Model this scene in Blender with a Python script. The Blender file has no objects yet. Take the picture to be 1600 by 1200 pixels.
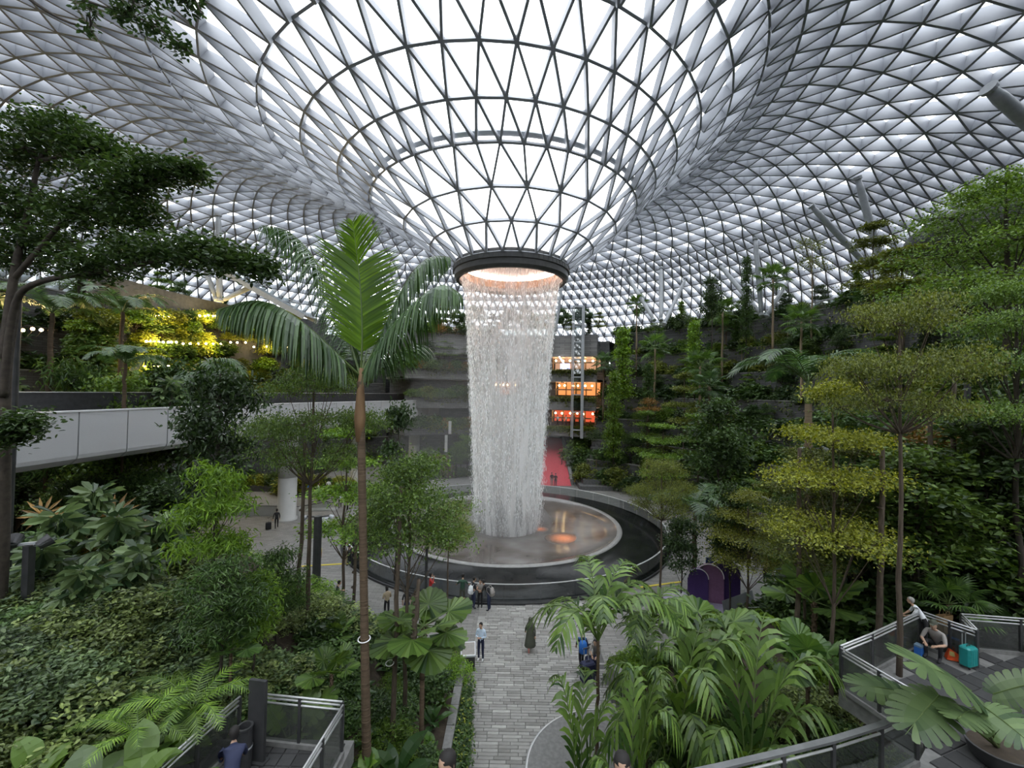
import bpy, math, random
import numpy as np
from mathutils import Matrix, Vector

# ---------------------------------------------------------------- camera
SC = bpy.context.scene
COL = SC.collection
FPX = 660.0
CAMZ = 12.4
PITCH, ROLL = math.radians(1.2), math.radians(1.0)
cam_data = bpy.data.cameras.new('camera')
cam_data.sensor_width = 36.0
cam_data.lens = 36.0 * FPX / 1600.0
cam_data.clip_end = 600
cam = bpy.data.objects.new('camera', cam_data)
COL.objects.link(cam)
CM = (Matrix.Translation((0, 0, CAMZ)) @ Matrix.Rotation(math.pi / 2 + PITCH, 4, 'X')
      @ Matrix.Rotation(ROLL, 4, 'Z'))
cam.matrix_world = CM
SC.camera = cam

# ---------------------------------------------------------------- sky and exposure
world = bpy.data.worlds.new('overcast_sky')
SC.world = world
world.use_nodes = True
wn = world.node_tree.nodes
wl = world.node_tree.links
for n in list(wn):
    wn.remove(n)
w_out = wn.new('ShaderNodeOutputWorld')
w_bg = wn.new('ShaderNodeBackground')
w_tc = wn.new('ShaderNodeTexCoord')
w_nz = wn.new('ShaderNodeTexNoise')
w_nz.inputs['Scale'].default_value = 1.6
w_nz.inputs['Detail'].default_value = 3
w_rp = wn.new('ShaderNodeValToRGB')
w_rp.color_ramp.elements[0].position = .3
w_rp.color_ramp.elements[0].color = (.90, .945, 1.0, 1)
w_rp.color_ramp.elements[1].position = .7
w_rp.color_ramp.elements[1].color = (1.0, 1.0, 1.0, 1)
wl.new(w_tc.outputs['Generated'], w_nz.inputs['Vector'])
wl.new(w_nz.outputs['Fac'], w_rp.inputs['Fac'])
wl.new(w_rp.outputs['Color'], w_bg.inputs['Color'])
w_bg.inputs['Strength'].default_value = 2.3
wl.new(w_bg.outputs['Background'], w_out.inputs['Surface'])

vs = SC.view_settings
vs.view_transform = 'Standard'
vs.look = 'None'
vs.exposure = 1.15
vs.gamma = 1.0
vs.use_curve_mapping = False
try:
    cy = SC.cycles
    cy.max_bounces = 7
    cy.diffuse_bounces = 4
    cy.glossy_bounces = 3
    cy.transmission_bounces = 4
    cy.transparent_max_bounces = 24
    cy.volume_bounces = 0
    cy.caustics_reflective = False
    cy.caustics_refractive = False
except Exception:
    pass

# ---------------------------------------------------------------- helpers
PI = math.pi
RNG = np.random.default_rng(7)
random.seed(7)
_R3 = np.array(CM.to_3x3())


def at(px, py, Y):
    """world point at distance Y (along +Y) that the photograph shows at pixel (px, py)"""
    v = _R3 @ np.array([(px - 800) / FPX, -(py - 600) / FPX, -1.0])
    v = v * (Y / v[1])
    return np.array([v[0], v[1], v[2] + CAMZ])


def col(px, Y, z):
    """the point at height z and distance Y in the photograph's pixel column px"""
    py = 600.0
    for _ in range(6):
        e = at(px, py, Y)[2] - z
        py += e * FPX / Y
    return at(px, py, Y)


def norm(v):
    v = np.asarray(v, float)
    n = np.linalg.norm(v, axis=-1, keepdims=True)
    return v / np.maximum(n, 1e-9)


class MB:
    """collects vertices and faces (numpy chunks) and links them as one mesh"""

    def __init__(self):
        self.v = []
        self.f = {}
        self.r = []
        self.n = 0

    def add(self, V, F, m=0, rnd=None):
        V = np.asarray(V, np.float32).reshape(-1, 3)
        F = np.asarray(F, np.int64)
        self.v.append(V)
        self.f.setdefault((F.shape[1], m), []).append(F + self.n)
        if rnd is None:
            rnd = np.full(len(V), .5)
        self.r.append(np.broadcast_to(np.asarray(rnd, np.float32), (len(V),)))
        self.n += len(V)
        return self

    def box(self, lo, hi, m=0):
        x0, y0, z0 = lo
        x1, y1, z1 = hi
        V = [(x0, y0, z0), (x1, y0, z0), (x1, y1, z0), (x0, y1, z0),
             (x0, y0, z1), (x1, y0, z1), (x1, y1, z1), (x0, y1, z1)]
        return self.add(V, BOXF, m)

    def beam(self, p, q, w, h, up=(0, 0, 1), m=0, drop=0.0):
        p = np.asarray(p, float)
        q = np.asarray(q, float)
        d = norm(q - p)
        up = np.asarray(up, float)
        s = np.cross(d, up)
        if np.linalg.norm(s) < 1e-4:
            s = np.cross(d, (1, 0, 0))
        s = norm(s) * w / 2
        u = norm(np.cross(s, d))
        a, b = u * (h / 2 - drop), u * (-h / 2 - drop)
        V = [p - s + b, p + s + b, p + s + a, p - s + a, q - s + b, q + s + b, q + s + a, q - s + a]
        F = [(0, 3, 2, 1), (4, 5, 6, 7), (0, 1, 5, 4), (1, 2, 6, 5), (2, 3, 7, 6), (3, 0, 4, 7)]
        return self.add(V, F, m)

    def tube(self, pts, rad, n=8, m=0, caps=True, rnd=None):
        pts = np.asarray(pts, float)
        k = len(pts)
        rad = np.broadcast_to(np.asarray(rad, float), (k,))
        t = np.gradient(pts, axis=0)
        t = norm(t)
        ref = np.array([0, 0, 1.]) if abs(t[0][2]) < .9 else np.array([1., 0, 0])
        V = np.zeros((k, n, 3))
        s = norm(np.cross(t[0], ref))
        a = np.arange(n) * 2 * PI / n
        for i in range(k):
            s = s - t[i] * np.dot(s, t[i])
            s = norm(s)
            b = np.cross(t[i], s)
            V[i] = pts[i] + rad[i] * (np.cos(a)[:, None] * s + np.sin(a)[:, None] * b)
        F = []
        i = np.arange(k - 1)[:, None] * n
        j = np.arange(n)[None]
        j2 = (j + 1) % n
        F = np.stack([i + j, i + j2, i + n + j2, i + n + j], -1).reshape(-1, 4)
        self.add(V.reshape(-1, 3), F, m, rnd)
        if caps:
            base = self.n - k * n
            for o, flip in ((0, True), ((k - 1) * n, False)):
                f = [base + o + q for q in range(n)]
                if flip:
                    f = f[::-1]
                self.f.setdefault((n, m), []).append(np.array([f]))
        return self

    def lathe(self, prof, n=64, c=(0, 0, 0), m=0, a0=0.0, a1=2 * PI, closed=None):
        prof = np.asarray(prof, float)
        full = abs((a1 - a0) - 2 * PI) < 1e-6
        k = n if full else n + 1
        a = a0 + np.arange(k) * (a1 - a0) / n
        V = np.zeros((len(prof), k, 3))
        V[..., 0] = c[0] + prof[:, None, 0] * np.cos(a)
        V[..., 1] = c[1] + prof[:, None, 0] * np.sin(a)
        V[..., 2] = c[2] + prof[:, None, 1]
        i = np.arange(len(prof) - 1)[:, None] * k
        j = np.arange(n)[None]
        j2 = (j + 1) % k
        F = np.stack([i + j, i + j2, i + k + j2, i + k + j], -1).reshape(-1, 4)
        return self.add(V.reshape(-1, 3), F, m)

    def prism(self, poly, z0, z1, m=0):
        poly = np.asarray(poly, float)
        n = len(poly)
        V = np.zeros((2 * n, 3))
        V[:n, :2] = poly
        V[n:, :2] = poly
        V[:n, 2] = z0
        V[n:, 2] = z1
        j = np.arange(n)
        j2 = (j + 1) % n
        base = self.n
        self.add(V, np.stack([j, j2, n + j2, n + j], -1), m)
        self.f.setdefault((n, m), []).append(np.array([[base + q for q in range(n)][::-1]]))
        self.f.setdefault((n, m), []).append(np.array([[base + n + q for q in range(n)]]))
        return self

    def mesh(self, name, smooth=False):
        me = bpy.data.meshes.new(name)
        V = np.concatenate(self.v) if self.v else np.zeros((0, 3), np.float32)
        me.vertices.add(len(V))
        me.vertices.foreach_set('co', V.astype(np.float32).ravel())
        idx, start, mi = [], [], []
        o = 0
        for (k, m), L in self.f.items():
            A = np.concatenate(L)
            idx.append(A.ravel())
            start.append(o + np.arange(len(A)) * k)
            mi.append(np.full(len(A), m))
            o += A.size
        idx = np.concatenate(idx)
        start = np.concatenate(start)
        mi = np.concatenate(mi)
        me.loops.add(len(idx))
        me.loops.foreach_set('vertex_index', idx.astype(np.int32))
        me.polygons.add(len(start))
        me.polygons.foreach_set('loop_start', start.astype(np.int32))
        me.polygons.foreach_set('material_index', mi.astype(np.int32))
        me.polygons.foreach_set('use_smooth', np.full(len(start), bool(smooth)))
        at_ = me.attributes.new('rnd', 'FLOAT', 'POINT')
        at_.data.foreach_set('value', np.concatenate(self.r).astype(np.float32))
        me.update(calc_edges=True)
        return me

    def build(self, name, mats, parent=None, smooth=False, kind=None, loc=None):
        me = self.mesh(name, smooth)
        return obj(name, me, mats, parent, kind, loc)


BOXF = [(0, 3, 2, 1), (4, 5, 6, 7), (0, 1, 5, 4), (1, 2, 6, 5), (2, 3, 7, 6), (3, 0, 4, 7)]


def obj(name, me, mats=None, parent=None, kind=None, loc=None):
    if mats is not None and not me.materials:
        for m in (mats if isinstance(mats, (list, tuple)) else [mats]):
            me.materials.append(M[m] if isinstance(m, str) else m)
    o = bpy.data.objects.new(name, me)
    COL.objects.link(o)
    if parent is not None:
        o.parent = parent
    if kind:
        o['kind'] = kind
    if loc is not None:
        o.location = loc
    return o


def tag(o, label, cat=None, group=None, kind=None):
    o['label'] = label
    if cat:
        o['category'] = cat
    if group:
        o['group'] = group
    if kind:
        o['kind'] = kind
    return o


def thing(name, label, cat, loc=(0, 0, 0), rz=0.0, group=None, scale=1.0, kind=None):
    o = bpy.data.objects.new(name, None)
    o.empty_display_size = .1
    COL.objects.link(o)
    o.location = loc
    o.rotation_euler = (0, 0, rz)
    o.scale = (scale,) * 3 if np.isscalar(scale) else scale
    return tag(o, label, cat, group, kind)


# ---------------------------------------------------------------- materials
M = {}


def mat(name, c0, c1=None, rough=.6, metal=0.0, scale=4.0, bump=0.0, detail=4, emis=None, estr=0.0,
        stretch=None, spec=.5, coat=0.0):
    m = bpy.data.materials.new(name)
    m.use_nodes = True
    nt = m.node_tree
    b = nt.nodes['Principled BSDF']
    b.inputs['Roughness'].default_value = rough
    b.inputs['Metallic'].default_value = metal
    b.inputs['Specular IOR Level'].default_value = spec
    b.inputs['Coat Weight'].default_value = coat
    if c1 is None:
        c1 = tuple(min(1, x * 1.12) for x in c0)
    tc = nt.nodes.new('ShaderNodeTexCoord')
    nz = nt.nodes.new('ShaderNodeTexNoise')
    nz.inputs['Scale'].default_value = scale
    nz.inputs['Detail'].default_value = detail
    src = tc.outputs['Object']
    if stretch:
        mp = nt.nodes.new('ShaderNodeMapping')
        mp.inputs['Scale'].default_value = stretch
        nt.links.new(src, mp.inputs['Vector'])
        src = mp.outputs['Vector']
    nt.links.new(src, nz.inputs['Vector'])
    rp = nt.nodes.new('ShaderNodeValToRGB')
    rp.color_ramp.elements[0].position = .32
    rp.color_ramp.elements[1].position = .68
    rp.color_ramp.elements[0].color = (*c0, 1)
    rp.color_ramp.elements[1].color = (*c1, 1)
    nt.links.new(nz.outputs['Fac'], rp.inputs['Fac'])
    nt.links.new(rp.outputs['Color'], b.inputs['Base Color'])
    if bump:
        bp = nt.nodes.new('ShaderNodeBump')
        bp.inputs['Strength'].default_value = bump
        bp.inputs['Distance'].default_value = .05
        nt.links.new(nz.outputs['Fac'], bp.inputs['Height'])
        nt.links.new(bp.outputs['Normal'], b.inputs['Normal'])
    if emis:
        b.inputs['Emission Color'].default_value = (*emis, 1)
        b.inputs['Emission Strength'].default_value = estr
    M[name] = m
    return m


def leaf(name, c0, c1, rough=.42, trans=.25, spec=.55, var=.35):
    """leaf surface: colour varies from leaf to leaf (rnd attribute) and from plant to plant"""
    if 'leaf' in name:
        c0 = (c0[0] * .90, c0[1] * .82, c0[2] * .68)
        c1 = (c1[0] * 1.50, c1[1] * 1.40, c1[2] * 1.12)
    m = bpy.data.materials.new(name)
    m.use_nodes = True
    nt = m.node_tree
    b = nt.nodes['Principled BSDF']
    out = nt.nodes['Material Output']
    b.inputs['Roughness'].default_value = rough
    b.inputs['Specular IOR Level'].default_value = spec
    a = nt.nodes.new('ShaderNodeAttribute')
    a.attribute_name = 'rnd'
    rp = nt.nodes.new('ShaderNodeValToRGB')
    rp.color_ramp.elements[0].position = .15
    rp.color_ramp.elements[1].position = .9
    rp.color_ramp.elements[0].color = (*c0, 1)
    rp.color_ramp.elements[1].color = (*c1, 1)
    nt.links.new(a.outputs['Fac'], rp.inputs['Fac'])
    oi = nt.nodes.new('ShaderNodeObjectInfo')
    mr = nt.nodes.new('ShaderNodeMapRange')
    mr.inputs['To Min'].default_value = 1 - var
    mr.inputs['To Max'].default_value = 1 + var
    nt.links.new(oi.outputs['Random'], mr.inputs['Value'])
    hs = nt.nodes.new('ShaderNodeHueSaturation')
    nt.links.new(rp.outputs['Color'], hs.inputs['Color'])
    nt.links.new(mr.outputs['Result'], hs.inputs['Value'])
    nt.links.new(hs.outputs['Color'], b.inputs['Base Color'])
    if trans:
        tr = nt.nodes.new('ShaderNodeBsdfTranslucent')
        h2 = nt.nodes.new('ShaderNodeHueSaturation')
        h2.inputs['Hue'].default_value = .485
        h2.inputs['Saturation'].default_value = 1.15
        h2.inputs['Value'].default_value = 1.7
        nt.links.new(hs.outputs['Color'], h2.inputs['Color'])
        nt.links.new(h2.outputs['Color'], tr.inputs['Color'])
        mx = nt.nodes.new('ShaderNodeMixShader')
        mx.inputs['Fac'].default_value = trans
        nt.links.new(b.outputs['BSDF'], mx.inputs[1])
        nt.links.new(tr.outputs['BSDF'], mx.inputs[2])
        nt.links.new(mx.outputs['Shader'], out.inputs['Surface'])
    M[name] = m
    return m


def glass(name, tint=(1, 1, 1), gloss=.08, rough=.02, dirt=0.0, dirtcol=(.5, .5, .5)):
    m = bpy.data.materials.new(name)
    m.use_nodes = True
    nt = m.node_tree
    for n in list(nt.nodes):
        nt.nodes.remove(n)
    out = nt.nodes.new('ShaderNodeOutputMaterial')
    tr = nt.nodes.new('ShaderNodeBsdfTransparent')
    tr.inputs['Color'].default_value = (*tint, 1)
    gl = nt.nodes.new('ShaderNodeBsdfGlossy')
    gl.inputs['Roughness'].default_value = rough
    lw = nt.nodes.new('ShaderNodeLayerWeight')
    lw.inputs['Blend'].default_value = .25
    mul = nt.nodes.new('ShaderNodeMath')
    mul.operation = 'MULTIPLY_ADD'
    mul.inputs[1].default_value = gloss * 4
    mul.inputs[2].default_value = gloss
    nt.links.new(lw.outputs['Fresnel'], mul.inputs[0])
    mx = nt.nodes.new('ShaderNodeMixShader')
    nt.links.new(mul.outputs[0], mx.inputs['Fac'])
    nt.links.new(tr.outputs[0], mx.inputs[1])
    nt.links.new(gl.outputs[0], mx.inputs[2])
    last = mx.outputs[0]
    if dirt:
        df = nt.nodes.new('ShaderNodeBsdfDiffuse')
        df.inputs['Color'].default_value = (*dirtcol, 1)
        m2 = nt.nodes.new('ShaderNodeMixShader')
        m2.inputs['Fac'].default_value = dirt
        nt.links.new(last, m2.inputs[1])
        nt.links.new(df.outputs[0], m2.inputs[2])
        last = m2.outputs[0]
    nt.links.new(last, out.inputs['Surface'])
    M[name] = m
    return m


def emit(name, col, s):
    m = bpy.data.materials.new(name)
    m.use_nodes = True
    b = m.node_tree.nodes['Principled BSDF']
    b.inputs['Base Color'].default_value = (*col, 1)
    b.inputs['Emission Color'].default_value = (*col, 1)
    b.inputs['Emission Strength'].default_value = s
    M[name] = m
    return m


def masonry(name, c0, c1, mortar, bw=.6, bh=.2, bump=.6, rough=.85, axis='Z', squash=1.0):
    """stone cladding seen from afar: courses as colour and fine relief"""
    m = bpy.data.materials.new(name)
    m.use_nodes = True
    nt = m.node_tree
    b = nt.nodes['Principled BSDF']
    b.inputs['Roughness'].default_value = rough
    tc = nt.nodes.new('ShaderNodeTexCoord')
    sp = nt.nodes.new('ShaderNodeSeparateXYZ')
    nt.links.new(tc.outputs['Object'], sp.inputs[0])
    cb = nt.nodes.new('ShaderNodeCombineXYZ')
    if axis == 'Z':
        ad = nt.nodes.new('ShaderNodeMath')
        ad.operation = 'ADD'
        nt.links.new(sp.outputs['X'], ad.inputs[0])
        nt.links.new(sp.outputs['Y'], ad.inputs[1])
        nt.links.new(ad.outputs[0], cb.inputs['X'])
        nt.links.new(sp.outputs['Z'], cb.inputs['Y'])
    else:
        nt.links.new(sp.outputs['X'], cb.inputs['X'])
        nt.links.new(sp.outputs['Y'], cb.inputs['Y'])
    br = nt.nodes.new('ShaderNodeTexBrick')
    br.inputs['Color1'].default_value = (*c0, 1)
    br.inputs['Color2'].default_value = (*c1, 1)
    br.inputs['Mortar'].default_value = (*mortar, 1)
    br.inputs['Scale'].default_value = 1.0
    br.inputs['Brick Width'].default_value = bw
    br.inputs['Row Height'].default_value = bh
    br.inputs['Mortar Size'].default_value = min(bw, bh) * .06
    nt.links.new(cb.outputs[0], br.inputs['Vector'])
    nt.links.new(br.outputs['Color'], b.inputs['Base Color'])
    bp = nt.nodes.new('ShaderNodeBump')
    bp.inputs['Strength'].default_value = bump
    bp.inputs['Distance'].default_value = .03
    bp.invert = True
    nt.links.new(br.outputs['Fac'], bp.inputs['Height'])
    nt.links.new(bp.outputs['Normal'], b.inputs['Normal'])
    M[name] = m
    return m


def seen(pts):
    """which points the photograph's frame holds, and how near they are"""
    Mi = np.array(CM.inverted())
    p = np.asarray(pts, float).reshape(-1, 3) @ Mi[:3, :3].T + Mi[:3, 3]
    d = np.maximum(-p[:, 2], 1e-3)
    x = 800 + FPX * p[:, 0] / d
    y = 600 - FPX * p[:, 1] / d
    return x, y, np.where(p[:, 2] < -.5, d, -1)
# ---------------------------------------------------------------- surfaces of the place
mat('roof_paint', (.29, .305, .335), (.34, .355, .385), rough=.45, scale=.6)
mat('ring_dark', (.045, .045, .043), (.06, .06, .058), rough=.45, scale=3)
mat('oculus_cream', (.74, .66, .60), (.82, .74, .68), rough=.6)
mat('oculus_copper', (.55, .33, .20), (.68, .46, .30), rough=.45, metal=.3, scale=2, stretch=(1, 1, 6))
glass('roof_glass', (.95, .975, 1.0), gloss=.10)
glass('clear_glass', (.80, .84, .83), gloss=.10)
glass('mesh_glass', (.62, .64, .62), gloss=.06, dirt=.12, dirtcol=(.25, .26, .25))
glass('pond_glass', (.66, .70, .70), gloss=.09, dirt=.08, dirtcol=(.06, .065, .065))
mat('stone_dark', (.055, .056, .058), (.09, .09, .092), rough=.8, scale=3, bump=.3)
mat('black_basin', (.008, .009, .009), (.020, .021, .020), rough=.16, scale=1.2, detail=8, spec=.22)
mat('basin_rim', (.25, .245, .235), (.32, .315, .30), rough=.3)
mat('bowl', (.075, .058, .046), (.27, .255, .24), rough=.12, scale=.22, detail=3, spec=.7)
mat('steel', (.52, .53, .53), (.60, .61, .61), rough=.42, metal=.55)
mat('rail_grey', (.11, .115, .115), (.15, .155, .155), rough=.5)
mat('steel_paint', (.36, .38, .40), (.42, .44, .46), rough=.45)
mat('dark_metal', (.03, .031, .033), (.05, .05, .052), rough=.45)
mat('bridge_panel', (.46, .47, .48), (.50, .51, .52), rough=.5, scale=40, detail=2)
mat('bridge_dark', (.03, .031, .034), (.05, .052, .055), rough=.5)
mat('bridge_edge', (.62, .63, .64), rough=.35)
mat('concrete', (.34, .335, .325), (.42, .415, .40), rough=.75, scale=1.5)
mat('column_paint', (.46, .46, .44), (.52, .52, .50), rough=.6, scale=1)
mat('soil', (.035, .026, .018), (.06, .045, .03), rough=.95, scale=5, bump=.5)
mat('granite', (.16, .158, .152), (.22, .217, .21), rough=.7, scale=8)
mat('grout', (.085, .083, .08), (.11, .108, .104), rough=.9)
mat('stair_stone', (.10, .10, .10), (.15, .15, .15), rough=.7, scale=5)
mat('carpet_red', (.52, .055, .075), (.62, .08, .10), rough=.9, scale=6)
mat('timber_warm', (.30, .17, .08), (.42, .26, .14), rough=.6, scale=2, stretch=(6, 6, 1))
masonry('plaza_pavers', (.18, .174, .162), (.26, .252, .236), (.10, .097, .09), .62, .15, axis='XY', bump=.4)
masonry('deck_pavers', (.085, .086, .088), (.12, .12, .122), (.035, .035, .035), .3, .3, axis='XY', bump=.4)
masonry('wall_stone', (.075, .076, .078), (.125, .126, .128), (.035, .035, .035), .9, .22)
masonry('wall_stone_pale', (.15, .15, .15), (.22, .22, .215), (.07, .07, .07), 1.1, .3)
emit('lamp_pink', (1.0, .83, .78), 9.0)
emit('lamp_warm', (1.0, .70, .32), 14.0)
emit('lamp_white', (1.0, .95, .88), 8.0)
emit('shop_glow', (.8, .30, .10), .42)  # interior light of the far shops, put into glowing surfaces
emit('shop_red_glow', (.7, .11, .05), .36)
emit('shop_cream_glow', (.62, .40, .27), .22)
mo = mat('lamp_orange', (.13, .105, .085), (.2, .17, .15), rough=.34, emis=(1.0, .26, .06), estr=1.0)
_nt = mo.node_tree
_tc, _vl, _mr = _nt.nodes.new('ShaderNodeTexCoord'), _nt.nodes.new('ShaderNodeVectorMath'), _nt.nodes.new('ShaderNodeMapRange')
_vl.operation = 'LENGTH'
_mr.interpolation_type = 'SMOOTHSTEP'
_mr.inputs['From Min'].default_value = 1.55      # blurred lamp glow painted into the disc: bright in the middle, fading outwards
_mr.inputs['From Max'].default_value = .0
_mr.inputs['To Max'].default_value = .30
_nt.links.new(_tc.outputs['Object'], _vl.inputs[0])
_nt.links.new(_vl.outputs['Value'], _mr.inputs['Value'])
_nt.links.new(_mr.outputs['Result'], _nt.nodes['Principled BSDF'].inputs['Emission Strength'])
emit('red_reflection', (1.0, .25, .16), 1.2)
emit('screen_blue', (.35, .42, .9), 1.6)

PX, PY = -.25, 39.0          # axis of the waterfall
PC = (PX, PY, 0.0)


def pol(r, deg, z=0.0):
    a = math.radians(deg)
    return np.array([PX + r * math.cos(a), PY + r * math.sin(a), z])


# ---------------------------------------------------------------- glazed roof
PROF = [(5.15, 24.0, 24), (7.3, 25.6, 24), (9.45, 27.1, 24), (11.6, 28.75, 48), (13.4, 30.3, 48), (15.45, 31.85, 48),
        (17.6, 33.4, 48), (20.0, 34.9, 48), (22.6, 36.2, 96), (25.2, 37.05, 96), (27.8, 37.6, 96), (30.4, 37.85, 96),
        (33.0, 37.85, 96), (35.6, 37.65, 96), (38.2, 37.2, 96), (40.8, 36.55, 96), (43.2, 35.7, 192), (45.4, 34.65, 192),
        (47.6, 33.5, 192), (49.8, 32.15, 192), (51.9, 30.65, 192), (53.9, 29.0, 192), (55.8, 27.2, 192),
        (57.6, 25.3, 192), (59.3, 23.3, 192), (60.9, 21.2, 192), (62.2, 19.0, 192)]


def roof_cy(r):
    return -.12 * max(0.0, min(r, 22.0) - 8.8)


def roof_cx(r):
    return -.28 * max(0.0, min(r, 26.0) - 8.8)


nodes, offs = [], []
o_ = PI / 24
for i, (r, z, n) in enumerate(PROF):
    if i:
        if PROF[i - 1][2] == n:
            o_ = o_ + PI / n
    a = o_ + np.arange(n) * 2 * PI / n
    offs.append(o_)
    nodes.append(np.stack([PX + roof_cx(r) + r * np.cos(a), PY + roof_cy(r) + r * np.sin(a), np.full(n, z)], 1))


def prof_normal(i):
    j0, j1 = max(0, i - 1), min(len(PROF) - 1, i + 1)
    dr, dz = PROF[j1][0] - PROF[j0][0], PROF[j1][1] - PROF[j0][1]
    l = math.hypot(dr, dz)
    return -dz / l, dr / l


def node_up(i, j):
    a = offs[i] + j * 2 * PI / PROF[i][2]
    nr, nz_ = prof_normal(i)
    return np.array([nr * math.cos(a), nr * math.sin(a), nz_])


mem, tri = [], []
for i in range(len(PROF)):
    n = PROF[i][2]
    for j in range(n):
        mem.append(((i, j), (i, (j + 1) % n)))
    if i + 1 == len(PROF):
        break
    n2 = PROF[i + 1][2]
    if n2 == n:
        for j in range(n):
            mem.append(((i, j), (i + 1, j)))
            mem.append(((i, (j + 1) % n), (i + 1, j)))
            tri.append(((i, j), (i, (j + 1) % n), (i + 1, j)))
            tri.append(((i + 1, j), (i, (j + 1) % n), (i + 1, (j + 1) % n)))
    else:
        for j in range(n):
            c, p_, q_ = 2 * j, (2 * j - 1) % n2, (2 * j + 1) % n2
            for k in (p_, c, q_):
                mem.append(((i, j), (i + 1, k)))
            tri.append(((i, j), (i + 1, c), (i + 1, p_)))
            tri.append(((i, j), (i + 1, q_), (i + 1, c)))
            tri.append(((i, j), (i, (j + 1) % n), (i + 1, q_)))

roof = thing('ceiling', 'domed glass and steel lattice roof dipping to a central funnel', 'roof', (0, 0, 0))
roof['kind'] = 'structure'
pa = np.array([nodes[a[0]][a[1]] for a, b in mem])
pb = np.array([nodes[b[0]][b[1]] for a, b in mem])
xm, ym, dm = seen((pa + pb) / 2)
ln = np.linalg.norm(pa - pb, axis=1)
score = np.where((dm > 0) & (xm > -20) & (xm < 1620) & (ym > -60) & (ym < 560), ln / np.maximum(dm, 1), 0)
top = set(np.argsort(-score)[:300].tolist())
lat = MB()
for q, (a, b) in enumerate(mem):
    up = node_up(*a) + node_up(*b)
    r = PROF[max(a[0], b[0])][0]
    w, h = (.15, .34) if r < 11.7 else ((.16, .5) if r < 18 else ((.16, .85) if r < 24 else (.17, 1.12)))
    if q in top:
        MB().beam(pa[q], pb[q], w, h, up, drop=h / 2).build('roof_beam', 'roof_paint', roof)
    else:
        lat.beam(pa[q], pb[q], w, h, up, drop=h / 2)
lat.build('roof_lattice', 'roof_paint', roof, kind='stuff')
T3 = np.array([[nodes[i][j] for i, j in t] for t in tri])
U3 = np.array([[node_up(i, j) for i, j in t] for t in tri])
T3 = T3 + U3 * .05
xm, ym, dm = seen(T3.mean(1))
score = np.where((dm > 0) & (xm > -20) & (xm < 1620) & (ym > -60) & (ym < 560), 1 / np.maximum(dm, 1), 0)
top = set(np.argsort(-score)[:300].tolist())
gl = MB()
for q in range(len(tri)):
    c = T3[q].mean(0)
    V = c + (T3[q] - c) * .96
    if q in top:
        MB().add(V, [(0, 1, 2)]).build('glass_pane', 'roof_glass', roof)
    else:
        gl.add(V, [(0, 1, 2)])
gl.build('roof_glazing', 'roof_glass', roof, kind='stuff')
# the gutter that runs round the funnel where the lattice doubles
g = MB()
ar = np.linspace(0, 2 * PI, 97)
g.tube(np.stack([PX + roof_cx(11.6) + 12.0 * np.cos(ar), PY + 12.0 * np.sin(ar), np.full(97, 29.25)], 1), .2, 6, caps=False)
g.build('gutter', 'steel_paint', roof)

# ---------------------------------------------------------------- the ring at the foot of the funnel
ring = thing('oculus_ring', 'dark round ring at the foot of the glass funnel, lit pink inside', 'ring', (PX, PY, 22.6))
MB().lathe([(5.0, 1.55), (5.3, 1.5), (5.38, .75), (5.25, .7), (5.25, .25), (5.05, 0), (4.78, 0), (4.78, .3)], 96
           ).build('fascia', 'ring_dark', ring, smooth=False)
MB().lathe([(4.78, .3), (4.72, 1.75)], 96).build('inner_wall', 'oculus_cream', ring, smooth=True)
MB().lathe([(4.45, .55), (4.45, .95), (4.38, .95), (4.38, .55), (4.45, .55)], 96).build('copper_band', 'oculus_copper', ring, smooth=False)
MB().lathe([(4.60, .95), (4.60, 1.35), (4.53, 1.35), (4.53, .95), (4.60, .95)], 96).build('copper_band', 'oculus_copper', ring, smooth=False)
MB().lathe([(4.72, 1.75), (2.2, 2.0), (.02, 2.1)], 96).build('soffit', 'oculus_cream', ring, smooth=True)
MB().lathe([(1.05, 1.98), (.95, 1.9), (.8, 1.9), (.72, 1.99)], 48).build('drain_ring', 'oculus_copper', ring, smooth=True)
for k in range(8):
    a = k * PI / 4
    MB().beam((1.1 * math.cos(a), 1.1 * math.sin(a), 1.96), (2.1 * math.cos(a), 2.1 * math.sin(a), 1.9), .05, .05
              ).build('spoke', 'oculus_copper', ring)
MB().lathe([(4.70, 1.42), (4.62, 1.42), (4.62, 1.55), (4.70, 1.55)], 96).build('glow_strip', 'lamp_pink', ring)
seg = MB()
for k in range(72):
    a = 2 * PI * k / 72
    seg.beam((5.39 * math.cos(a), 5.39 * math.sin(a), .78), (5.31 * math.cos(a), 5.31 * math.sin(a), 1.48), .02, .02)
seg.build('joint_line', 'dark_metal', ring, kind='stuff')

# ---------------------------------------------------------------- ground
fl = MB().lathe([(0.01, 0), (70, 0)], 96, PC)
tag(fl.build('floor', 'plaza_pavers'), 'grey stone paved plaza around the round pond', 'floor', kind='structure')
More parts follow.
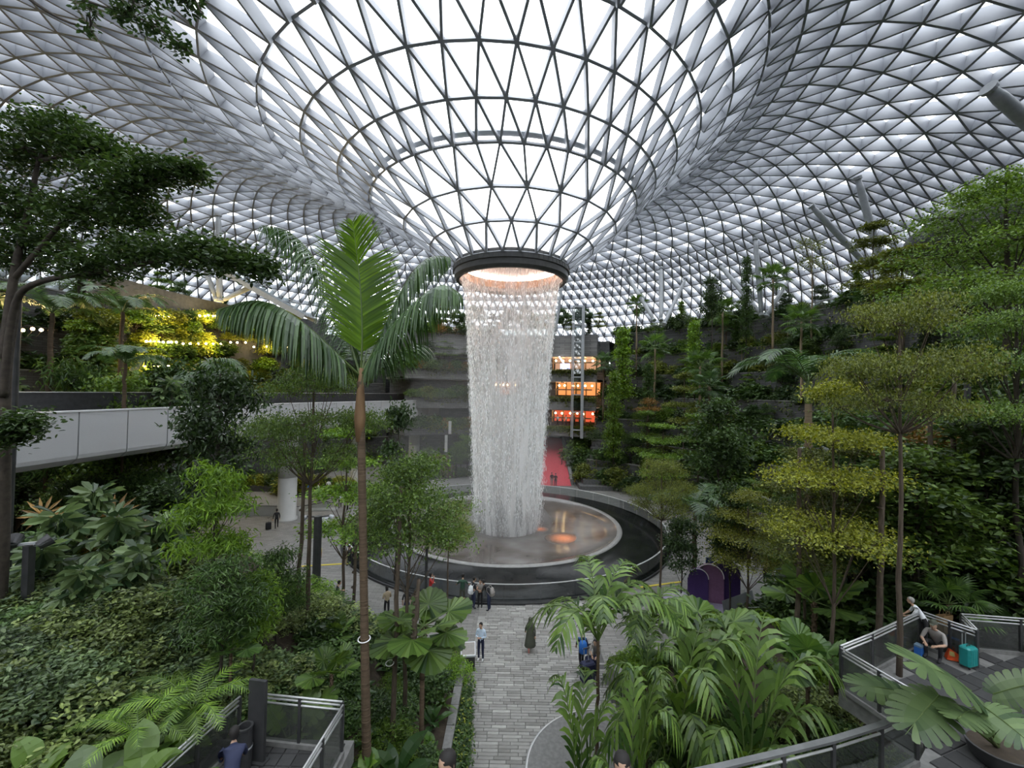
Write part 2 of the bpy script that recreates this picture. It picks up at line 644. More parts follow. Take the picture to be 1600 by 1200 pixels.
# the paved walk towards the pond: bricks laid one by one
walk = thing('floor_walk', 'grey stone brick walk leading from the foreground to the pond', 'walkway', (0, 0, 0))
walk['kind'] = 'structure'
MB().box((-1.66, 9.0, .001), (4.5, 25.5, .012)).build('grout_bed', 'grout', walk)
bm_ = []
brick_cols = []
for k, c in enumerate([(.215, .208, .193), (.26, .252, .236), (.30, .292, .274), (.345, .336, .315), (.40, .39, .367)]):
    mat('brick_%d' % k, tuple(x * .92 for x in c), tuple(x * 1.08 for x in c), rough=.8, scale=7, bump=.15)
    row = []
    for L in (.42, .56, .70):
        b = MB()
        x, y, z, e = L / 2 - .008, .075 - .008, .045, .012
        V = [(-x, -y, 0), (x, -y, 0), (x, y, 0), (-x, y, 0), (-x, -y, z - e), (x, -y, z - e), (x, y, z - e), (-x, y, z - e),
             (-x + e, -y + e, z), (x - e, -y + e, z), (x - e, y - e, z), (-x + e, y - e, z)]
        F = [(0, 1, 5, 4), (1, 2, 6, 5), (2, 3, 7, 6), (3, 0, 4, 7), (4, 5, 9, 8), (5, 6, 10, 9), (6, 7, 11, 10), (7, 4, 8, 11), (8, 9, 10, 11)]
        b.add(V, F)
        me = b.mesh('brick')
        me.materials.append(M['brick_%d' % k])
        row.append((L, me, np.array(V), np.array(F)))
    brick_cols.append(row)
rb = random.Random(5)
cand = []
y = 13.2
while y < 25.6:
    x = -1.66
    first = True
    while x < 4.5:
        s = rb.randrange(3)
        L = brick_cols[0][s][0]
        k = min(4, max(0, int(rb.gauss(2.1, 1.1))))
        if x >= -1.66 and x + L < 4.55 and math.hypot(x + L / 2 - PX, y - PY) > 14.15:
            cand.append((y, x + L / 2, s, k))
        x += L
    y += .15
rest = [MB() for _ in range(5)]
vis = sorted(cand, key=lambda c: (abs(c[1] - .6) > 2.6, c[0]))
for q, (y, x, s, k) in enumerate(vis):
    L, me, V, F = brick_cols[k][s]
    dz = rb.random() * .006
    if q < 300:
        obj('brick', me, None, walk, loc=(x, y, dz))
    else:
        rest[k].add(V + np.array([x, y, dz]), F)
for k in range(5):
    rest[k].build('brick_paving', 'brick_%d' % k, walk, kind='stuff')

# ---------------------------------------------------------------- pond
pond = thing('pond', 'round black water basin with a pale bowl under the waterfall', 'pond', PC)
MB().lathe([(14.05, 0), (14.05, .16), (13.5, .16), (13.3, .35), (10.25, .60)], 128).build('black_apron', 'black_basin', pond, smooth=True)
MB().lathe([(10.25, .56), (10.2, .68), (9.95, .70), (9.8, .62)], 128).build('bowl_rim', 'basin_rim', pond, smooth=True)
MB().lathe([(9.8, .62), (9.4, .42), (8.6, .27), (6.8, .14), (4.0, .07), (.02, .06)], 128).build('bowl', 'bowl', pond, smooth=True)
NP = 40
for k in range(NP):
    a0, a1 = 2 * PI * k / NP + .002, 2 * PI * (k + 1) / NP - .002
    MB().lathe([(13.86, .12), (13.86, 1.1)], 4, a0=a0, a1=a1).build('glass_panel', 'pond_glass', pond)
MB().lathe([(13.90, 1.09), (13.92, 1.13), (13.82, 1.13), (13.80, 1.09), (13.90, 1.09)], 128).build('top_rail', 'steel', pond, smooth=False)
MB().lathe([(14.15, .0), (14.15, .13), (13.95, .14)], 128).build('kerb', 'dark_metal', pond)
MB().lathe([(9.72, .48), (9.66, .40)], 40, a0=math.radians(-58), a1=math.radians(35)).build('glow_strip', 'red_reflection', pond)  # reflected red light near the rim, put in as a glowing arc
for (dx, dy, sc, en) in ((4.9, -2.9, 1.0, 45), (3.0, -.4, .5, 14)):
    zl = .09 if sc > .8 else .07
    u = thing('underwater_lamp', 'orange glowing %s lamp under the water of the pale bowl' % ('large' if sc > .8 else 'small'), 'lamp', (PX + dx, PY + dy, zl), scale=sc)
    MB().lathe([(1.65, .0), (1.62, .03), (1.6, .035)], 40).build('housing', 'bowl', u, smooth=True)
    MB().lathe([(1.6, .035), (.8, .05), (.01, .055)], 40).build('lens', 'lamp_orange', u, smooth=True)

# ---------------------------------------------------------------- waterfall


def water_mat(name, dens_top, dens_bot, sx, sz, thr):
    m = bpy.data.materials.new(name)
    m.use_nodes = True
    nt = m.node_tree
    for n in list(nt.nodes):
        nt.nodes.remove(n)
    out = nt.nodes.new('ShaderNodeOutputMaterial')
    tr = nt.nodes.new('ShaderNodeBsdfTransparent')
    df = nt.nodes.new('ShaderNodeBsdfDiffuse')
    df.inputs['Color'].default_value = (.95, .955, .95, 1)
    tl = nt.nodes.new('ShaderNodeBsdfTranslucent')
    tl.inputs['Color'].default_value = (.97, .97, .96, 1)
    mw = nt.nodes.new('ShaderNodeMixShader')
    mw.inputs['Fac'].default_value = .55
    nt.links.new(df.outputs[0], mw.inputs[1])
    nt.links.new(tl.outputs[0], mw.inputs[2])
    tc = nt.nodes.new('ShaderNodeTexCoord')
    mp = nt.nodes.new('ShaderNodeMapping')
    mp.inputs['Scale'].default_value = (sx, sx, sz)
    nt.links.new(tc.outputs['Object'], mp.inputs['Vector'])
    nz = nt.nodes.new('ShaderNodeTexNoise')
    nz.inputs['Scale'].default_value = 1.0
    nz.inputs['Detail'].default_value = 5
    nz.inputs['Roughness'].default_value = .65
    nt.links.new(mp.outputs[0], nz.inputs['Vector'])
    mp2 = nt.nodes.new('ShaderNodeMapping')
    mp2.inputs['Scale'].default_value = (.8, .8, .035)
    nt.links.new(tc.outputs['Object'], mp2.inputs['Vector'])
    n2 = nt.nodes.new('ShaderNodeTexNoise')
    n2.inputs['Scale'].default_value = 1.0
    n2.inputs['Detail'].default_value = 2
    nt.links.new(mp2.outputs[0], n2.inputs['Vector'])
    sp = nt.nodes.new('ShaderNodeSeparateXYZ')
    nt.links.new(tc.outputs['Object'], sp.inputs[0])
    hz = nt.nodes.new('ShaderNodeMapRange')          # water breaks up as it falls
    hz.inputs['From Min'].default_value = 22.6
    hz.inputs['From Max'].default_value = 2.0
    hz.inputs['To Min'].default_value = dens_top
    hz.inputs['To Max'].default_value = dens_bot
    nt.links.new(sp.outputs['Z'], hz.inputs['Value'])
    r1 = nt.nodes.new('ShaderNodeMapRange')
    r1.inputs['From Min'].default_value = thr
    r1.inputs['From Max'].default_value = thr + .22
    nt.links.new(nz.outputs['Fac'], r1.inputs['Value'])
    r2 = nt.nodes.new('ShaderNodeMapRange')
    r2.inputs['From Min'].default_value = .35
    r2.inputs['From Max'].default_value = .65
    r2.inputs['To Min'].default_value = .45
    r2.inputs['To Max'].default_value = 1.35
    nt.links.new(n2.outputs['Fac'], r2.inputs['Value'])
    a = nt.nodes.new('ShaderNodeMath')
    a.operation = 'MULTIPLY'
    nt.links.new(r1.outputs[0], a.inputs[0])
    nt.links.new(r2.outputs[0], a.inputs[1])
    b = nt.nodes.new('ShaderNodeMath')
    b.operation = 'MULTIPLY'
    b.use_clamp = True
    nt.links.new(a.outputs[0], b.inputs[0])
    nt.links.new(hz.outputs[0], b.inputs[1])
    mx = nt.nodes.new('ShaderNodeMixShader')
    nt.links.new(b.outputs[0], mx.inputs['Fac'])
    nt.links.new(tr.outputs[0], mx.inputs[1])
    nt.links.new(mw.outputs[0], mx.inputs[2])
    nt.links.new(mx.outputs[0], out.inputs['Surface'])
    M[name] = m


water_mat('water_veil', .34, 1.05, 2.6, .22, .33)
water_mat('water_veil_fine', .26, 1.0, 6.0, 1.4, .38)
leaf('water_drop', (.90, .91, .91), (.96, .97, .97), rough=.4, trans=.4, var=0.0)


def fall_r(z):
    t = np.clip((22.9 - z) / 22.9, 0, 1)
    return 4.62 - 1.75 * t ** .62


wf = thing('waterfall', 'tall ring of water falling from the roof funnel into the pond', 'waterfall', PC)
zz = np.linspace(23.3, .12, 40)
for nm, k, dr in (('water_veil', 'water_veil', 0.0), ('water_veil', 'water_veil_fine', -.22)):
    MB().lathe(np.stack([fall_r(zz) + dr, zz], 1), 96).build(nm, k, wf, smooth=True)
n = 26000
rw = np.random.default_rng(3)
z = 23.2 - 22.9 * rw.random(n) ** .85
strand = rw.integers(0, 170, n)
sa = rw.random(170) * 2 * PI
a = np.where(rw.random(n) < .6, sa[strand] + rw.normal(0, .035, n), rw.random(n) * 2 * PI)
r = fall_r(z) + rw.normal(0, .05 + .16 * (23 - z) / 23, n)
L = (.10 + .34 * rw.random(n)) * (1.1 - .25 * (23 - z) / 23)
w = .008 + .013 * rw.random(n)
c = np.stack([r * np.cos(a), r * np.sin(a), z], 1)
D4 = np.array([[0, 0, .5], [.5, 0, 0], [-.25, .43, 0], [-.25, -.43, 0], [0, 0, -.5]])
V = c[:, None] + D4[None] * np.stack([w * 2, w * 2, L], 1)[:, None]
F = np.array([(0, 1, 2), (0, 2, 3), (0, 3, 1), (4, 2, 1), (4, 3, 2), (4, 1, 3)])
d = MB()
d.add(V.reshape(-1, 3), (F[None] + (np.arange(n) * 5)[:, None, None]).reshape(-1, 3))
d.build('falling_drops', 'water_drop', wf, kind='stuff')

mm = bpy.data.materials.new('mist')
mm.use_nodes = True
for n_ in list(mm.node_tree.nodes):
    mm.node_tree.nodes.remove(n_)
_o = mm.node_tree.nodes.new('ShaderNodeOutputMaterial')
_v = mm.node_tree.nodes.new('ShaderNodeVolumeScatter')
_v.inputs['Color'].default_value = (.97, .98, .98, 1)
_v.inputs['Density'].default_value = .013
mm.node_tree.links.new(_v.outputs[0], _o.inputs['Volume'])
M['mist'] = mm
m3 = mm.copy()
m3.node_tree.nodes['Volume Scatter'].inputs['Density'].default_value = .16
M['splash'] = m3
MB().lathe([(.01, .3), (4.0, .3), (4.3, .7), (3.6, 1.6), (2.6, 2.6), (.01, 2.8)], 32).build('splash_mist', 'splash', wf, kind='stuff')
MB().lathe([(.01, .75), (7.6, .75), (8.8, 1.5), (8.6, 8), (7.0, 13), (5.2, 18), (.01, 18.2)], 40, (-2.4, 1.5, 0)).build('mist', 'mist', wf, kind='stuff')

# ---------------------------------------------------------------- train bridge on the left
BP = np.array([(-22.6, 6), (-22.9, 13), (-22.8, 20), (-22.5, 27), (-21.9, 34), (-20.7, 41), (-18.6, 48), (-15.9, 56), (-13.2, 66), (-11.2, 77), (-10.2, 86)], float)


def along(path, step):
    seg_ = np.linalg.norm(np.diff(path, axis=0), axis=1)
    s = np.concatenate([[0], np.cumsum(seg_)])
    t = np.arange(0, s[-1], step)
    return np.stack([np.interp(t, s, path[:, k]) for k in range(path.shape[1])], 1)


def smooth_path(P, it=3):
    for _ in range(it):
        Q = [P[0]]
        for i in range(len(P) - 1):
            Q += [.75 * P[i] + .25 * P[i + 1], .25 * P[i] + .75 * P[i + 1]]
        Q.append(P[-1])
        P = np.array(Q)
    return P


BS = along(smooth_path(BP), .9)
bt = norm(np.gradient(BS, axis=0))
bn = np.stack([bt[:, 1], -bt[:, 0]], 1)        # towards the pond


def sweep(mb, pts, nrm, prof, i0, i1, m=0, gap=0.0):
    P = pts[i0:i1 + 1].copy()
    N = nrm[i0:i1 + 1]
    if gap:
        P[0] += (P[1] - P[0]) * gap
        P[-1] += (P[-2] - P[-1]) * gap
    k = len(prof)
    V = np.zeros((len(P), k, 3))
    for q, (o, z) in enumerate(prof):
        V[:, q, :2] = P + N * o
        V[:, q, 2] = z
    i = np.arange(len(P) - 1)[:, None] * k
    j = np.arange(k)[None]
    j2 = (j + 1) % k
    F = np.stack([i + j, i + j2, i + k + j2, i + k + j], -1).reshape(-1, 4)
    base = mb.n
    mb.add(V.reshape(-1, 3), F, m)
    mb.f.setdefault((k, m), []).append(np.array([[base + q for q in range(k)][::-1], [base + (len(P) - 1) * k + q for q in range(k)]]))
    return mb


bridge = thing('train_bridge', 'grey panelled elevated train bridge curving through the left trees', 'bridge', (0, 0, 0))
nB = len(BS) - 1
sweep(MB(), BS, bn, [(-.3, 8.35), (-.3, 10.6), (-4.6, 10.6), (-4.6, 8.35)], 0, nB).build('deck', 'bridge_dark', bridge)
for i in range(0, nB - 2, 3):
    sweep(MB(), BS, bn, [(0, 8.55), (.04, 8.75), (.04, 11.0), (-.12, 11.0), (-.12, 8.9), (-.6, 8.25), (-.35, 8.25)], i, i + 3, gap=.04).build('side_panel', 'bridge_panel', bridge)
sweep(MB(), BS, bn, [(.08, 11.0), (.08, 11.08), (-.25, 11.08), (-.25, 11.0)], 0, nB).build('edge_cap', 'bridge_edge', bridge)
sweep(MB(), BS, bn, [(-3.9, 10.6), (-3.9, 11.95), (-4.2, 11.95), (-4.2, 10.6)], 0, nB).build('far_parapet', 'bridge_dark', bridge)
for o in (-1.2, -2.4):
    sweep(MB(), BS, bn, [(o, 10.6), (o, 10.9), (o - .3, 10.9), (o - .3, 10.6)], 0, nB).build('guide_rail', 'bridge_dark', bridge)
sweep(MB(), BS, bn, [(-3.85, 11.95), (-3.85, 12.0), (-4.25, 12.0), (-4.25, 11.95)], 0, nB).build('rail_cap', 'steel', bridge)
for (px, Y, lab) in ((453, 39.7, 'nearest'), (604, 52, 'middle'), (674, 66, 'far')):
    k = int(np.argmin(np.abs(BS[:, 1] - Y)))
    c = BS[k] + bn[k] * -1.9
    cpx = col(px, c[1], 4)
    c = np.array([cpx[0] - .2, c[1]]) if lab == 'nearest' else c
    t = thing('bridge_column', '%s round grey column holding up the train bridge' % lab, 'column', (c[0], c[1], 0), group='bridge columns')
    MB().lathe([(.95, 0), (.95, .15), (.82, .2), (.82, 4.0)], 28).build('lower_shaft', 'column_paint', t, smooth=True)
    MB().lathe([(.80, 4.0), (.80, 4.03), (.82, 4.03), (.82, 8.1), (.98, 8.3)], 28).build('upper_shaft', 'column_paint', t, smooth=True)

# ---------------------------------------------------------------- perimeter and terraces
tag(MB().lathe([(61.8, 0), (61.8, 19.2), (62.5, 19.2)], 96, (PX - 4.8, PY, 0)).build('wall_outer_added', 'wall_stone'), 'added dark outer wall closing the side below the glass roof rim', 'wall', kind='structure')  # added to stop low side light coming in under the roof edge
R = math.radians


def terrace(name, label, tiers, d0, d1, wall, top, cap='granite'):
    t = thing(name, label, 'terrace', PC)
    t['kind'] = 'structure'
    prev = 0.0
    for i, (r, z) in enumerate(tiers):
        nxt = tiers[i + 1][0] if i + 1 < len(tiers) else r + 26
        MB().lathe([(r, prev), (r, z), (r + .35, z)], 72, a0=R(d0), a1=R(d1)).build('retaining_wall', wall, t)
        MB().lathe([(r + .35, z - .12), (nxt, z - .12)], 72, a0=R(d0), a1=R(d1)).build('planting_bed', top, t)
        MB().lathe([(r - .06, z - .02), (r - .06, z + .1), (r + .4, z + .1), (r + .4, z - .02)], 72, a0=R(d0), a1=R(d1)).build('coping', cap, t)
        prev = z - .12
    return t


TR = [(20.8, .9), (23.2, 3.2), (25.6, 5.8), (28.0, 8.8), (30.4, 12.0), (32.8, 15.4), (35.2, 18.8), (37.8, 22.8)]
TL = [(37.0, .8), (38.4, 4.6), (40.0, 9.2), (41.5, 13.6), (43.0, 17.6), (44.6, 21.6)]
terrace('wall_right', 'planted stone terraces climbing the right side of the garden', TR, -38, 62, 'wall_stone', 'soil')
terrace('wall_left', 'planted stone terraces on the left beyond the bridge', TL, 122, 232, 'wall_stone', 'soil')
# end faces of the terraces
for tiers, dg, nm in ((TR, 62, 'wall_right_end'), (TR, -38, 'wall_right_near'), (TL, 122, 'wall_left_end'), (TL, 232, 'wall_left_near')):
    e = MB()
    pts = [(tiers[0][0], 0)]
    for i, (r, z) in enumerate(tiers):
        pts += [(r, z), ((tiers[i + 1][0] if i + 1 < len(tiers) else r + 20), z)]
    pts.append((pts[-1][0], 0))
    a = R(dg)
    V = [(PX + r * math.cos(a), PY + r * math.sin(a), z) for r, z in pts]
    V2 = [(PX + r * math.cos(a) - .3 * math.sin(a) * (1 if dg in (62, 232) else -1) * -1, PY + r * math.sin(a) + .3 * math.cos(a) * (1 if dg in (62, 232) else -1) * -1, z) for r, z in pts]
    n = len(V)
    e.add(V + V2, [(i, (i + 1) % n, n + (i + 1) % n, n + i) for i in range(n)])
    e.f.setdefault((n, 0), []).append(np.array([list(range(n)), list(range(n, 2 * n))]))
    tag(e.build(nm, 'wall_stone'), 'stone end wall of the planted terraces', 'wall', kind='structure')

# far side: floors of shops behind stone parapets
far = thing('wall_far', 'far wall of stacked shop floors with stone parapets', 'wall', PC)
far['kind'] = 'structure'
FA0, FA1 = 62, 124
for (z0, z1, r) in ((5.9, 7.3, 27.0), (9.9, 11.8, 27.2), (14.3, 16.0, 27.4), (18.2, 21.4, 27.6)):
    MB().lathe([(r, z0), (r, z1), (r + .4, z1), (r + .4, z0), (r, z0)], 60, a0=R(FA0), a1=R(FA1)).build('parapet', 'wall_stone_pale', far)
    MB().lathe([(r + .3, z0), (r + 9, z0), (r + 9, z0 + .35), (r + .3, z0 + .35)], 60, a0=R(FA0), a1=R(FA1)).build('slab', 'concrete', far)
MB().lathe([(34.5, 0), (34.5, 21.2), (60, 21.2)], 60, a0=R(FA0), a1=R(FA1)).build('back_wall', 'wall_stone', far)
# ---------------------------------------------------------------- plants: leaf shapes
mat('bark', (.058, .042, .029), (.115, .088, .063), rough=.9, scale=6, bump=.5, stretch=(2, 2, .5))
mat('bark_dark', (.03, .024, .018), (.06, .048, .036), rough=.9, scale=6, bump=.5)
mat('bark_palm', (.075, .05, .03), (.13, .09, .055), rough=.85, scale=3, bump=.4, stretch=(.3, .3, 6))
mat('bark_tan', (.21, .155, .095), (.29, .22, .145), rough=.85, scale=4, bump=.3, stretch=(.5, .5, 4))
mat('crownshaft', (.15, .085, .04), (.24, .145, .07), rough=.7, scale=3, stretch=(2, 2, .4))
mat('stalk', (.07, .12, .03), (.12, .17, .05), rough=.5)
leaf('leaf_dark', (.020, .055, .016), (.065, .125, .038), rough=.42, spec=.5)
leaf('leaf_deep', (.013, .038, .013), (.046, .092, .032), rough=.38, spec=.55)
leaf('leaf_mid', (.035, .090, .018), (.115, .195, .045))
leaf('leaf_bright', (.055, .140, .016), (.150, .260, .045))
leaf('leaf_yellow', (.095, .140, .016), (.27, .31, .055))
leaf('leaf_olive', (.050, .085, .016), (.155, .195, .045))
leaf('leaf_grey', (.040, .085, .042), (.125, .190, .098), rough=.38)
leaf('leaf_sage', (.050, .085, .028), (.20, .27, .105), rough=.4, spec=.6)
leaf('leaf_rust', (.12, .075, .02), (.24, .15, .045))
leaf('leaf_palm', (.020, .060, .022), (.060, .120, .045), rough=.35, spec=.6, var=.2)
leaf('leaf_palm_lit', (.050, .135, .012), (.105, .215, .022), rough=.4, trans=.45, var=.15)  # brighter copy of leaf_palm: light from behind put into the colour
leaf('leaf_cycad', (.024, .070, .016), (.108, .185, .046), rough=.4, var=.3)
leaf('leaf_fan', (.030, .085, .022), (.085, .160, .045), rough=.42, var=.25)
leaf('leaf_lime', (.13, .19, .018), (.29, .34, .05), var=.2)

KITE = (np.array([[0, 0, 0], [.45, .27, .05], [1, 0, -.06], [.45, -.27, .05]]), np.array([(0, 2, 1), (0, 3, 2)]))
OVAL = (np.array([[0, 0, 0], [.28, .22, .05], [.68, .20, .03], [1, 0, -.08], [.68, -.20, .03], [.28, -.22, .05]]),
        np.array([(0, 3, 2, 1), (0, 5, 4, 3)]))
LANCE = (np.array([[0, 0, 0], [.4, .11, .04], [1, 0, -.14], [.4, -.11, .04]]), np.array([(0, 2, 1), (0, 3, 2)]))
HEART = (np.array([[0, 0, 0], [-.12, .26, .03], [.18, .40, .07], [.6, .27, .05], [1, 0, -.12], [.6, -.27, .05], [.18, -.40, .07], [-.12, -.26, .03]]),
         np.array([(0, 4, 3, 2), (0, 6, 5, 4)]), np.array([(0, 2, 1), (0, 7, 6)]))


def scatter(mb, tm, P, D, U, S, rnd, m=0):
    """one leaf per row: position, direction, up, size"""
    D = norm(D)
    Sd = np.cross(U, D)
    Sd = norm(Sd + 1e-6)
    Un = np.cross(D, Sd)
    V, k = tm[0], len(tm[0])
    S = np.asarray(S)[:, None, None]
    W = P[:, None] + S * (V[None, :, 0:1] * D[:, None] + V[None, :, 1:2] * Sd[:, None] + V[None, :, 2:3] * Un[:, None])
    n = len(P)
    off = (np.arange(n) * k)[:, None, None]
    first = True
    rr = np.repeat(rnd, k)
    for F in tm[1:]:
        FF = (F[None] + off).reshape(-1, F.shape[1])
        if first:
            mb.add(W.reshape(-1, 3), FF, m, rr)
            base = mb.n - n * k
            first = False
        else:
            mb.f.setdefault((F.shape[1], m), []).append(FF + base)


def leaves_at(rg, mb, C, per, cr, size, tm, droop=.15, upness=.8, m=0, flat=1.0):
    """per leaves around each centre of C"""
    n = len(C) * per
    P = np.repeat(C, per, 0) + rg.normal(0, cr, (n, 3)) * np.array([1, 1, .6 * flat])
    D = rg.normal(0, 1, (n, 3))
    D[:, 2] = D[:, 2] * .35 * flat - droop
    U = rg.normal(0, .42, (n, 3))
    U[:, 2] += upness
    S = size * rg.uniform(.65, 1.25, n)
    rc = np.repeat(rg.random(len(C)), per)
    scatter(mb, tm, P, D, U, S, np.clip(.5 * rc + .5 * rg.random(n), 0, 1), m)


PROTO = {}
LAST = []


def proto(name, parts):
    """parts: (part name, mesh, kind, parent index or None)"""
    PROTO[name] = parts


def place(pn, name, label, cat, loc, rz=0.0, sc=1.0, group=None, root=None):
    t = thing(name, label, cat, tuple(float(x) for x in loc), rz, group, sc) if root is None else root
    made = []
    LAST[:] = made
    for (nm, me, kind, pi, mw) in PROTO[pn]:
        o = bpy.data.objects.new(nm, me)
        COL.objects.link(o)
        o.parent = t if pi is None else made[pi]
        if mw is not None:
            o.matrix_local = mw
        if kind:
            o['kind'] = kind
        made.append(o)
    LAST[:] = made
    return t


def part(nm, mb, mats, kind=None, pi=None, mw=None, smooth=True):
    me = mb if isinstance(mb, bpy.types.Mesh) else mb.mesh(nm, smooth)
    if not me.materials:
        for m in (mats if isinstance(mats, (list, tuple)) else [mats]):
            me.materials.append(M[m])
    return (nm, me, kind, pi, mw)


def wob(rg, p, q, n, amp):
    t = np.linspace(0, 1, n)[:, None]
    P = np.asarray(p)[None] * (1 - t) + np.asarray(q)[None] * t
    w = rg.normal(0, amp, (n, 3)) * np.sin(t * PI) ** .7
    return P + w


def make_tree(name, seed, H, tr, pads, lm, size, per=14, cr=.25, tm=KITE, bark='bark', lean=(0, 0), trunk_to=None, twigs=8,
              droop=.15, flat=1.0, fork=None):
    """pads: (x, y, z, rx, ry, rz, clusters) ellipsoids of twigs; a branch runs from the trunk to each"""
    rg = np.random.default_rng(seed)
    top_z = trunk_to or H * .92
    T = wob(rg, (0, 0, 0), (lean[0], lean[1], top_z), 9, H * .008)
    parts = [part('trunk', MB().tube(T, np.linspace(tr, tr * .35, 9), 8), bark)]
    fol = MB()
    for (x, y, z, rx, ry, rz, nc) in pads:
        hd = math.hypot(x - lean[0], y - lean[1])
        zb = min(top_z * .98, max(H * .25 if fork is None else fork, z - .55 * hd - .12 * H))
        f = zb / top_z
        p0 = np.array([np.interp(zb, T[:, 2], T[:, k]) for k in range(3)])
        c = np.array([x, y, z - rz * .3])
        br = MB()
        r0 = tr * (1 - .65 * f) * .38
        mid = p0 * .45 + c * .55 + np.array([0, 0, -.04 * hd])
        bp_ = smooth_path(np.array([p0, mid, c]), 2)
        br.tube(bp_, np.linspace(r0, r0 * .3, len(bp_)), 6)
        u = rg.normal(0, 1, (nc, 3))
        u = norm(u) * rg.random((nc, 1)) ** .4
        u[:, 2] = np.abs(u[:, 2]) * .9 - .25
        C = np.array([x, y, z]) + u * np.array([rx, ry, rz])
        for k in range(min(twigs, nc)):
            br.tube(wob(rg, c, C[k], 4, .05), np.linspace(r0 * .4, r0 * .08, 4), 4, caps=False)
        parts.append(part('branch', br, bark))
        leaves_at(rg, fol, C, per, cr, size, tm, droop, flat=flat)
    parts.append(part('foliage', fol, lm, 'stuff', smooth=False))
    proto(name, parts)


def ring_pads(rg, n, R_, z, rz, cl, r=None, jit=.3):
    out = []
    for k in range(n):
        a = 2 * PI * k / n + rg.uniform(-.4, .4)
        q = R_ * rg.uniform(1 - jit, 1 + jit * .4)
        rr = r or R_ * .75
        out.append((q * math.cos(a), q * math.sin(a), z + rg.uniform(-.3, .3) * rz * 2, rr, rr, rz, cl))
    return out


_g = np.random.default_rng(11)
# flat-layered yellow-green trees
for v, lm in ((0, 'leaf_yellow'), (1, 'leaf_olive'), (2, 'leaf_bright')):
    pads = []
    for z, R_, n in ((2.9, 2.1, 5), (4.2, 1.9, 5), (5.4, 1.4, 4), (6.3, .8, 3)):
        pads += ring_pads(_g, n, R_ * .62, z + _g.uniform(-.2, .2), .18, 34, R_ * .58)
    make_tree('layered_%d' % v, 20 + v, 6.6, .085, pads, lm, .17, 13, .24, KITE, 'bark', flat=.45)
# wide umbrella tree
pads = ring_pads(_g, 9, 2.5, 5.1, .4, 66, 1.5) + ring_pads(_g, 6, 1.3, 5.8, .42, 56, 1.25) + ring_pads(_g, 5, 2.1, 4.5, .25, 32, 1.2)
make_tree('umbrella_olive', 31, 6.4, .16, pads, 'leaf_olive', .17, 14, .26, KITE, 'bark', flat=.6, fork=4.0)
make_tree('umbrella_green', 32, 6.4, .16, pads, 'leaf_mid', .17, 14, .26, KITE, 'bark', flat=.6, fork=3.8)
# fine-leaved versions for the trees near the camera
pads = ring_pads(_g, 9, 2.5, 5.0, .22, 72, 1.5) + ring_pads(_g, 6, 1.3, 5.8, .25, 62, 1.3) + ring_pads(_g, 6, 2.1, 4.4, .14, 44, 1.25)
make_tree('fine_umbrella_olive', 33, 6.4, .13, pads, 'leaf_olive', .095, 17, .23, KITE, 'bark', flat=.6, fork=3.9)
make_tree('fine_umbrella_green', 34, 6.4, .13, pads, 'leaf_mid', .085, 19, .22, KITE, 'bark', flat=.6, fork=3.8)
pads = []
for z, R_, n in ((4.0, 2.0, 6), (4.9, 1.9, 6), (5.7, 1.5, 5), (6.3, .8, 3)):
    pads += ring_pads(_g, n, R_ * .6, z + _g.uniform(-.25, .25), .15, 40, R_ * .6)
make_tree('fine_layered_yellow', 35, 6.6, .075, pads, 'leaf_yellow', .10, 17, .24, KITE, 'bark', flat=.5)
make_tree('fine_layered_olive', 36, 6.6, .075, pads, 'leaf_olive', .10, 17, .24, KITE, 'bark', flat=.5)
pads = []
for z, R_, n in ((4.1, 2.9, 7), (4.9, 2.7, 7), (5.6, 2.1, 6), (6.1, 1.1, 4)):
    pads += ring_pads(_g, n, R_ * .62, z + _g.uniform(-.1, .1), .13, 64, R_ * .52)
make_tree('canopy', 37, 6.4, .13, pads, 'leaf_mid', .085, 18, .24, KITE, 'bark_dark', flat=.55, fork=3.2)
pads = ring_pads(_g, 6, 1.15, 3.95, .32, 44, .95) + ring_pads(_g, 6, 1.15, 4.6, .35, 48, 1.0) + ring_pads(_g, 4, .6, 5.3, .4, 40, .85)
make_tree('fine_round', 38, 5.8, .075, pads, 'leaf_mid', .095, 24, .2, KITE, 'bark', fork=2.2)
# rounded trees
for v, lm, sz in ((0, 'leaf_mid', .2), (1, 'leaf_dark', .22), (2, 'leaf_deep', .2), (3, 'leaf_bright', .19)):
    pads = ring_pads(_g, 5, 1.0, 3.3, .6, 26, .9) + ring_pads(_g, 5, 1.15, 4.3, .7, 28, .95) + ring_pads(_g, 3, .6, 5.3, .6, 26, .8)
    make_tree('round_%d' % v, 40 + v, 5.8, .09, pads, lm, sz, 15, .26, OVAL if v else KITE, 'bark_dark')
# columnar, climbing-plant covered
for v, lm in ((0, 'leaf_bright'), (1, 'leaf_dark')):
    pads = []
    for k in range(9):
        z = .7 + k * .55
        pads += ring_pads(_g, 3, .32 * (1.25 - k * .08), z, .3, 12, .5 * (1.2 - k * .08))
    make_tree('column_%d' % v, 50 + v, 5.8, .07, pads, lm, .2, 13, .2, OVAL, 'bark_dark', twigs=2)
# clump tree with two round heads
pads = [(0, 0, 5.2, .85, .85, .75, 90), (.15, 0, 3.4, .95, .95, .7, 80), (-.3, .2, 4.2, .6, .6, .4, 30)]
make_tree('clump_dark', 55, 5.8, .08, pads, 'leaf_deep', .19, 15, .2, OVAL, 'bark_dark')
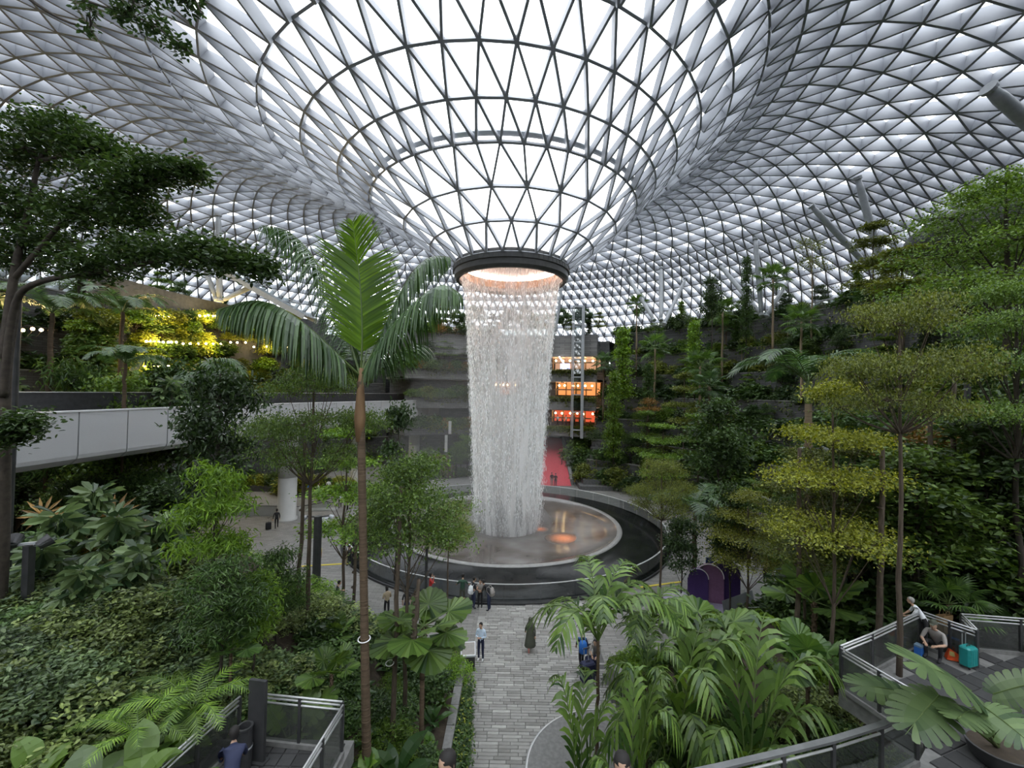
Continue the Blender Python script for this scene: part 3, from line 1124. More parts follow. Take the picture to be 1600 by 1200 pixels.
# lance-leaved bright tree
pads = ring_pads(_g, 5, .75, 2.6, .5, 24, .7) + ring_pads(_g, 5, .85, 3.5, .5, 26, .75) + ring_pads(_g, 3, .4, 4.3, .45, 22, .6)
make_tree('lance_bright', 57, 4.8, .06, pads, 'leaf_bright', .24, 13, .2, LANCE, 'bark_dark', droop=.5)
make_tree('lance_dark', 58, 4.8, .06, pads, 'leaf_dark', .24, 13, .2, LANCE, 'bark_dark', droop=.5)
# thin-crowned yellowing tree
pads = ring_pads(_g, 5, .9, 4.6, .5, 12, .7) + ring_pads(_g, 4, .6, 5.6, .5, 12, .6)
make_tree('thin_yellow', 59, 6.2, .07, pads, 'leaf_olive', .14, 12, .25, KITE, 'bark_tan')
pads = ring_pads(_g, 5, 1.1, 3.0, .3, 16, .8) + ring_pads(_g, 4, .7, 3.6, .3, 14, .7)
make_tree('rust_tree', 60, 4.0, .07, pads, 'leaf_rust', .15, 12, .25, KITE, 'bark', flat=.5)


def make_bush(name, seed, rx, ry, rz, nc, per, size, lm, tm=OVAL, cr=.14, droop=.1, stems=6):
    rg = np.random.default_rng(seed)
    u = norm(rg.normal(0, 1, (nc, 3)))
    u[:, 2] = np.abs(u[:, 2])
    u *= rg.random((nc, 1)) ** .3
    C = u * np.array([rx, ry, rz]) + np.array([0, 0, rz * .12])
    fol = MB()
    leaves_at(rg, fol, C, per, cr, size, tm, droop)
    st = MB()
    for k in range(stems):
        st.tube(wob(rg, (0, 0, -.3), C[k] * .8, 4, .05), [.03, .025, .02, .01], 5, caps=False)
    proto(name, [part('stem', st, 'bark_dark'), part('foliage', fol, lm, 'stuff', smooth=False)])


for v, (lm, sz, tm) in enumerate((('leaf_dark', .24, OVAL), ('leaf_deep', .26, OVAL), ('leaf_mid', .2, OVAL), ('leaf_grey', .16, OVAL),
                                  ('leaf_bright', .2, OVAL), ('leaf_yellow', .18, KITE), ('leaf_lime', .2, KITE), ('leaf_olive', .18, KITE),  # yellow and lime kinds carry warm lamplight in their leaf colour
                                  ('leaf_mid', .3, LANCE), ('leaf_rust', .2, LANCE))):
    make_bush('bush_%d' % v, 70 + v, 1.0, 1.0, 1.0, 130, 13, sz, lm, tm)
# finer-leaved bushes for the near bank
make_bush('bank_0', 84, 1.0, 1.0, .9, 230, 14, .105, 'leaf_sage', OVAL, .075)
make_bush('bank_1', 85, 1.0, 1.0, .9, 230, 14, .105, 'leaf_grey', OVAL, .075)
make_bush('bank_2', 86, 1.0, 1.0, .9, 230, 14, .115, 'leaf_dark', OVAL, .075)
make_bush('bank_3', 87, 1.0, 1.0, 1.0, 190, 14, .14, 'leaf_bright', LANCE, .085, .4)


# ---------------------------------------------------------------- plants: palms
def frond_mesh(path, nl, ll, wl, lm, seed, droop=.5, vee=.35, taper=.35, segs=3, rach=.02, start=.12, fwd=.55, tuft=0.0, width0=None):
    """pinnate frond along path (k,3): leaflets in pairs, folded and drooping"""
    rg = np.random.default_rng(seed)
    P = smooth_path(np.asarray(path, float), 3)
    s = np.concatenate([[0], np.cumsum(np.linalg.norm(np.diff(P, axis=0), axis=1))])
    L = s[-1]
    mb = MB()
    kk = np.linspace(0, L, 14)
    Q = np.stack([np.interp(kk, s, P[:, c]) for c in range(3)], 1)
    mb.tube(Q, np.linspace(rach, rach * .25, 14), 5, 1)
    T = norm(np.gradient(P, axis=0))
    t = np.linspace(start, .99, nl)
    side0 = None
    for i, f in enumerate(t):
        p = np.array([np.interp(f * L, s, P[:, c]) for c in range(3)])
        d = norm(np.array([np.interp(f * L, s, T[:, c]) for c in range(3)]))
        sd = np.cross(d, (0, 0, 1))
        if np.linalg.norm(sd) < .15 and side0 is not None:
            sd = side0
        sd = norm(sd)
        if side0 is not None and np.dot(sd, side0) < 0:
            sd = -sd
        side0 = sd
        up = np.cross(sd, d)
        env = (math.sin(PI * min(1, (f - start) / (1 - start) * .86 + .14)) ** taper)
        for sg in (-1, 1):
            l = ll * env * rg.uniform(.9, 1.08)
            w = wl * (.6 + .4 * env)
            dr = norm(sd * sg * (1 - fwd * .4) + d * fwd + up * (vee + rg.normal(0, .06)) + rg.normal(0, .03, 3))
            q = p.copy()
            lv, rv = [], []
            g = droop * rg.uniform(.8, 1.2)
            wn = norm(np.cross(dr, np.cross(d, dr)) + 1e-6)
            for k in range(segs + 1):
                ff = k / segs
                ww = w * (math.sin(PI * (.22 + .78 * ff)) if k < segs else .05) * .5
                lv.append(q - wn * ww)
                rv.append(q + wn * ww)
                dr = norm(dr + np.array([0, 0, -g / segs]))
                q = q + dr * l / segs
            V = np.array(lv + rv)
            n_ = segs + 1
            F = [(k, k + 1, n_ + k + 1, n_ + k) for k in range(segs)]
            mb.add(V, F, 0, np.full(len(V), np.clip(rg.normal(.5, .22), 0, 1)))
    me = mb.mesh('frond')
    me.materials.append(M[lm])
    me.materials.append(M['stalk'])
    return me


def arch(L, elev, curl, n=7):
    """path of length L that leaves at elev (rad) and bends down by curl (rad)"""
    p = [np.zeros(3)]
    for k in range(n):
        e = elev - curl * (k / (n - 1)) ** 1.3
        p.append(p[-1] + np.array([math.cos(e), 0, math.sin(e)]) * L / n)
    return np.array(p)


def rotm(az, tilt=0.0, z=0.0, sc=1.0):
    return Matrix.Translation((0, 0, z)) @ Matrix.Rotation(az, 4, 'Z') @ Matrix.Rotation(-tilt, 4, 'Y') @ Matrix.Scale(sc, 4)


def palm_proto(name, H, tr, fr, n, lm_list, trunk='bark_palm', shaft=None, seed=0, els=None):
    """feather palm: fr = list of frond meshes"""
    rg = np.random.default_rng(seed)
    parts = []
    if H > .1:
        T = wob(rg, (0, 0, 0), (0, 0, H), 12, .02)
        rr = np.full(12, tr) * np.linspace(1.15, .85, 12)
        tm_ = MB().tube(T, rr, 10)
        parts.append(part('trunk', tm_, trunk))
        rings = MB()
        for z in np.arange(.3, H - .1, .32):
            rings.lathe([(tr * 1.12, -.015), (tr * 1.16, 0), (tr * 1.12, .015)], 10, (0, 0, z))
        parts.append(part('leaf_scars', rings, trunk, 'stuff'))
    if shaft:
        parts.append(part('crownshaft', MB().lathe([(tr * .9, H - .05), (tr * 1.25, H + .25), (tr * 1.15, H + shaft * .6), (tr * .6, H + shaft)], 12), 'crownshaft' if trunk == 'bark_palm' else 'stalk'))
    z = H + (shaft or 0) * .9
    for k in range(n):
        az = k * 2.39996 + rg.normal(0, .12)
        me = fr[k % len(fr)]
        parts.append(part('frond', me, None, mw=rotm(az, rg.normal(0, .1), z, rg.uniform(.88, 1.08))))
    proto(name, parts)


FR_A = [frond_mesh(arch(2.3, .75 + .18 * k, 1.5 + .2 * k), 34, .55, .055, 'leaf_palm', 90 + k, droop=.7, vee=.25) for k in range(3)]
palm_proto('feather_palm', 3.2, .085, FR_A, 11, None, seed=1)
palm_proto('feather_palm_tall', 6.0, .10, FR_A, 11, None, 'bark_tan', shaft=.6, seed=2)
FR_B = [frond_mesh(arch(1.9, .62 + .28 * k, 1.2 + .15 * k), 19, .52, .075, 'leaf_cycad', 95 + k, droop=.55, vee=.12, taper=.5, segs=3, fwd=.6) for k in range(3)]
palm_proto('fishtail_palm', 0.0, .05, FR_B, 9, None, seed=3)
palm_proto('fishtail_palm_stemmed', 1.4, .04, FR_B, 8, None, 'bark_palm', seed=4)
FR_C = [frond_mesh(arch(.95, .8 + .2 * k, 1.4), 26, .17, .035, 'leaf_bright', 99 + k, droop=.3, vee=.05, taper=.6, segs=1, rach=.008) for k in range(2)]
palm_proto('fern', 0.0, .03, FR_C, 11, None, seed=5)


def fan_leaf(R_, nb, lm, seed, split=.55, pleat=.05, span=300, droop=.35, pet=.9, seg_tip=True):
    """fan leaf: petiole along +x, blades radiating; split = where the blades part"""
    rg = np.random.default_rng(seed)
    mb = MB()
    mb.tube(arch(pet, .0, .15, 4), [.018, .016, .014, .012, .01], 5, 1)
    e = arch(pet, .0, .15, 4)[-1]
    A = np.radians(np.linspace(-span / 2, span / 2, nb + 1))
    for k in range(nb):
        a0, a1 = A[k], A[k + 1]
        am = (a0 + a1) / 2
        rr = R_ * rg.uniform(.93, 1.05) * (.82 + .18 * math.cos(am * .8))

        def pt(a, r, dz):
            dn = droop * (r / R_) ** 2 * R_ * .5
            return e + np.array([math.cos(a) * r, math.sin(a) * r, dz - dn])
        rs = rr * split
        V = [e, pt(a0, rs, 0), pt(am, rs, pleat), pt(a1, rs, 0)]
        if split < .97:
            w = .30 if seg_tip else .45
            V += [pt(am, rr, -droop * .12 * R_), pt(a0 + (am - a0) * (1 - w * 1.6), rs + (rr - rs) * .55, 0), pt(a1 + (am - a1) * (1 - w * 1.6), rs + (rr - rs) * .55, 0)]
            F3 = [(0, 1, 2), (0, 2, 3), (1, 5, 2), (2, 6, 3), (2, 5, 4), (2, 4, 6)]
        else:
            V += [pt(am, rr, pleat), pt(a0, rr * .97, 0), pt(a1, rr * .97, 0)]
            F3 = [(0, 1, 2), (0, 2, 3), (1, 5, 2), (2, 6, 3), (2, 5, 4), (2, 4, 6)]
        mb.add(V, F3, 0, np.full(len(V), np.clip(rg.normal(.5, .2), 0, 1)))
    me = mb.mesh('fan_leaf')
    me.materials.append(M[lm])
    me.materials.append(M['stalk'])
    return me


FL_FAN = [fan_leaf(.62, 22, 'leaf_fan', 110 + k, .5, .02, 290, .55 + .3 * k, .75) for k in range(2)]
FL_FAN_D = [fan_leaf(.62, 22, 'leaf_palm', 112 + k, .5, .02, 290, .55 + .3 * k, .75) for k in range(2)]
FL_LIC = [fan_leaf(.62, 18, 'leaf_cycad', 114 + k, .98, .045, 320, .25 + .2 * k, .7) for k in range(2)]
FL_LIC_D = [fan_leaf(.62, 18, 'leaf_fan', 116 + k, .98, .045, 320, .3 + .2 * k, .7) for k in range(2)]


def fan_proto(name, H, tr, leaves, n, trunk, seed, lo=-.5, hi=1.3, sc=1.0):
    rg = np.random.default_rng(seed)
    parts = [part('trunk', MB().tube(wob(rg, (0, 0, 0), (0, 0, H), 8, .02), np.linspace(tr * 1.1, tr * .9, 8), 8), trunk)]
    if trunk == 'bark_palm':
        b = MB()
        for k in range(26):
            a, z = k * 2.4, H - .05 - k * .035
            b.beam((math.cos(a) * tr * .9, math.sin(a) * tr * .9, z), (math.cos(a) * tr * 1.7, math.sin(a) * tr * 1.7, z + .09), .04, .02)
        parts.append(part('leaf_bases', b, trunk, 'stuff'))
    for k in range(n):
        f = k / max(1, n - 1)
        el = lo + (hi - lo) * f + rg.normal(0, .06)
        parts.append(part('fan_leaf', leaves[k % len(leaves)], None, mw=rotm(k * 2.39996, el, H, sc * rg.uniform(.85, 1.1))))
    proto(name, parts)


fan_proto('fan_palm', 5.0, .07, FL_FAN, 17, 'bark_tan', 7)
fan_proto('fan_palm_dark', 3.4, .08, FL_FAN_D, 17, 'bark_palm', 8)
fan_proto('fan_palm_low', .9, .06, FL_FAN, 13, 'bark_palm', 9, 0.0)
fan_proto('licuala', 1.3, .06, FL_LIC, 13, 'bark_palm', 10, -.45, .6)
fan_proto('licuala_low', .25, .05, FL_LIC, 8, 'bark_palm', 11, .15, 1.2)
fan_proto('licuala_dark', .4, .05, FL_LIC_D, 9, 'bark_palm', 12, .05, 1.2)


# ---------------------------------------------------------------- plants: big single leaves
def lobed_leaf(L, W, nl, lm, seed, cut=.55, pet=.6, sag=.3):
    """heart-shaped leaf cut into fingers (monstera); petiole along +x"""
    rg = np.random.default_rng(seed)
    mb = MB()
    mb.tube(arch(pet, .25, .3, 4), [.016, .015, .013, .012, .01], 5, 1)
    e = arch(pet, .25, .3, 4)[-1]

    def pt(x, y):
        return e + np.array([x, y, -sag * (x / L) ** 2 * L * .6 + .10 * abs(y) - .32 * y * y / W])
    PH = np.radians(np.linspace(4, 172, nl + 1))

    def outl(ph, f=1.0):
        x, y = .34 * L + .66 * L * math.cos(ph) if ph < PI / 2 else .34 * L + .52 * L * math.cos(ph), W * math.sin(ph) ** .75
        xm = .34 * L + .40 * L * math.cos(ph)
        return (xm + (x - xm) * f, y * f)
    for sg in (-1, 1):
        for k in range(nl):
            p0, p1 = PH[k], PH[k + 1]
            g = (p1 - p0) * .13
            cr_ = 1 - cut
            pts = [outl(p0, 0), outl(p1, 0), outl(p1, cr_), outl(p1 - g * .6, .8), outl(p1 - g * 1.4, .97), outl((p0 + p1) / 2, 1.02), outl(p0 + g * 1.4, .97), outl(p0 + g * .6, .8), outl(p0, cr_)]
            V = [pt(x, sg * y) for x, y in pts]
            F4 = [(0, 1, 2, 8), (8, 2, 3, 7), (7, 3, 4, 6)]
            F3 = [(6, 4, 5)]
            if sg > 0:
                F4 = [f[::-1] for f in F4]
                F3 = [f[::-1] for f in F3]
            mb.add(V, F4, 0, np.full(9, np.clip(rg.normal(.5, .15), 0, 1)))
            b = mb.n - 9
            mb.f.setdefault((3, 0), []).append(np.array(F3) + b)
    mb.tube([pt(-.05 * L, 0) + (0, 0, .01), pt(.45 * L, 0) + (0, 0, .01), pt(.98 * L, 0) + (0, 0, .01)], [.012, .009, .003], 4, 1)
    me = mb.mesh('lobed_leaf')
    me.materials.append(M[lm])
    me.materials.append(M['stalk'])
    return me


def blade_leaf(L, W, lm, seed, pet=.3, sag=.5, heart=False, nm='blade_leaf', el0=.5):
    """undivided leaf, 5 cross-rows, folded along the midrib"""
    rg = np.random.default_rng(seed)
    mb = MB()
    pp = arch(pet, el0 + .5, .5, 4) if pet else np.zeros((5, 3))
    if pet:
        mb.tube(pp, [.015, .014, .012, .011, .01], 5, 1)
    p = pp[-1].copy()
    e = el0
    rows = []
    n = 6
    prof = [.30, .95, 1.0, .82, .5, .03] if heart else [.12, .62, .95, 1.0, .62, .03]
    for k in range(n):
        w = W * prof[k]
        sgn = np.array([0, 1, 0])
        back = np.array([-math.cos(e), 0, -math.sin(e)]) * (L * .14 if heart and k == 1 else 0)
        rows.append([p - sgn * w + (0, 0, .22 * w) + back, p, p + sgn * w + (0, 0, .22 * w) + back])
        p = p + np.array([math.cos(e), 0, math.sin(e)]) * L / (n - 1)
        e -= sag / (n - 1)
    V = np.array(rows).reshape(-1, 3)
    F = []
    for k in range(n - 1):
        for j in (0, 1):
            F.append((k * 3 + j, k * 3 + j + 1, k * 3 + 4 + j, k * 3 + 3 + j))
    mb.add(V, F, 0, np.full(len(V), np.clip(rg.normal(.5, .25), 0, 1)))
    me = mb.mesh(nm)
    me.materials.append(M[lm])
    me.materials.append(M['stalk'])
    return me


def rosette(name, leaves, n, seed, lo, hi, stem=0.0, sc=1.0, stem_m='bark_dark', pn='leaf', spread=0.0):
    rg = np.random.default_rng(seed)
    parts = []
    if stem:
        parts.append(part('stem', MB().tube(wob(rg, (0, 0, -.1), (0, 0, stem), 5, .02), np.linspace(.04, .025, 5), 6), stem_m))
    for k in range(n):
        f = k / max(1, n - 1)
        z = stem * (.55 + .45 * f) if stem else 0
        mw = rotm(k * 2.39996 + rg.normal(0, .2), lo + (hi - lo) * f + rg.normal(0, .12), z, sc * rg.uniform(.75, 1.15))
        if spread:
            mw = Matrix.Translation((rg.normal(0, spread), rg.normal(0, spread), 0)) @ mw
        parts.append(part(pn, leaves[k % len(leaves)], None, mw=mw))
    proto(name, parts)


LB_M = [lobed_leaf(.62, .30, 7, 'leaf_grey', 120 + k, .62, .7, .4 + .3 * k) for k in range(2)]
LB_G = [lobed_leaf(.62, .30, 6, 'leaf_mid', 122 + k, .6, .6, .4 + .3 * k) for k in range(2)]
rosette('monstera', LB_G, 9, 12, .2, 1.1, pn='lobed_leaf')
BL_H = [blade_leaf(.42, .17, 'leaf_mid', 130 + k, .35, .9, True, 'heart_leaf', .1) for k in range(2)]
BL_HB = [blade_leaf(.36, .15, 'leaf_bright', 132 + k, .3, .9, True, 'heart_leaf', .1) for k in range(2)]
BL_HG = [blade_leaf(.5, .2, 'leaf_grey', 134 + k, .35, 1.0, True, 'heart_leaf', .0) for k in range(2)]
BL_S = [blade_leaf(.85, .07, 'leaf_mid', 136 + k, 0, 1.5, False, 'strap_leaf', 1.0) for k in range(2)]
BL_L = [blade_leaf(.7, .13, 'leaf_fan', 138 + k, .25, 1.2, False, 'blade_leaf', .6) for k in range(2)]
rosette('aroid', BL_H, 13, 13, .1, 1.0, spread=.12, pn='heart_leaf')
rosette('aroid_bright', BL_HB, 12, 14, .1, 1.0, spread=.12, pn='heart_leaf')
rosette('aroid_grey', BL_HG, 11, 15, .1, 1.0, spread=.15, pn='heart_leaf')
rosette('strap_plant', BL_S, 15, 16, -.3, .6, pn='strap_leaf')
rosette('blade_plant', BL_L, 11, 17, .0, .9, spread=.06, pn='blade_leaf')


def palmate(R_, n, lm, seed, droop=.5):
    """umbrella of leaflets at the end of a stalk (schefflera)"""
    rg = np.random.default_rng(seed)
    mb = MB()
    mb.tube(arch(.45, .4, .2, 3), [.012, .011, .01, .008], 5, 1)
    e = arch(.45, .4, .2, 3)[-1]
    A = np.linspace(0, 2 * PI, n, endpoint=False) + .2
    D = np.stack([np.cos(A), np.sin(A), np.full(n, -droop)], 1)
    U = np.tile([0, 0, 1.], (n, 1))
    OV2 = (np.array([[.12, 0, 0], [.35, .16, .03], [.75, .19, .0], [1, 0, -.14], [.75, -.19, .0], [.35, -.16, .03]]), OVAL[1])
    scatter(mb, OV2, np.tile(e, (n, 1)), D, U, R_ * rg.uniform(.85, 1.1, n), rg.random(n), 0)
    me = mb.mesh('palmate_leaf')
    me.materials.append(M[lm])
    me.materials.append(M['stalk'])
    return me


PM = [palmate(.42, 8, 'leaf_grey', 140 + k, .3 + .25 * k) for k in range(2)]
rosette('schefflera', PM, 18, 18, -.2, 1.2, stem=1.1, pn='palmate_leaf')
PMB = [fan_leaf(.42, 12, 'leaf_rust', 142 + k, .2, .01, 300, .3, .5) for k in range(2)]
rosette('dry_fan', PMB, 7, 19, .2, 1.2, stem=.4, pn='dry_fan_leaf')
# ---------------------------------------------------------------- near banks, decks and railings


def bank(name, label, xs, ys, hf):
    X, Y = np.meshgrid(xs, ys, indexing='ij')
    Z = hf(X, Y)
    V = np.stack([X, Y, Z], -1).reshape(-1, 3)
    a, b = len(xs), len(ys)
    i = np.arange(a - 1)[:, None] * b
    j = np.arange(b - 1)[None]
    F = np.stack([i + j, i + b + j, i + b + j + 1, i + j + 1], -1).reshape(-1, 4)
    mb = MB().add(V, F)
    # skirt down to the ground
    edge = [k * b for k in range(a)] + [(a - 1) * b + k for k in range(b)] + [k * b + b - 1 for k in range(a - 1, -1, -1)] + list(range(b - 1, -1, -1))
    E = V[edge]
    E2 = E.copy()
    E2[:, 2] = -.02
    n = len(edge)
    mb.add(np.concatenate([E, E2]), [(k, (k + 1) % n, n + (k + 1) % n, n + k) for k in range(n)])
    o = mb.build(name, 'soil')
    return tag(o, label, 'ground', kind='structure')


def hL(X, Y):
    z = .55 + np.clip((-X - 2.6) * .78, 0, 5.6)
    z = z * np.clip((21.0 - Y) / 5.0, .12, 1)
    return z + .12 * np.sin(X * 1.7) * np.sin(Y * 1.3)


def hR(X, Y):
    z = .5 + np.interp(X, [3.2, 7, 9, 13, 17, 24], [0, .4, .9, 2.6, 5.0, 8.5])
    z = np.where((Y > 19.7) & (X < 13.2 + (Y - 19.7) * 1.6), -.6, z)
    return z + .10 * np.sin(X * 1.9) * np.sin(Y * 1.5)


bank('floor_bank_left', 'planted soil bank on the left of the walk', np.linspace(-27, -2.1, 44), np.linspace(3, 20.4, 32), hL)
bank('floor_bank_right', 'planted soil bank on the right of the walk', np.linspace(4.6, 26, 42), np.linspace(3, 26, 42), hR)

# low planter walls beside the walk
pw = thing('planter_wall', 'low dark stone planter wall along the left edge of the walk', 'planter', (0, 0, 0))
for k in range(8):
    MB().box((-2.1, 12.2 + k * 1.0, 0), (-1.8, 13.17 + k * 1.0, .62)).build('stone_block', 'granite', pw)
pw = thing('planter_wall', 'long low dark planter wall slanting through the right palms', 'planter', (0, 0, 0))
for k in range(9):
    p, q = np.array([4.3 + k * .52, 17.6 - k * .78, .55]), np.array([4.3 + k * .52 + .505, 17.6 - k * .78 - .757, .55])
    MB().beam(p, q, .34, 1.5).build('stone_block', 'granite', pw)
tag(MB().lathe([(2.85, 0), (2.85, .24), (2.8, .27), (.01, .27)], 64, (3.5, 13.7, 0)).build('round_landing', 'granite'), 'round smooth grey landing at the right edge of the walk', 'landing')
tag(MB().lathe([(2.86, .22), (2.88, .26), (2.84, .285), (2.80, .285)], 64, (3.5, 13.7, 0)).build('landing_edge', 'steel'), 'thin pale metal edge around the round grey landing', 'edging')

# dark granite strip of floor left of the pond and to the right
tag(MB().box((-15, 20.8, .005), (-6.4, 24.2, .03)).build('floor_strip_left', 'granite'), 'dark granite strip of floor beyond the left bank', 'floor', kind='structure')
tag(MB().box((11.8, 19.8, .005), (22, 29.5, .03)).build('floor_strip_right', 'granite'), 'dark granite floor below the right terraces', 'floor', kind='structure')
for (p, q) in (((-14.5, 29.8), (-10.6, 30.6)), ((-22, 27), (-18, 29.2)), ((9.0, 25.6), (14.2, 24.8)), ((8.2, 27.4), (11.5, 28.4))):
    tag(MB().beam((*p, .02), (*q, .02), .16, .03).build('floor_marking', mat('yellow_line', (.62, .50, .06), rough=.7) if 'yellow_line' not in M else 'yellow_line'),
        'yellow guide line laid on the plaza paving', 'marking', 'yellow guide lines on the plaza')

# the deck on the right and the landing in front of the camera
deckR = thing('floor_deck_right', 'raised dark paved deck on the right behind the glass balustrade', 'deck', (0, 0, 0))
deckR['kind'] = 'structure'
DK = [(-9, 1.5), (16.5, 1.5), (16.5, 12.2), (13.4, 12.7), (12.9, 11.75), (12.3, 12.8), (8.4, 10.85), (8.9, 9.1), (8.4, 8.74), (7, 8.2), (5, 7.65), (3, 7.2), (1.5, 6.9), (-3.2, 6.4), (-9, 6.4)]
MB().prism(DK, 4.65, 5.05).build('deck_slab', 'granite', deckR)
tile_me = []
for k in range(3):
    b = MB()
    g = .034 + .008 * k
    mat('deck_tile_%d' % k, (g, g, g * 1.02), (g * 1.2, g * 1.2, g * 1.22), rough=.75, scale=9, bump=.15)
    x = .215
    b.add([(-x, -x, 0), (x, -x, 0), (x, x, 0), (-x, x, 0), (-x + .01, -x + .01, .03), (x - .01, -x + .01, .03), (x - .01, x - .01, .03), (-x + .01, x - .01, .03)], BOXF[1:])
    me = b.mesh('paving_tile')
    me.materials.append(M['deck_tile_%d' % k])
    tile_me.append(me)


def inside(p, poly):
    c = False
    n = len(poly)
    for i in range(n):
        x1, y1 = poly[i]
        x2, y2 = poly[(i + 1) % n]
        if (y1 > p[1]) != (y2 > p[1]) and p[0] < (x2 - x1) * (p[1] - y1) / (y2 - y1) + x1:
            c = not c
    return c


rt = random.Random(4)
nt_ = 0
for i in range(34):
    for j in range(24):
        p = (6.8 + i * .45 * .94 - j * .15, 5.0 + j * .45 * .94 + i * .15)
        if all(inside((p[0] + a, p[1] + b), DK) for a in (-.28, .28) for b in (-.28, .28)) and p[1] > 6.9 and -20 < seen([(p[0], p[1], 5.1)])[0][0] < 1640:
            o = obj('paving_tile', tile_me[rt.randrange(3)], None, deckR, loc=(p[0], p[1], 5.05))
            o.rotation_euler = (0, 0, math.atan2(.15, .423))


def railing(name, label, pts, z, h=1.05, post=None, glassm='mesh_glass', rails=(1.0, .93, .84), pr=.022, flat=False):
    """posts, panels between them and parallel top rails; pts are plan points"""
    t = thing(name, label, 'railing', (pts[0][0], pts[0][1], z))
    P = np.array([(x - pts[0][0], y - pts[0][1]) for x, y in pts], float)
    for i, p in enumerate(P):
        MB().beam((*p, 0), (*p, h), .06, .06, (0, 1, 0)).build('post', 'dark_metal', t)
    for i in range(len(P) - 1):
        a, b = P[i], P[i + 1]
        d = (b - a) / np.linalg.norm(b - a) * .05
        n = np.array([-d[1], d[0]]) / .05 * .006
        V = [(*(a + d - n), .1), (*(b - d - n), .1), (*(b - d - n), h * .82), (*(a + d - n), h * .82), (*(a + d + n), .1), (*(b - d + n), .1), (*(b - d + n), h * .82), (*(a + d + n), h * .82)]
        MB().add(V, [(0, 1, 2, 3), (7, 6, 5, 4), (0, 4, 5, 1), (3, 2, 6, 7)]).build('infill_panel', glassm, t)
        MB().beam((*a, .05), (*b, .05), .12, .1).build('kick_plate', 'granite', t)
    for r in rails:
        if flat and r == 1.0:
            tb = MB()
            for i in range(len(P) - 1):
                tb.beam((*P[i], h), (*P[i + 1], h), .11, .05)
            tb.build('handrail', 'rail_grey', t)
        else:
            MB().tube([(*p, h * r) for p in P], pr, 8).build('rail', 'steel', t, smooth=True)
    return t


railing('balustrade', 'long curved glass balustrade with broad flat rail at the bottom right', [(1.5, 6.85), (2.6, 7.02), (3.7, 7.28), (4.9, 7.58), (6.0, 7.87), (7.2, 8.24), (8.3, 8.68)], 5.05, 1.1, glassm='clear_glass', rails=(1.0, .86), flat=True)
railing('railing', 'triple steel rail along the near side of the right tree deck', [(8.87, 9.1), (8.65, 9.95), (8.43, 10.8)], 5.05)
railing('railing', 'dark rail on the far side of the right tree deck', [(8.5, 10.9), (9.8, 11.5), (11.0, 12.1), (12.25, 12.72)], 5.05)
railing('railing', 'short bright rail behind the crouching traveller', [(12.35, 12.7), (12.62, 12.2), (12.9, 11.75)], 5.05)
railing('railing', 'rail with glass panels at the right edge of the deck', [(12.95, 11.8), (13.4, 12.62), (14.9, 12.42), (16.4, 12.15)], 5.05)
railing('railing', 'twin steel rail on the left of the lower viewing platform', [(-6.1, 7.3), (-5.95, 8.3), (-5.75, 9.25)], 4.7)
railing('railing', 'mesh panelled steel rail across the far end of the lower platform', [(-5.4, 9.35), (-4.45, 9.25), (-3.5, 9.15)], 4.7)
railing('railing', 'mesh panelled steel rail on the right of the lower platform', [(-3.45, 9.05), (-3.5, 8.2), (-3.55, 7.35), (-3.6, 6.5)], 4.7)
railing('railing', 'steel stair rail among the leaves left of the platform', [(-8.1, 9.9), (-7.2, 9.7), (-6.2, 9.5)], 4.1, 1.0)

pl = thing('floor_platform', 'lower viewing platform with dark paving tiles at the bottom left', 'platform', (0, 0, 0))
pl['kind'] = 'structure'
MB().box((-6.3, 6.4, 4.2), (-3.35, 9.5, 4.66)).build('platform_slab', 'granite', pl)
for i in range(9):
    for j in range(10):
        o = obj('paving_tile', tile_me[(i * 7 + j * 3) % 3], None, pl, loc=(-6.05 + i * .3, 6.55 + j * .3, 4.66))
        o.scale = (.67, .67, 1)
MB().box((-6.0, 7.0, 0), (-3.7, 9.2, 4.2)).build('platform_base', 'granite', pl)
# dark sign slab and bin on the platform
sg_ = thing('sign_slab', 'tall black sign slab at the corner of the lower platform', 'sign', tuple(col(400, 8.9, 4.69)), rz=-.15)
MB().box((-.19, -.035, 0), (.19, .035, 1.66)).build('slab', 'dark_metal', sg_)
MB().box((-.24, -.10, 0), (.24, .10, .03)).build('foot_plate', 'dark_metal', sg_)
bn_ = thing('litter_bin', 'dark round litter bin beside the black sign slab', 'bin', tuple(col(381, 8.75, 4.69)))
MB().lathe([(.0, 0), (.14, 0), (.14, .78), (.15, .8), (.15, .84), (.11, .84), (.11, .7), (0, .7)], 20).build('body', 'dark_metal', bn_, smooth=False)
MB().lathe([(.145, .40), (.15, .41), (.15, .43), (.145, .44)], 20).build('band', 'steel_paint', bn_)

# ---------------------------------------------------------------- far side: shops, ramp, cascade, lift
rs = random.Random(9)


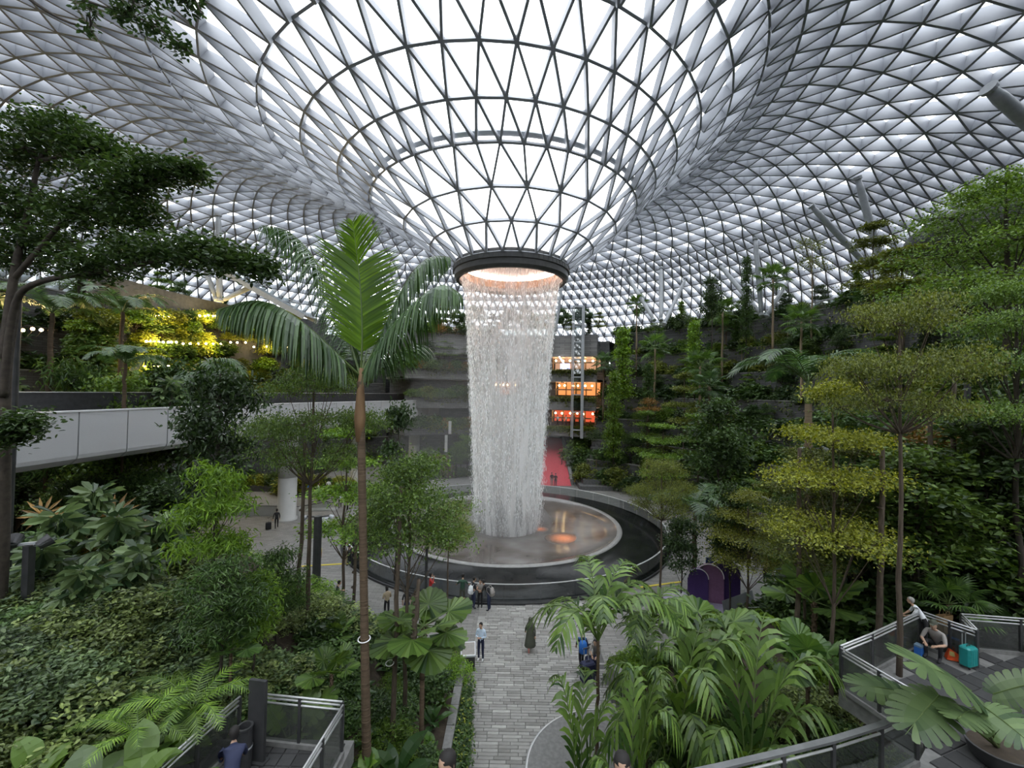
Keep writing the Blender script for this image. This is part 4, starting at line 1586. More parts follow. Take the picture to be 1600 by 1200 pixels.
def shop(name, label, deg0, deg1, z0, z1, glow, ceil):
    a0, a1 = R(deg0), R(deg1)
    t = thing(name, label, 'shop', (PX, PY, z0), group=None)
    MB().lathe([(33.6, 0.0), (33.6, z1 - z0)], 8, a0=a0, a1=a1).build('back_panel', glow, t)  # warm shop lighting put in as a glow of the panel itself
    MB().lathe([(28.2, z1 - z0 - .05), (33.6, z1 - z0 - .05)], 8, a0=a0, a1=a1).build('ceiling_panel', ceil, t)
    MB().lathe([(28.6, .75), (28.6, .95)], 8, a0=a0, a1=a1).build('sign_band', 'timber_warm', t)
    for k in range(5):
        a = a0 + (a1 - a0) * k / 4
        MB().beam((31 * math.cos(a), 31 * math.sin(a), 0), (31 * math.cos(a), 31 * math.sin(a), z1 - z0), .22, .22, (0, 1, 0)).build('mullion', 'timber_warm', t)
    for k in range(6):
        a = a0 + (a1 - a0) * (k + .5) / 6
        r = 29.6 + rs.random() * 2
        MB().lathe([(.01, -.16), (.13, -.1), (.16, 0), (.1, .12), (.01, .16)], 10, (r * math.cos(a), r * math.sin(a), (z1 - z0) * .72)).build('pendant_lamp', 'lamp_warm', t, smooth=True)
    return t


shop('shop', 'orange lit restaurant floor beside the glass lift', 64, 76, 12.2, 14.3, 'shop_glow', 'shop_cream_glow')
shop('shop', 'red lit restaurant terrace with diners above the red ramp', 64, 77, 7.8, 9.85, 'shop_red_glow', 'timber_warm')
shop('shop', 'cream ceilinged shop floor at the top of the far wall', 64, 77, 16.4, 18.2, 'shop_cream_glow', 'shop_cream_glow')
shop('shop', 'dim orange lit shop seen through the falling water', 88, 95, 12.2, 14.3, 'shop_glow', 'timber_warm')
ramp = thing('ramp', 'red carpeted ramp rising into the far wall', 'ramp', (0, 0, 0))
MB().add([(3.6, 57, .03), (8.2, 57, .03), (8.6, 73, 5.0), (5.6, 73, 5.0)], [(0, 1, 2, 3)]).build('carpet', 'carpet_red', ramp)
MB().add([(3.2, 58, .0), (3.6, 58, .0), (5.6, 73, 4.9), (5.2, 73, 4.9), (3.2, 58, 1.0), (3.6, 58, 1.0), (5.6, 73, 6.0), (5.2, 73, 6.0)], BOXF).build('side_wall', 'timber_warm', ramp)
MB().add([(8.2, 58, .0), (8.6, 58, .0), (9.0, 73, 4.9), (8.6, 73, 4.9), (8.2, 58, .7), (8.6, 58, .7), (9.0, 73, 5.9), (8.6, 73, 5.9)], BOXF).build('side_wall', 'granite', ramp)
MB().box((5.0, 73.0, 4.6), (9.4, 73.4, 7.5)).build('end_wall', 'timber_warm', ramp)
# stepped stone cascade
casc = thing('cascade', 'dark stepped stone cascade right of the red ramp', 'cascade', (0, 0, 0))
for k in range(6):
    MB().box((9.0 + k * .55, 54.6 + k * 1.05, 0), (14.6 + k * .2, 58.8 + k * .8, .55 + k * .62)).build('ledge', 'stair_stone', casc)
for k in range(12):
    MB().box((11.2 + k * .18 + (k % 2) * .5, 59.5 + k * .55, 0), (14.2 + k * .16 + (k % 3) * .3, 60.6 + k * .55, 3.8 + k * .48)).build('ledge', 'stair_stone', casc)
for (x, y) in ((13.6, 54.2), (14.5, 54.0)):
    MB().beam((x, y, .2), (x + 3.4, y + 6.5, 3.9), .16, .12).build('chute_rail', 'steel', casc)
for k in range(2):
    MB().beam((17.6 + k * 2.2, 60 - k * .6, 3.2), (20.4 + k * 2.0, 65 - k * .6, 6.4), .14, .12).build('chute_rail', 'steel', casc)
# lift tower
lift = thing('lift_tower', 'slim glass lift tower with grey steel frame by the far shops', 'lift', (9.75, 62.9, 5.9))
for (x, y) in ((-.75, -.75), (.75, -.75), (.75, .75), (-.75, .75)):
    MB().beam((x, y, 0), (x, y, 19.4), .14, .14, (0, 1, 0)).build('corner_post', 'steel_paint', lift)
MB().beam((.55, -.85, 0), (.55, -.85, 19.4), .34, .2, (0, 1, 0)).build('guide_mast', 'steel_paint', lift)
for k in range(8):
    for s in (-.75, .75):
        MB().beam((-.75, s, 1.2 + k * 2.6), (.75, s, 1.2 + k * 2.6), .12, .14).build('cross_bar', 'steel_paint', lift)
    if k < 7:
        MB().box((-.72, -.74, 1.3 + k * 2.6), (.72, -.72, 3.7 + k * 2.6)).build('glass_pane', 'clear_glass', lift)
MB().box((-.8, -.8, 19.4), (.8, .8, 19.55)).build('cap', 'steel_paint', lift)
# signs, screens and lit strip on the far wall
tag(MB().box((9.2, 63.85, 10.3), (10.8, 63.95, 11.3)).build('wall_screen', 'dark_metal'), 'small black screen on the stone parapet by the lift', 'screen')
lamp = MB().beam((7.2, 64.9, 18.1), (7.9, 64.6, 17.0), .22, .12).build('strip_light', 'lamp_white')
tag(lamp, 'short slanted white strip light left of the lift tower', 'light')
tag(MB().box((7.6, 66.8, 16.3), (9.1, 66.9, 17.2)).build('shop_screen', 'screen_blue'), 'blue lit shop sign behind the parapet below the strip light', 'sign')
for (px, py, h) in ((703, 668, .9), (697, 693, 1.2)):
    p = at(px, py, 60)
    b = thing('banner', '%s white banner in the planting left of the falling water' % ('upper' if py < 680 else 'lower'), 'banner', (p[0], p[1], p[2] - h))
    MB().box((-.2, -.02, 0), (.2, .02, 2 * h)).build('panel', 'column_paint', b)
    MB().tube([(0, .05, -p[2] + h), (0, .05, 2 * h)], .03, 6).build('pole', 'dark_metal', b)
# parapet glass at the top of the far wall and the right terraces
railing('railing', 'thin pale rail on top of the far wall left of the lift', [tuple(pol(27.9, d)[:2]) for d in (92, 88, 84, 80, 76)], 21.4, 1.1, glassm='clear_glass')
railing('railing', 'thin pale rail on top of the right terraces', [tuple(pol(38.3, d)[:2]) for d in range(-10, 58, 4)], 22.9, 1.1, glassm='clear_glass')
railing('railing', 'thin pale rail on top of the left terraces', [tuple(pol(45.0, d)[:2]) for d in range(130, 200, 4)], 21.7, 1.1, glassm='clear_glass')

# ---------------------------------------------------------------- tilted roof columns
for k, (x0, y0, Y0, x1, y1, Y1, r, lab) in enumerate((
        (1545, 138, 33, 1690, 262, 35, .50, 'thick grey tilted roof column at the right edge'),
        (1340, 278, 47, 1384, 440, 47.5, .36, 'tall grey roof column leaning over the right terrace trees'),
        (1268, 322, 52, 1352, 412, 52, .34, 'grey roof column leaning left of the tall one on the right'),
        (1180, 373, 62, 1190, 492, 60, .33, 'upright grey roof column above the right hillside'),
        (1124, 414, 70, 1192, 494, 62, .33, 'grey roof column leaning left above the right hillside'),
        (1232, 438, 62, 1198, 494, 60, .28, 'short grey roof strut leaning right above the right hillside'),
        (1033, 419, 75, 1033, 500, 70, .34, 'upright grey roof column above the far trees'),
        (1071, 436, 76, 1038, 506, 70, .32, 'grey roof column leaning right above the far trees'),
        (981, 432, 78, 1022, 500, 70, .32, 'grey roof column leaning left above the far trees'),
        (341, 336, 56, 343, 470, 56, .36, 'upright grey roof column above the left terraces'),
        (297, 352, 58, 338, 468, 56, .30, 'grey roof column leaning left above the left terraces'),
        (418, 436, 58, 346, 470, 56, .30, 'grey roof strut leaning right above the left terraces'),
        (878, 445, 66, 868, 520, 66, .20, 'thin grey roof strut beside the falling water'))):
    q = .86 if k != 12 else 1.0
    a, b = at(x0, y0, Y0 * q), at(x1, y1, Y1 * q)
    r *= q
    t = thing('roof_column', lab, 'column', tuple(b), group='roof columns')
    d = a - b
    MB().tube([d * f for f in (0, .12, .5, .88, 1)], [r * .75, r, r * 1.1, r, r * .7], 14).build('shaft', 'steel_paint', t, smooth=True)
    MB().tube([d * .985, d * 1.01], [r * 1.15, r * 1.15], 14).build('cap_plate', 'steel_paint', t)
    MB().tube([d * -.01, d * .02], [r * 1.1, r * 1.1], 14).build('base_plate', 'steel_paint', t)

# dark round pod high on the right
pod = thing('round_pod', 'dark rounded canopy pod above the right trees', 'pod', (47.5, 36.0, 25.0))
MB().lathe([(9.4, 0), (10.4, .7), (10.8, 1.8), (10.3, 3.2), (9.0, 4.1)], 48).build('fascia', 'ring_dark', pod, smooth=True)
MB().lathe([(9.4, 0), (6, .5), (.1, .5)], 48).build('soffit', 'timber_warm', pod, smooth=True)
MB().lathe([(9.0, 4.1), (5, 4.6), (.1, 4.7)], 48).build('roof', 'ring_dark', pod, smooth=True)
MB().lathe([(4.0, -1.6), (4.0, .5)], 32).build('core_wall', 'wall_stone', pod)
# sloping ribbed stair seen from below, upper left
st_ = thing('hanging_stair', 'grey ribbed stair sloping down behind the tall palm', 'stair', tuple(at(352, 424, 50)))
e = at(486, 498, 50) - at(352, 424, 50)
n = 22
for k in range(n):
    f = k / n
    p = e * f
    MB().box((p[0] - .2, p[1] - 1.6, p[2] - .12), (p[0] + .42, p[1] + 1.6, p[2] + .05)).build('tread', 'steel_paint', st_)
for s in (-1.7, 1.7):
    MB().beam((0, s, -.1), (e[0], e[1] + s, e[2] - .1), .1, .55).build('stringer', 'steel_paint', st_)
    MB().beam((0, s, 1.0), (e[0], e[1] + s, e[2] + 1.0), .06, .06).build('handrail', 'steel', st_)
    MB().add([(0, s, .2), (e[0], e[1] + s, e[2] + .2), (e[0], e[1] + s, e[2] + .95), (0, s, .95)], [(0, 1, 2, 3)]).build('glass_side', 'clear_glass', st_)
# ---------------------------------------------------------------- planting
PB = {}
for pn, parts in PROTO.items():
    lo, hi = np.full(3, 1e9), np.full(3, -1e9)
    for (nm, me, kind, pi, mw) in parts:
        v = np.zeros(len(me.vertices) * 3, np.float32)
        me.vertices.foreach_get('co', v)
        v = v.reshape(-1, 3)
        if mw is not None:
            A = np.array(mw)
            v = v @ A[:3, :3].T + A[:3, 3]
        lo, hi = np.minimum(lo, v.min(0)), np.maximum(hi, v.max(0))
    PB[pn] = (max(hi[0] - lo[0], hi[1] - lo[1]) * .93, hi[2])
rp = random.Random(21)
TIER = ['first', 'second', 'third', 'fourth', 'fifth', 'sixth', 'seventh', 'top']
LOOK = dict(bush_0='dark green bush', bush_1='glossy deep green bush', bush_2='mid green bush', bush_3='grey-green bush', bush_4='bright green bush', bush_5='yellow-green bush', bush_6='lime bush',
            bush_7='olive bush', bush_8='narrow-leaved green bush', bush_9='brownish bush', bank_0='sage green small-leaved shrub', bank_1='grey-green small-leaved shrub', bank_2='dark small-leaved shrub',
            bank_3='bright narrow-leaved shrub', round_0='round-crowned green tree', round_1='dark round-crowned tree', round_2='deep green round-crowned tree', round_3='bright round-crowned tree',
            layered_0='yellow layered tree', layered_1='olive layered tree', layered_2='bright layered tree', column_0='bright columnar tree', column_1='dark columnar tree', fan_palm='tall fan palm',
            fan_palm_dark='dark fan palm', lance_dark='dark willow-leaved tree', lance_bright='bright willow-leaved tree', aroid='heart-leaved plant', aroid_bright='bright heart-leaved plant',
            aroid_grey='grey heart-leaved plant', blade_plant='broad-bladed plant', strap_plant='strap-leaved plant', monstera='split-leaved monstera', fern='feathery fern', schefflera='umbrella-leaved shrub',
            feather_palm='feather palm', rust_tree='brown-leaved tree')


def put(pn, name, label, cat, px, Y, z0, ytop=None, wpx=None, rz=None, group=None, h=None):
    b = col(px, Y, z0)
    if ytop is not None:
        h = at(px, ytop, Y)[2] - z0
    hs = h / PB[pn][1]
    ws = wpx / FPX * Y / PB[pn][0] if wpx else hs
    t = place(pn, name, label, cat, b, rp.uniform(0, 6.28) if rz is None else rz, 1.0, group)
    if pn.startswith(('licuala', 'fan_palm', 'feather_palm')) and wpx:
        s = min(ws, hs)                      # palms keep the shape of their leaves: only the trunk grows taller
        dz = h / s - PB[pn][1]
        t.scale = (s, s, s)
        if dz > .05:
            for o, q in zip(LAST, PROTO[pn]):
                o.matrix_local = Matrix.Translation((0, 0, dz)) @ (q[4] if q[4] is not None else Matrix.Identity(4))
            MB().tube([(0, 0, -.05), (.01, 0, dz * .5), (0, 0, dz + .1)], .06, 8).build('lower_trunk', 'bark_palm', t, smooth=True)
        return t
    t.scale = (ws, ws, hs)
    return t


def putg(pn, name, label, cat, x, y, z, sc, group=None, rz=None):
    t = place(pn, name, label, cat, (x, y, z), rp.uniform(0, 6.28) if rz is None else rz, 1.0, group)
    t.scale = (sc,) * 3 if np.isscalar(sc) else sc
    return t


# --- tall palm in front of the bridge
hp = thing('tall_palm', 'tall feather palm with brown trunk and long arching fronds', 'palm', tuple(col(574, 11.0, 2.0)))
b0 = np.array(hp.location)
hz_ = at(565, 600, 11.0)[2] - b0[2]
top = at(563, 596, 11.0) - b0
T = np.array([top * f for f in (0, .3, .6, .86, 1)])
TT = smooth_path(T, 2)
MB().tube(TT, np.interp(TT[:, 2], [0, hz_ * .5, hz_ * .84, hz_ * .85, hz_], [.12, .10, .10, .10, .085]), 14).build('trunk', 'bark_palm', hp, smooth=True)
rg_ = MB()
for z in np.arange(.2, hz_ * .83, .16):
    cx = np.interp(z, TT[:, 2], TT[:, 0])
    cyy = np.interp(z, TT[:, 2], TT[:, 1])
    rr_ = np.interp(z, [0, hz_ * .5, hz_], [.122, .103, .10])
    rg_.lathe([(rr_, -.008), (rr_ + .006, 0), (rr_, .008)], 14, (cx, cyy, z))
rg_.build('trunk_rings', 'bark_palm', hp, kind='stuff')
sh = at(562, 690, 11.0) - b0
MB().tube([sh, sh * .6 + top * .4 + (0, 0, 0), top * .97, top + (0.02, 0, .35)], [.10, .145, .10, .05], 14).build('crownshaft', 'crownshaft', hp, smooth=True)
HF = [  # pixel paths of the rachis with distances, leaflet length, material, droop, vee
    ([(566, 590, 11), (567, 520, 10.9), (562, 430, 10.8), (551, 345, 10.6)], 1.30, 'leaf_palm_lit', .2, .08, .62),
    ([(562, 590, 11), (545, 530, 11.2), (505, 420, 11.4), (455, 358, 11.5), (408, 352, 11.6)], 1.45, 'leaf_palm', 3.6, .12, .35),
    ([(564, 592, 11), (530, 556, 10.6), (470, 498, 10.0), (405, 463, 9.7), (340, 484, 9.5)], 1.35, 'leaf_palm', 3.8, .2, .3),
    ([(568, 590, 11), (592, 530, 11.2), (632, 440, 11.4), (668, 398, 11.5), (704, 402, 11.6)], 1.4, 'leaf_palm', 3.4, .15, .35),
    ([(570, 592, 11), (598, 545, 10.7), (640, 478, 10.3), (690, 438, 10.1), (722, 462, 10.0)], 1.35, 'leaf_palm', 3.8, .2, .3),
    ([(560, 592, 11), (530, 560, 12.0), (480, 520, 13.0), (440, 530, 13.6)], 1.0, 'leaf_palm', 1.8, .1, .5),
    ([(570, 592, 11), (610, 560, 12.0), (650, 530, 12.8), (676, 552, 13.2)], 1.0, 'leaf_palm', 1.8, .1, .5),
    ([(566, 592, 11), (575, 540, 12.2), (600, 470, 13.6), (618, 440, 14.4)], 1.0, 'leaf_palm', 1.4, .1, .5),
    ([(562, 592, 11), (548, 540, 12.3), (520, 470, 13.6), (500, 440, 14.2)], 1.0, 'leaf_palm', 1.4, .1, .5),
]
for k, (pp, ll, lm, dr, ve, fw) in enumerate(HF):
    path = np.array([at(*p) for p in pp]) - b0
    path[0] = top + (0, 0, .15)
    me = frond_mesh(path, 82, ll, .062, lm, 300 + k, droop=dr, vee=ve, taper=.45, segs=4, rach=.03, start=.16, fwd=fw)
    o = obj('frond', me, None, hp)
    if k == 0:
        o['label'] = 'upright yellow-green frond lit from behind'

# --- left edge: big dark tree and its overhanging branches
ft = thing('spreading_tree', 'large dark-leaved spreading tree at the left edge', 'tree', tuple(col(-6, 11.0, 5.8)))
b0 = np.array(ft.location)
rg2 = np.random.default_rng(77)
T = np.array([(0, 0, 0), (.05, 0, 2.5), (0, 0, 5.0), (-.2, .1, 7.0), (-.1, .2, 8.6)])
TT = smooth_path(T, 2)
MB().tube(TT, np.linspace(.17, .09, len(TT)), 10).build('trunk', 'bark_dark', ft, smooth=True)
fol = MB()
for (pts, r0, blobs) in (
        ([(5, 620, 11), (20, 470, 11), (50, 440, 10.8), (150, 425, 10.4), (290, 400, 10), (395, 412, 9.8)], .10,
         [(150, 415, 10.5, 1.0, .35, 40), (225, 400, 10.3, .9, .4, 40), (300, 395, 10.0, .95, .4, 48), (370, 405, 9.9, .75, .35, 36), (410, 420, 9.8, .4, .25, 16)]),
        ([(5, 560, 11), (22, 420, 11.2), (45, 330, 11.3), (60, 250, 11.4)], .12,
         [(40, 230, 11.4, 1.1, .7, 62), (100, 210, 11.2, 1.0, .55, 60), (30, 320, 11.4, .9, .7, 54), (150, 235, 11, .9, .5, 56)]),
        ([(18, 440, 11.2), (60, 390, 11.0), (120, 320, 10.8), (215, 290, 10.6)], .08,
         [(190, 285, 10.6, .9, .5, 56), (250, 270, 10.5, .65, .32, 34), (295, 268, 10.4, .45, .22, 20), (130, 330, 10.8, .9, .5, 52), (210, 335, 10.6, .65, .35, 34)]),
        ([(12, 470, 11.2), (40, 400, 11.4), (90, 375, 11.6)], .06,
         [(80, 380, 11.6, .9, .5, 44), (20, 400, 11.6, .8, .5, 40), (200, 380, 11.2, .6, .3, 22)]),
        ([(8, 640, 11), (30, 668, 10.6), (45, 668, 10.4)], .03, [(34, 660, 10.4, .5, .35, 34), (15, 680, 10.4, .35, .3, 18)])):
    P = np.array([at(*p) for p in pts]) - b0
    PP = smooth_path(P, 2)
    br = MB().tube(PP, np.linspace(r0, r0 * .35, len(PP)), 7)
    C_ = []
    for (x, y, Y, rx, rz_, nc) in blobs:
        c = at(x, y, Y) - b0
        near = PP[np.argmin(np.linalg.norm(PP - c, axis=1))]
        br.tube(wob(rg2, near, c, 5, .06), np.linspace(r0 * .45, r0 * .15, 5), 5)
        nc = int(nc * 1.9)
        u = norm(rg2.normal(0, 1, (nc, 3))) * rg2.random((nc, 1)) ** .4
        C = c + u * np.array([rx, rx * .9, rz_])
        for q in range(6):
            br.tube(wob(rg2, c, C[q], 4, .04), np.linspace(r0 * .2, .008, 4), 4, caps=False)
        C_.append(C)
    br.build('branch', 'bark_dark', ft, smooth=True)
    leaves_at(rg2, fol, np.concatenate(C_), 20, .17, .135, OVAL, .15)
fol.build('foliage', 'leaf_dark', ft, kind='stuff')

ot = thing('overhanging_tree', 'slender tree whose leafy twigs hang into the top left corner', 'tree', (-10.5, 5.2, 5.9))
b0 = np.array(ot.location)
MB().tube(smooth_path(np.array([(0, 0, 0), (.2, .1, 5), (.6, .3, 9.5), (1.6, .6, 12.2)]), 2), .10, 8).build('trunk', 'bark_dark', ot, smooth=True)
fol = MB()
for (pts, blobs) in (([(-120, -80, 7), (60, -30, 6.6), (150, 8, 6.3), (230, 30, 6.2), (282, 72, 6.1)], [(195, 22, 6.2, .22, .12, 16), (240, 40, 6.2, .2, .1, 14), (280, 72, 6.1, .13, .08, 9), (225, 0, 6.3, .3, .12, 18)]),
                     ([(60, -30, 6.6), (180, -20, 6.3), (300, -10, 6.2), (316, 22, 6.1)], [(290, 8, 6.2, .22, .1, 14), (300, -10, 6.2, .25, .12, 12)]),
                     ([(20, -20, 6.8), (90, 30, 6.6), (140, 45, 6.5)], [(140, 48, 6.5, .06, .06, 4), (142, 12, 6.4, .14, .06, 6)])):
    P = np.array([at(*p) for p in pts]) - b0
    P = np.concatenate([[np.array([1.5, .6, 12.0])], P]) if pts[0][0] < 0 else P
    PP = smooth_path(P, 2)
    br = MB().tube(PP, np.linspace(.035, .008, len(PP)), 5)
    for (x, y, Y, rx, rz_, nc) in blobs:
        c = at(x, y, Y) - b0
        near = PP[np.argmin(np.linalg.norm(PP - c, axis=1))]
        C = c + norm(rg2.normal(0, 1, (nc, 3))) * rg2.random((nc, 1)) ** .4 * np.array([rx, rx, rz_])
        for q in range(min(5, nc)):
            br.tube(wob(rg2, near, C[q], 4, .02), np.linspace(.012, .004, 4), 4, caps=False)
        leaves_at(rg2, fol, C, 12, .06, .085, OVAL, .2)
    br.build('branch', 'bark_dark', ot, smooth=True)
fol.build('foliage', 'leaf_deep', ot, kind='stuff')

# --- trees on the left bank and beyond it
put('clump_dark', 'round_headed_tree', 'dark glossy tree with stacked round heads before the bridge end', 'tree', 617, 27, .4, 613, 62)
put('round_2', 'bushy_tree', 'dark bushy tree standing before the bridge panels at left', 'tree', 333, 22, 1.6, 560, 150)
put('fine_umbrella_green', 'fine_leaved_tree', 'broad fine-leaved tree with bent slim trunk before the bridge', 'tree', 478, 15, 2.2, 560, 235, .4)
put('layered_2', 'layered_tree', 'bright layered small tree behind the tall palm trunk', 'tree', 535, 24, .3, 662, 150)
put('fine_round', 'broad_tree', 'green broad-crowned tree right of the tall palm trunk', 'tree', 632, 14, 1.8, 688, 215, 1.0)
put('fine_umbrella_olive', 'small_tree', 'small airy tree by the pond rail left of the water', 'tree', 698, 22.2, 0, 782, 105)
put('lance_bright', 'willow_leaved_tree', 'bright green willow-leaved tree below the bridge', 'tree', 330, 12.5, 5.0, 705, 145)
put('lance_dark', 'willow_leaved_tree', 'dark willow-leaved tree left of the plaza edge', 'tree', 430, 13.5, 3.6, 845, 110)
put('lance_dark', 'willow_leaved_tree', 'drooping dark willow-leaved tree above the lower platform', 'tree', 345, 10.5, 5.2, 860, 170)
put('lance_bright', 'willow_leaved_tree', 'yellowish willow-leaved sapling beside the dark trunks', 'tree', 395, 11.5, 4.4, 880, 110)
for (px, Y, z0, yt, lab) in ((462, 15.5, 2.2, 690, 'bare slim trunk left of the black lamp post'), (612, 13.2, 1.6, 760, 'slim bare trunk tied with white rope'), (548, 19, .3, 800, 'thin trunk ending in a round foot by the plaza'), (645, 12.6, 4.5, 905, 'thin black stem over the lower platform')):
    b = col(px, Y, z0)
    h = at(px, yt, Y)[2] - z0
    t = thing('slim_trunk', lab, 'trunk', tuple(b))
    rg3 = np.random.default_rng(int(px))
    MB().tube(wob(rg3, (0, 0, 0), (.12, 0, h), 10, .03), np.linspace(.085, .055, 10), 9).build('trunk', 'bark', t, smooth=True)
    for q in range(6):
        z = h * (.3 + .1 * q)
        MB().lathe([(.078, -.03), (.092, 0), (.078, .03)], 9, (.012 * q, 0, z)).build('node_ring', 'bark', t, smooth=True)

# licuala palms by the walk
put('licuala', 'round_fan_palm', 'large round-leaved fan palm left of the walk', 'palm', 657, 13.4, 1.0, 940, 150, .3)
put('licuala_low', 'round_fan_palm', 'small round-leaved fan palm beside the bare trunks', 'palm', 520, 15, 2.2, 962, 64)
put('licuala_low', 'round_fan_palm', 'low round-leaved fan palm behind the platform rail', 'palm', 516, 11.5, 3.3, 1010, 90)
put('licuala_dark', 'round_fan_palm', 'pale round-leaved fan palm deep in the left bank', 'palm', 358, 10.5, 4.5, 975, 80)
put('licuala', 'round_fan_palm', 'large round-leaved fan palm among the right feather palms', 'palm', 1108, 14.5, .8, 950, 150, 1.2)
put('licuala_low', 'round_fan_palm', 'glossy round-leaved fan palm left of the paired trunks on the right', 'palm', 1272, 16, 1.2, 880, 130)
put('licuala_dark', 'round_fan_palm', 'broad dark round-leaved fan palm beside the deck rail', 'palm', 1262, 12.0, 3.0, 980, 120)
put('licuala_dark', 'round_fan_palm', 'grey-green round-leaved fan palm high in the right thicket', 'palm', 1462, 15, 6.5, 765, 110)
put('fan_palm_low', 'low_fan_palm', 'low fan palm behind the crouching traveller', 'palm', 1482, 13.6, 4.6, 890, 120)

# feather palms right of the walk
put('fishtail_palm_stemmed', 'feather_palm', 'tall clustered feather palm hanging over the walk', 'palm', 932, 14.0, .3, 890, 210, 2.2)
put('fishtail_palm_stemmed', 'feather_palm', 'stemmed feather palm behind the hanging one on the right', 'palm', 1005, 15.0, .4, 915, 170, .7)
put('fishtail_palm', 'feather_palm', 'large feather palm in the middle of the right bed', 'palm', 1055, 12.0, 1.0, 975, 240, .2)
put('fishtail_palm', 'feather_palm', 'large feather palm spreading towards the right deck', 'palm', 1170, 11.0, 1.5, 985, 260, 1.4)
put('fishtail_palm', 'feather_palm', 'low feather palm by the round landing', 'palm', 905, 11.8, .3, 1075, 170, 1.9)
put('fishtail_palm', 'feather_palm', 'low dense feather palm in front of the planter wall', 'palm', 985, 10.6, .5, 1055, 170, .9)
put('fishtail_palm_stemmed', 'feather_palm', 'pale feather palm beside the slanting planter wall', 'palm', 1010, 13.0, .6, 985, 130, 2.9)
for (px, Y, z0, yt, w, lab) in ((70, 29, 5, 452, 150, 'green feather palm beyond the bridge near the left edge'), (182, 33, 5, 455, 130, 'drooping feather palm beyond the bridge'), (190, 27, 7, 540, 110, 'low feather palm just behind the bridge parapet'),
                                (120, 38, 5, 440, 110, 'tall feather palm under the dark stone parapet')):
    put('feather_palm', 'feather_palm', lab, 'palm', px, Y, z0, yt, w)
put('feather_palm_tall', 'feather_palm', 'tall feather palm with broad arching fronds on the right', 'palm', 1262, 19, 1.2, 545, 215, .5)
put('feather_palm', 'feather_palm', 'pale feather palm behind the pond on the right', 'palm', 1085, 27, 0, 760, 150, .2)
put('feather_palm', 'feather_palm', 'feather palm in the right thicket beside the round leaves', 'palm', 1330, 20, 2.5, 775, 120)
put('feather_palm', 'feather_palm', 'low arching feather palm between the right trunks', 'palm', 1300, 18, 1.5, 850, 130)

# trees on the right
put('fine_layered_yellow', 'layered_tree', 'tall yellow-green layered tree in the right foreground', 'tree', 1300, 14, 1.6, 585, 225, .3)
put('fine_umbrella_olive', 'umbrella_tree', 'umbrella-shaped tree growing through the right deck', 'tree', 1405, 11.4, 5.05, 452, 250, .6)
put('canopy', 'umbrella_tree', 'big dark umbrella tree at the upper right', 'tree', 1575, 20, 8.0, 268, 360, 1.0)
put('canopy', 'umbrella_tree', 'leafy umbrella tree at the right edge', 'tree', 1592, 13.5, 4.4, 425, 260, 2.0)
put('fine_layered_olive', 'layered_tree', 'olive layered tree behind the paired trunks on the right', 'tree', 1336, 17, 2.0, 680, 190, 1.1)
put('fine_layered_yellow', 'layered_tree', 'low yellow layered tree above the booth', 'tree', 1167, 21.5, 0, 765, 150, .7)
put('fine_umbrella_olive', 'flat_topped_tree', 'flat-topped tree standing at the right rim of the pond', 'tree', 1031, 22.8, 0, 712, 125, .2)
put('fine_layered_olive', 'layered_tree', 'slim olive layered tree left of the tall yellow one', 'tree', 1258, 17, 1.0, 690, 170, 1.7)
put('round_2', 'bushy_tree', 'dark slender tree between the pond and the booth', 'tree', 1064, 24, 0, 800, 74)
put('round_1', 'bushy_tree', 'dark bushy tree behind the booth', 'tree', 1140, 23, 0, 745, 90)
put('round_1', 'bushy_tree', 'broad dark glossy tree at the foot of the right terraces', 'tree', 1122, 36, .6, 612, 125)
put('rust_tree', 'brown_leaved_tree', 'thin brown-leaved tree in the right thicket', 'tree', 1455, 18, 5, 655, 160)
put('round_0', 'leafy_tree', 'green leafy tree filling the right edge', 'tree', 1570, 15.5, 5.5, 610, 170)
put('column_0', 'climber_tree', 'trunk wrapped in bright leaves near the right edge', 'tree', 1545, 16, 5.2, 640, 90)
for (px, Y, z0, yt, lab) in ((1374, 13.6, 3.2, 700, 'slim pale trunk between the two thicker right trunks'), (1490, 16.5, 5.5, 580, 'tan trunk rising from the right thicket'), (1244, 16, 1.2, 700, 'straight slim trunk right of the booth'), (1450, 15, 5.5, 640, 'knotted slim trunk behind the luggage')):
    b = col(px, Y, z0)
    h = at(px, yt, Y)[2] - z0
    t = thing('slim_trunk', lab, 'trunk', tuple(b))
    rg3 = np.random.default_rng(int(px))
    MB().tube(wob(rg3, (0, 0, 0), (.1, 0, h), 10, .03), np.linspace(.10, .065, 10), 9).build('trunk', 'bark', t, smooth=True)
    for q in range(6):
        z = h * (.2 + .11 * q)
        MB().lathe([(.09, -.03), (.105, 0), (.09, .03)], 9, (.01 * q, 0, z)).build('node_ring', 'bark', t, smooth=True)

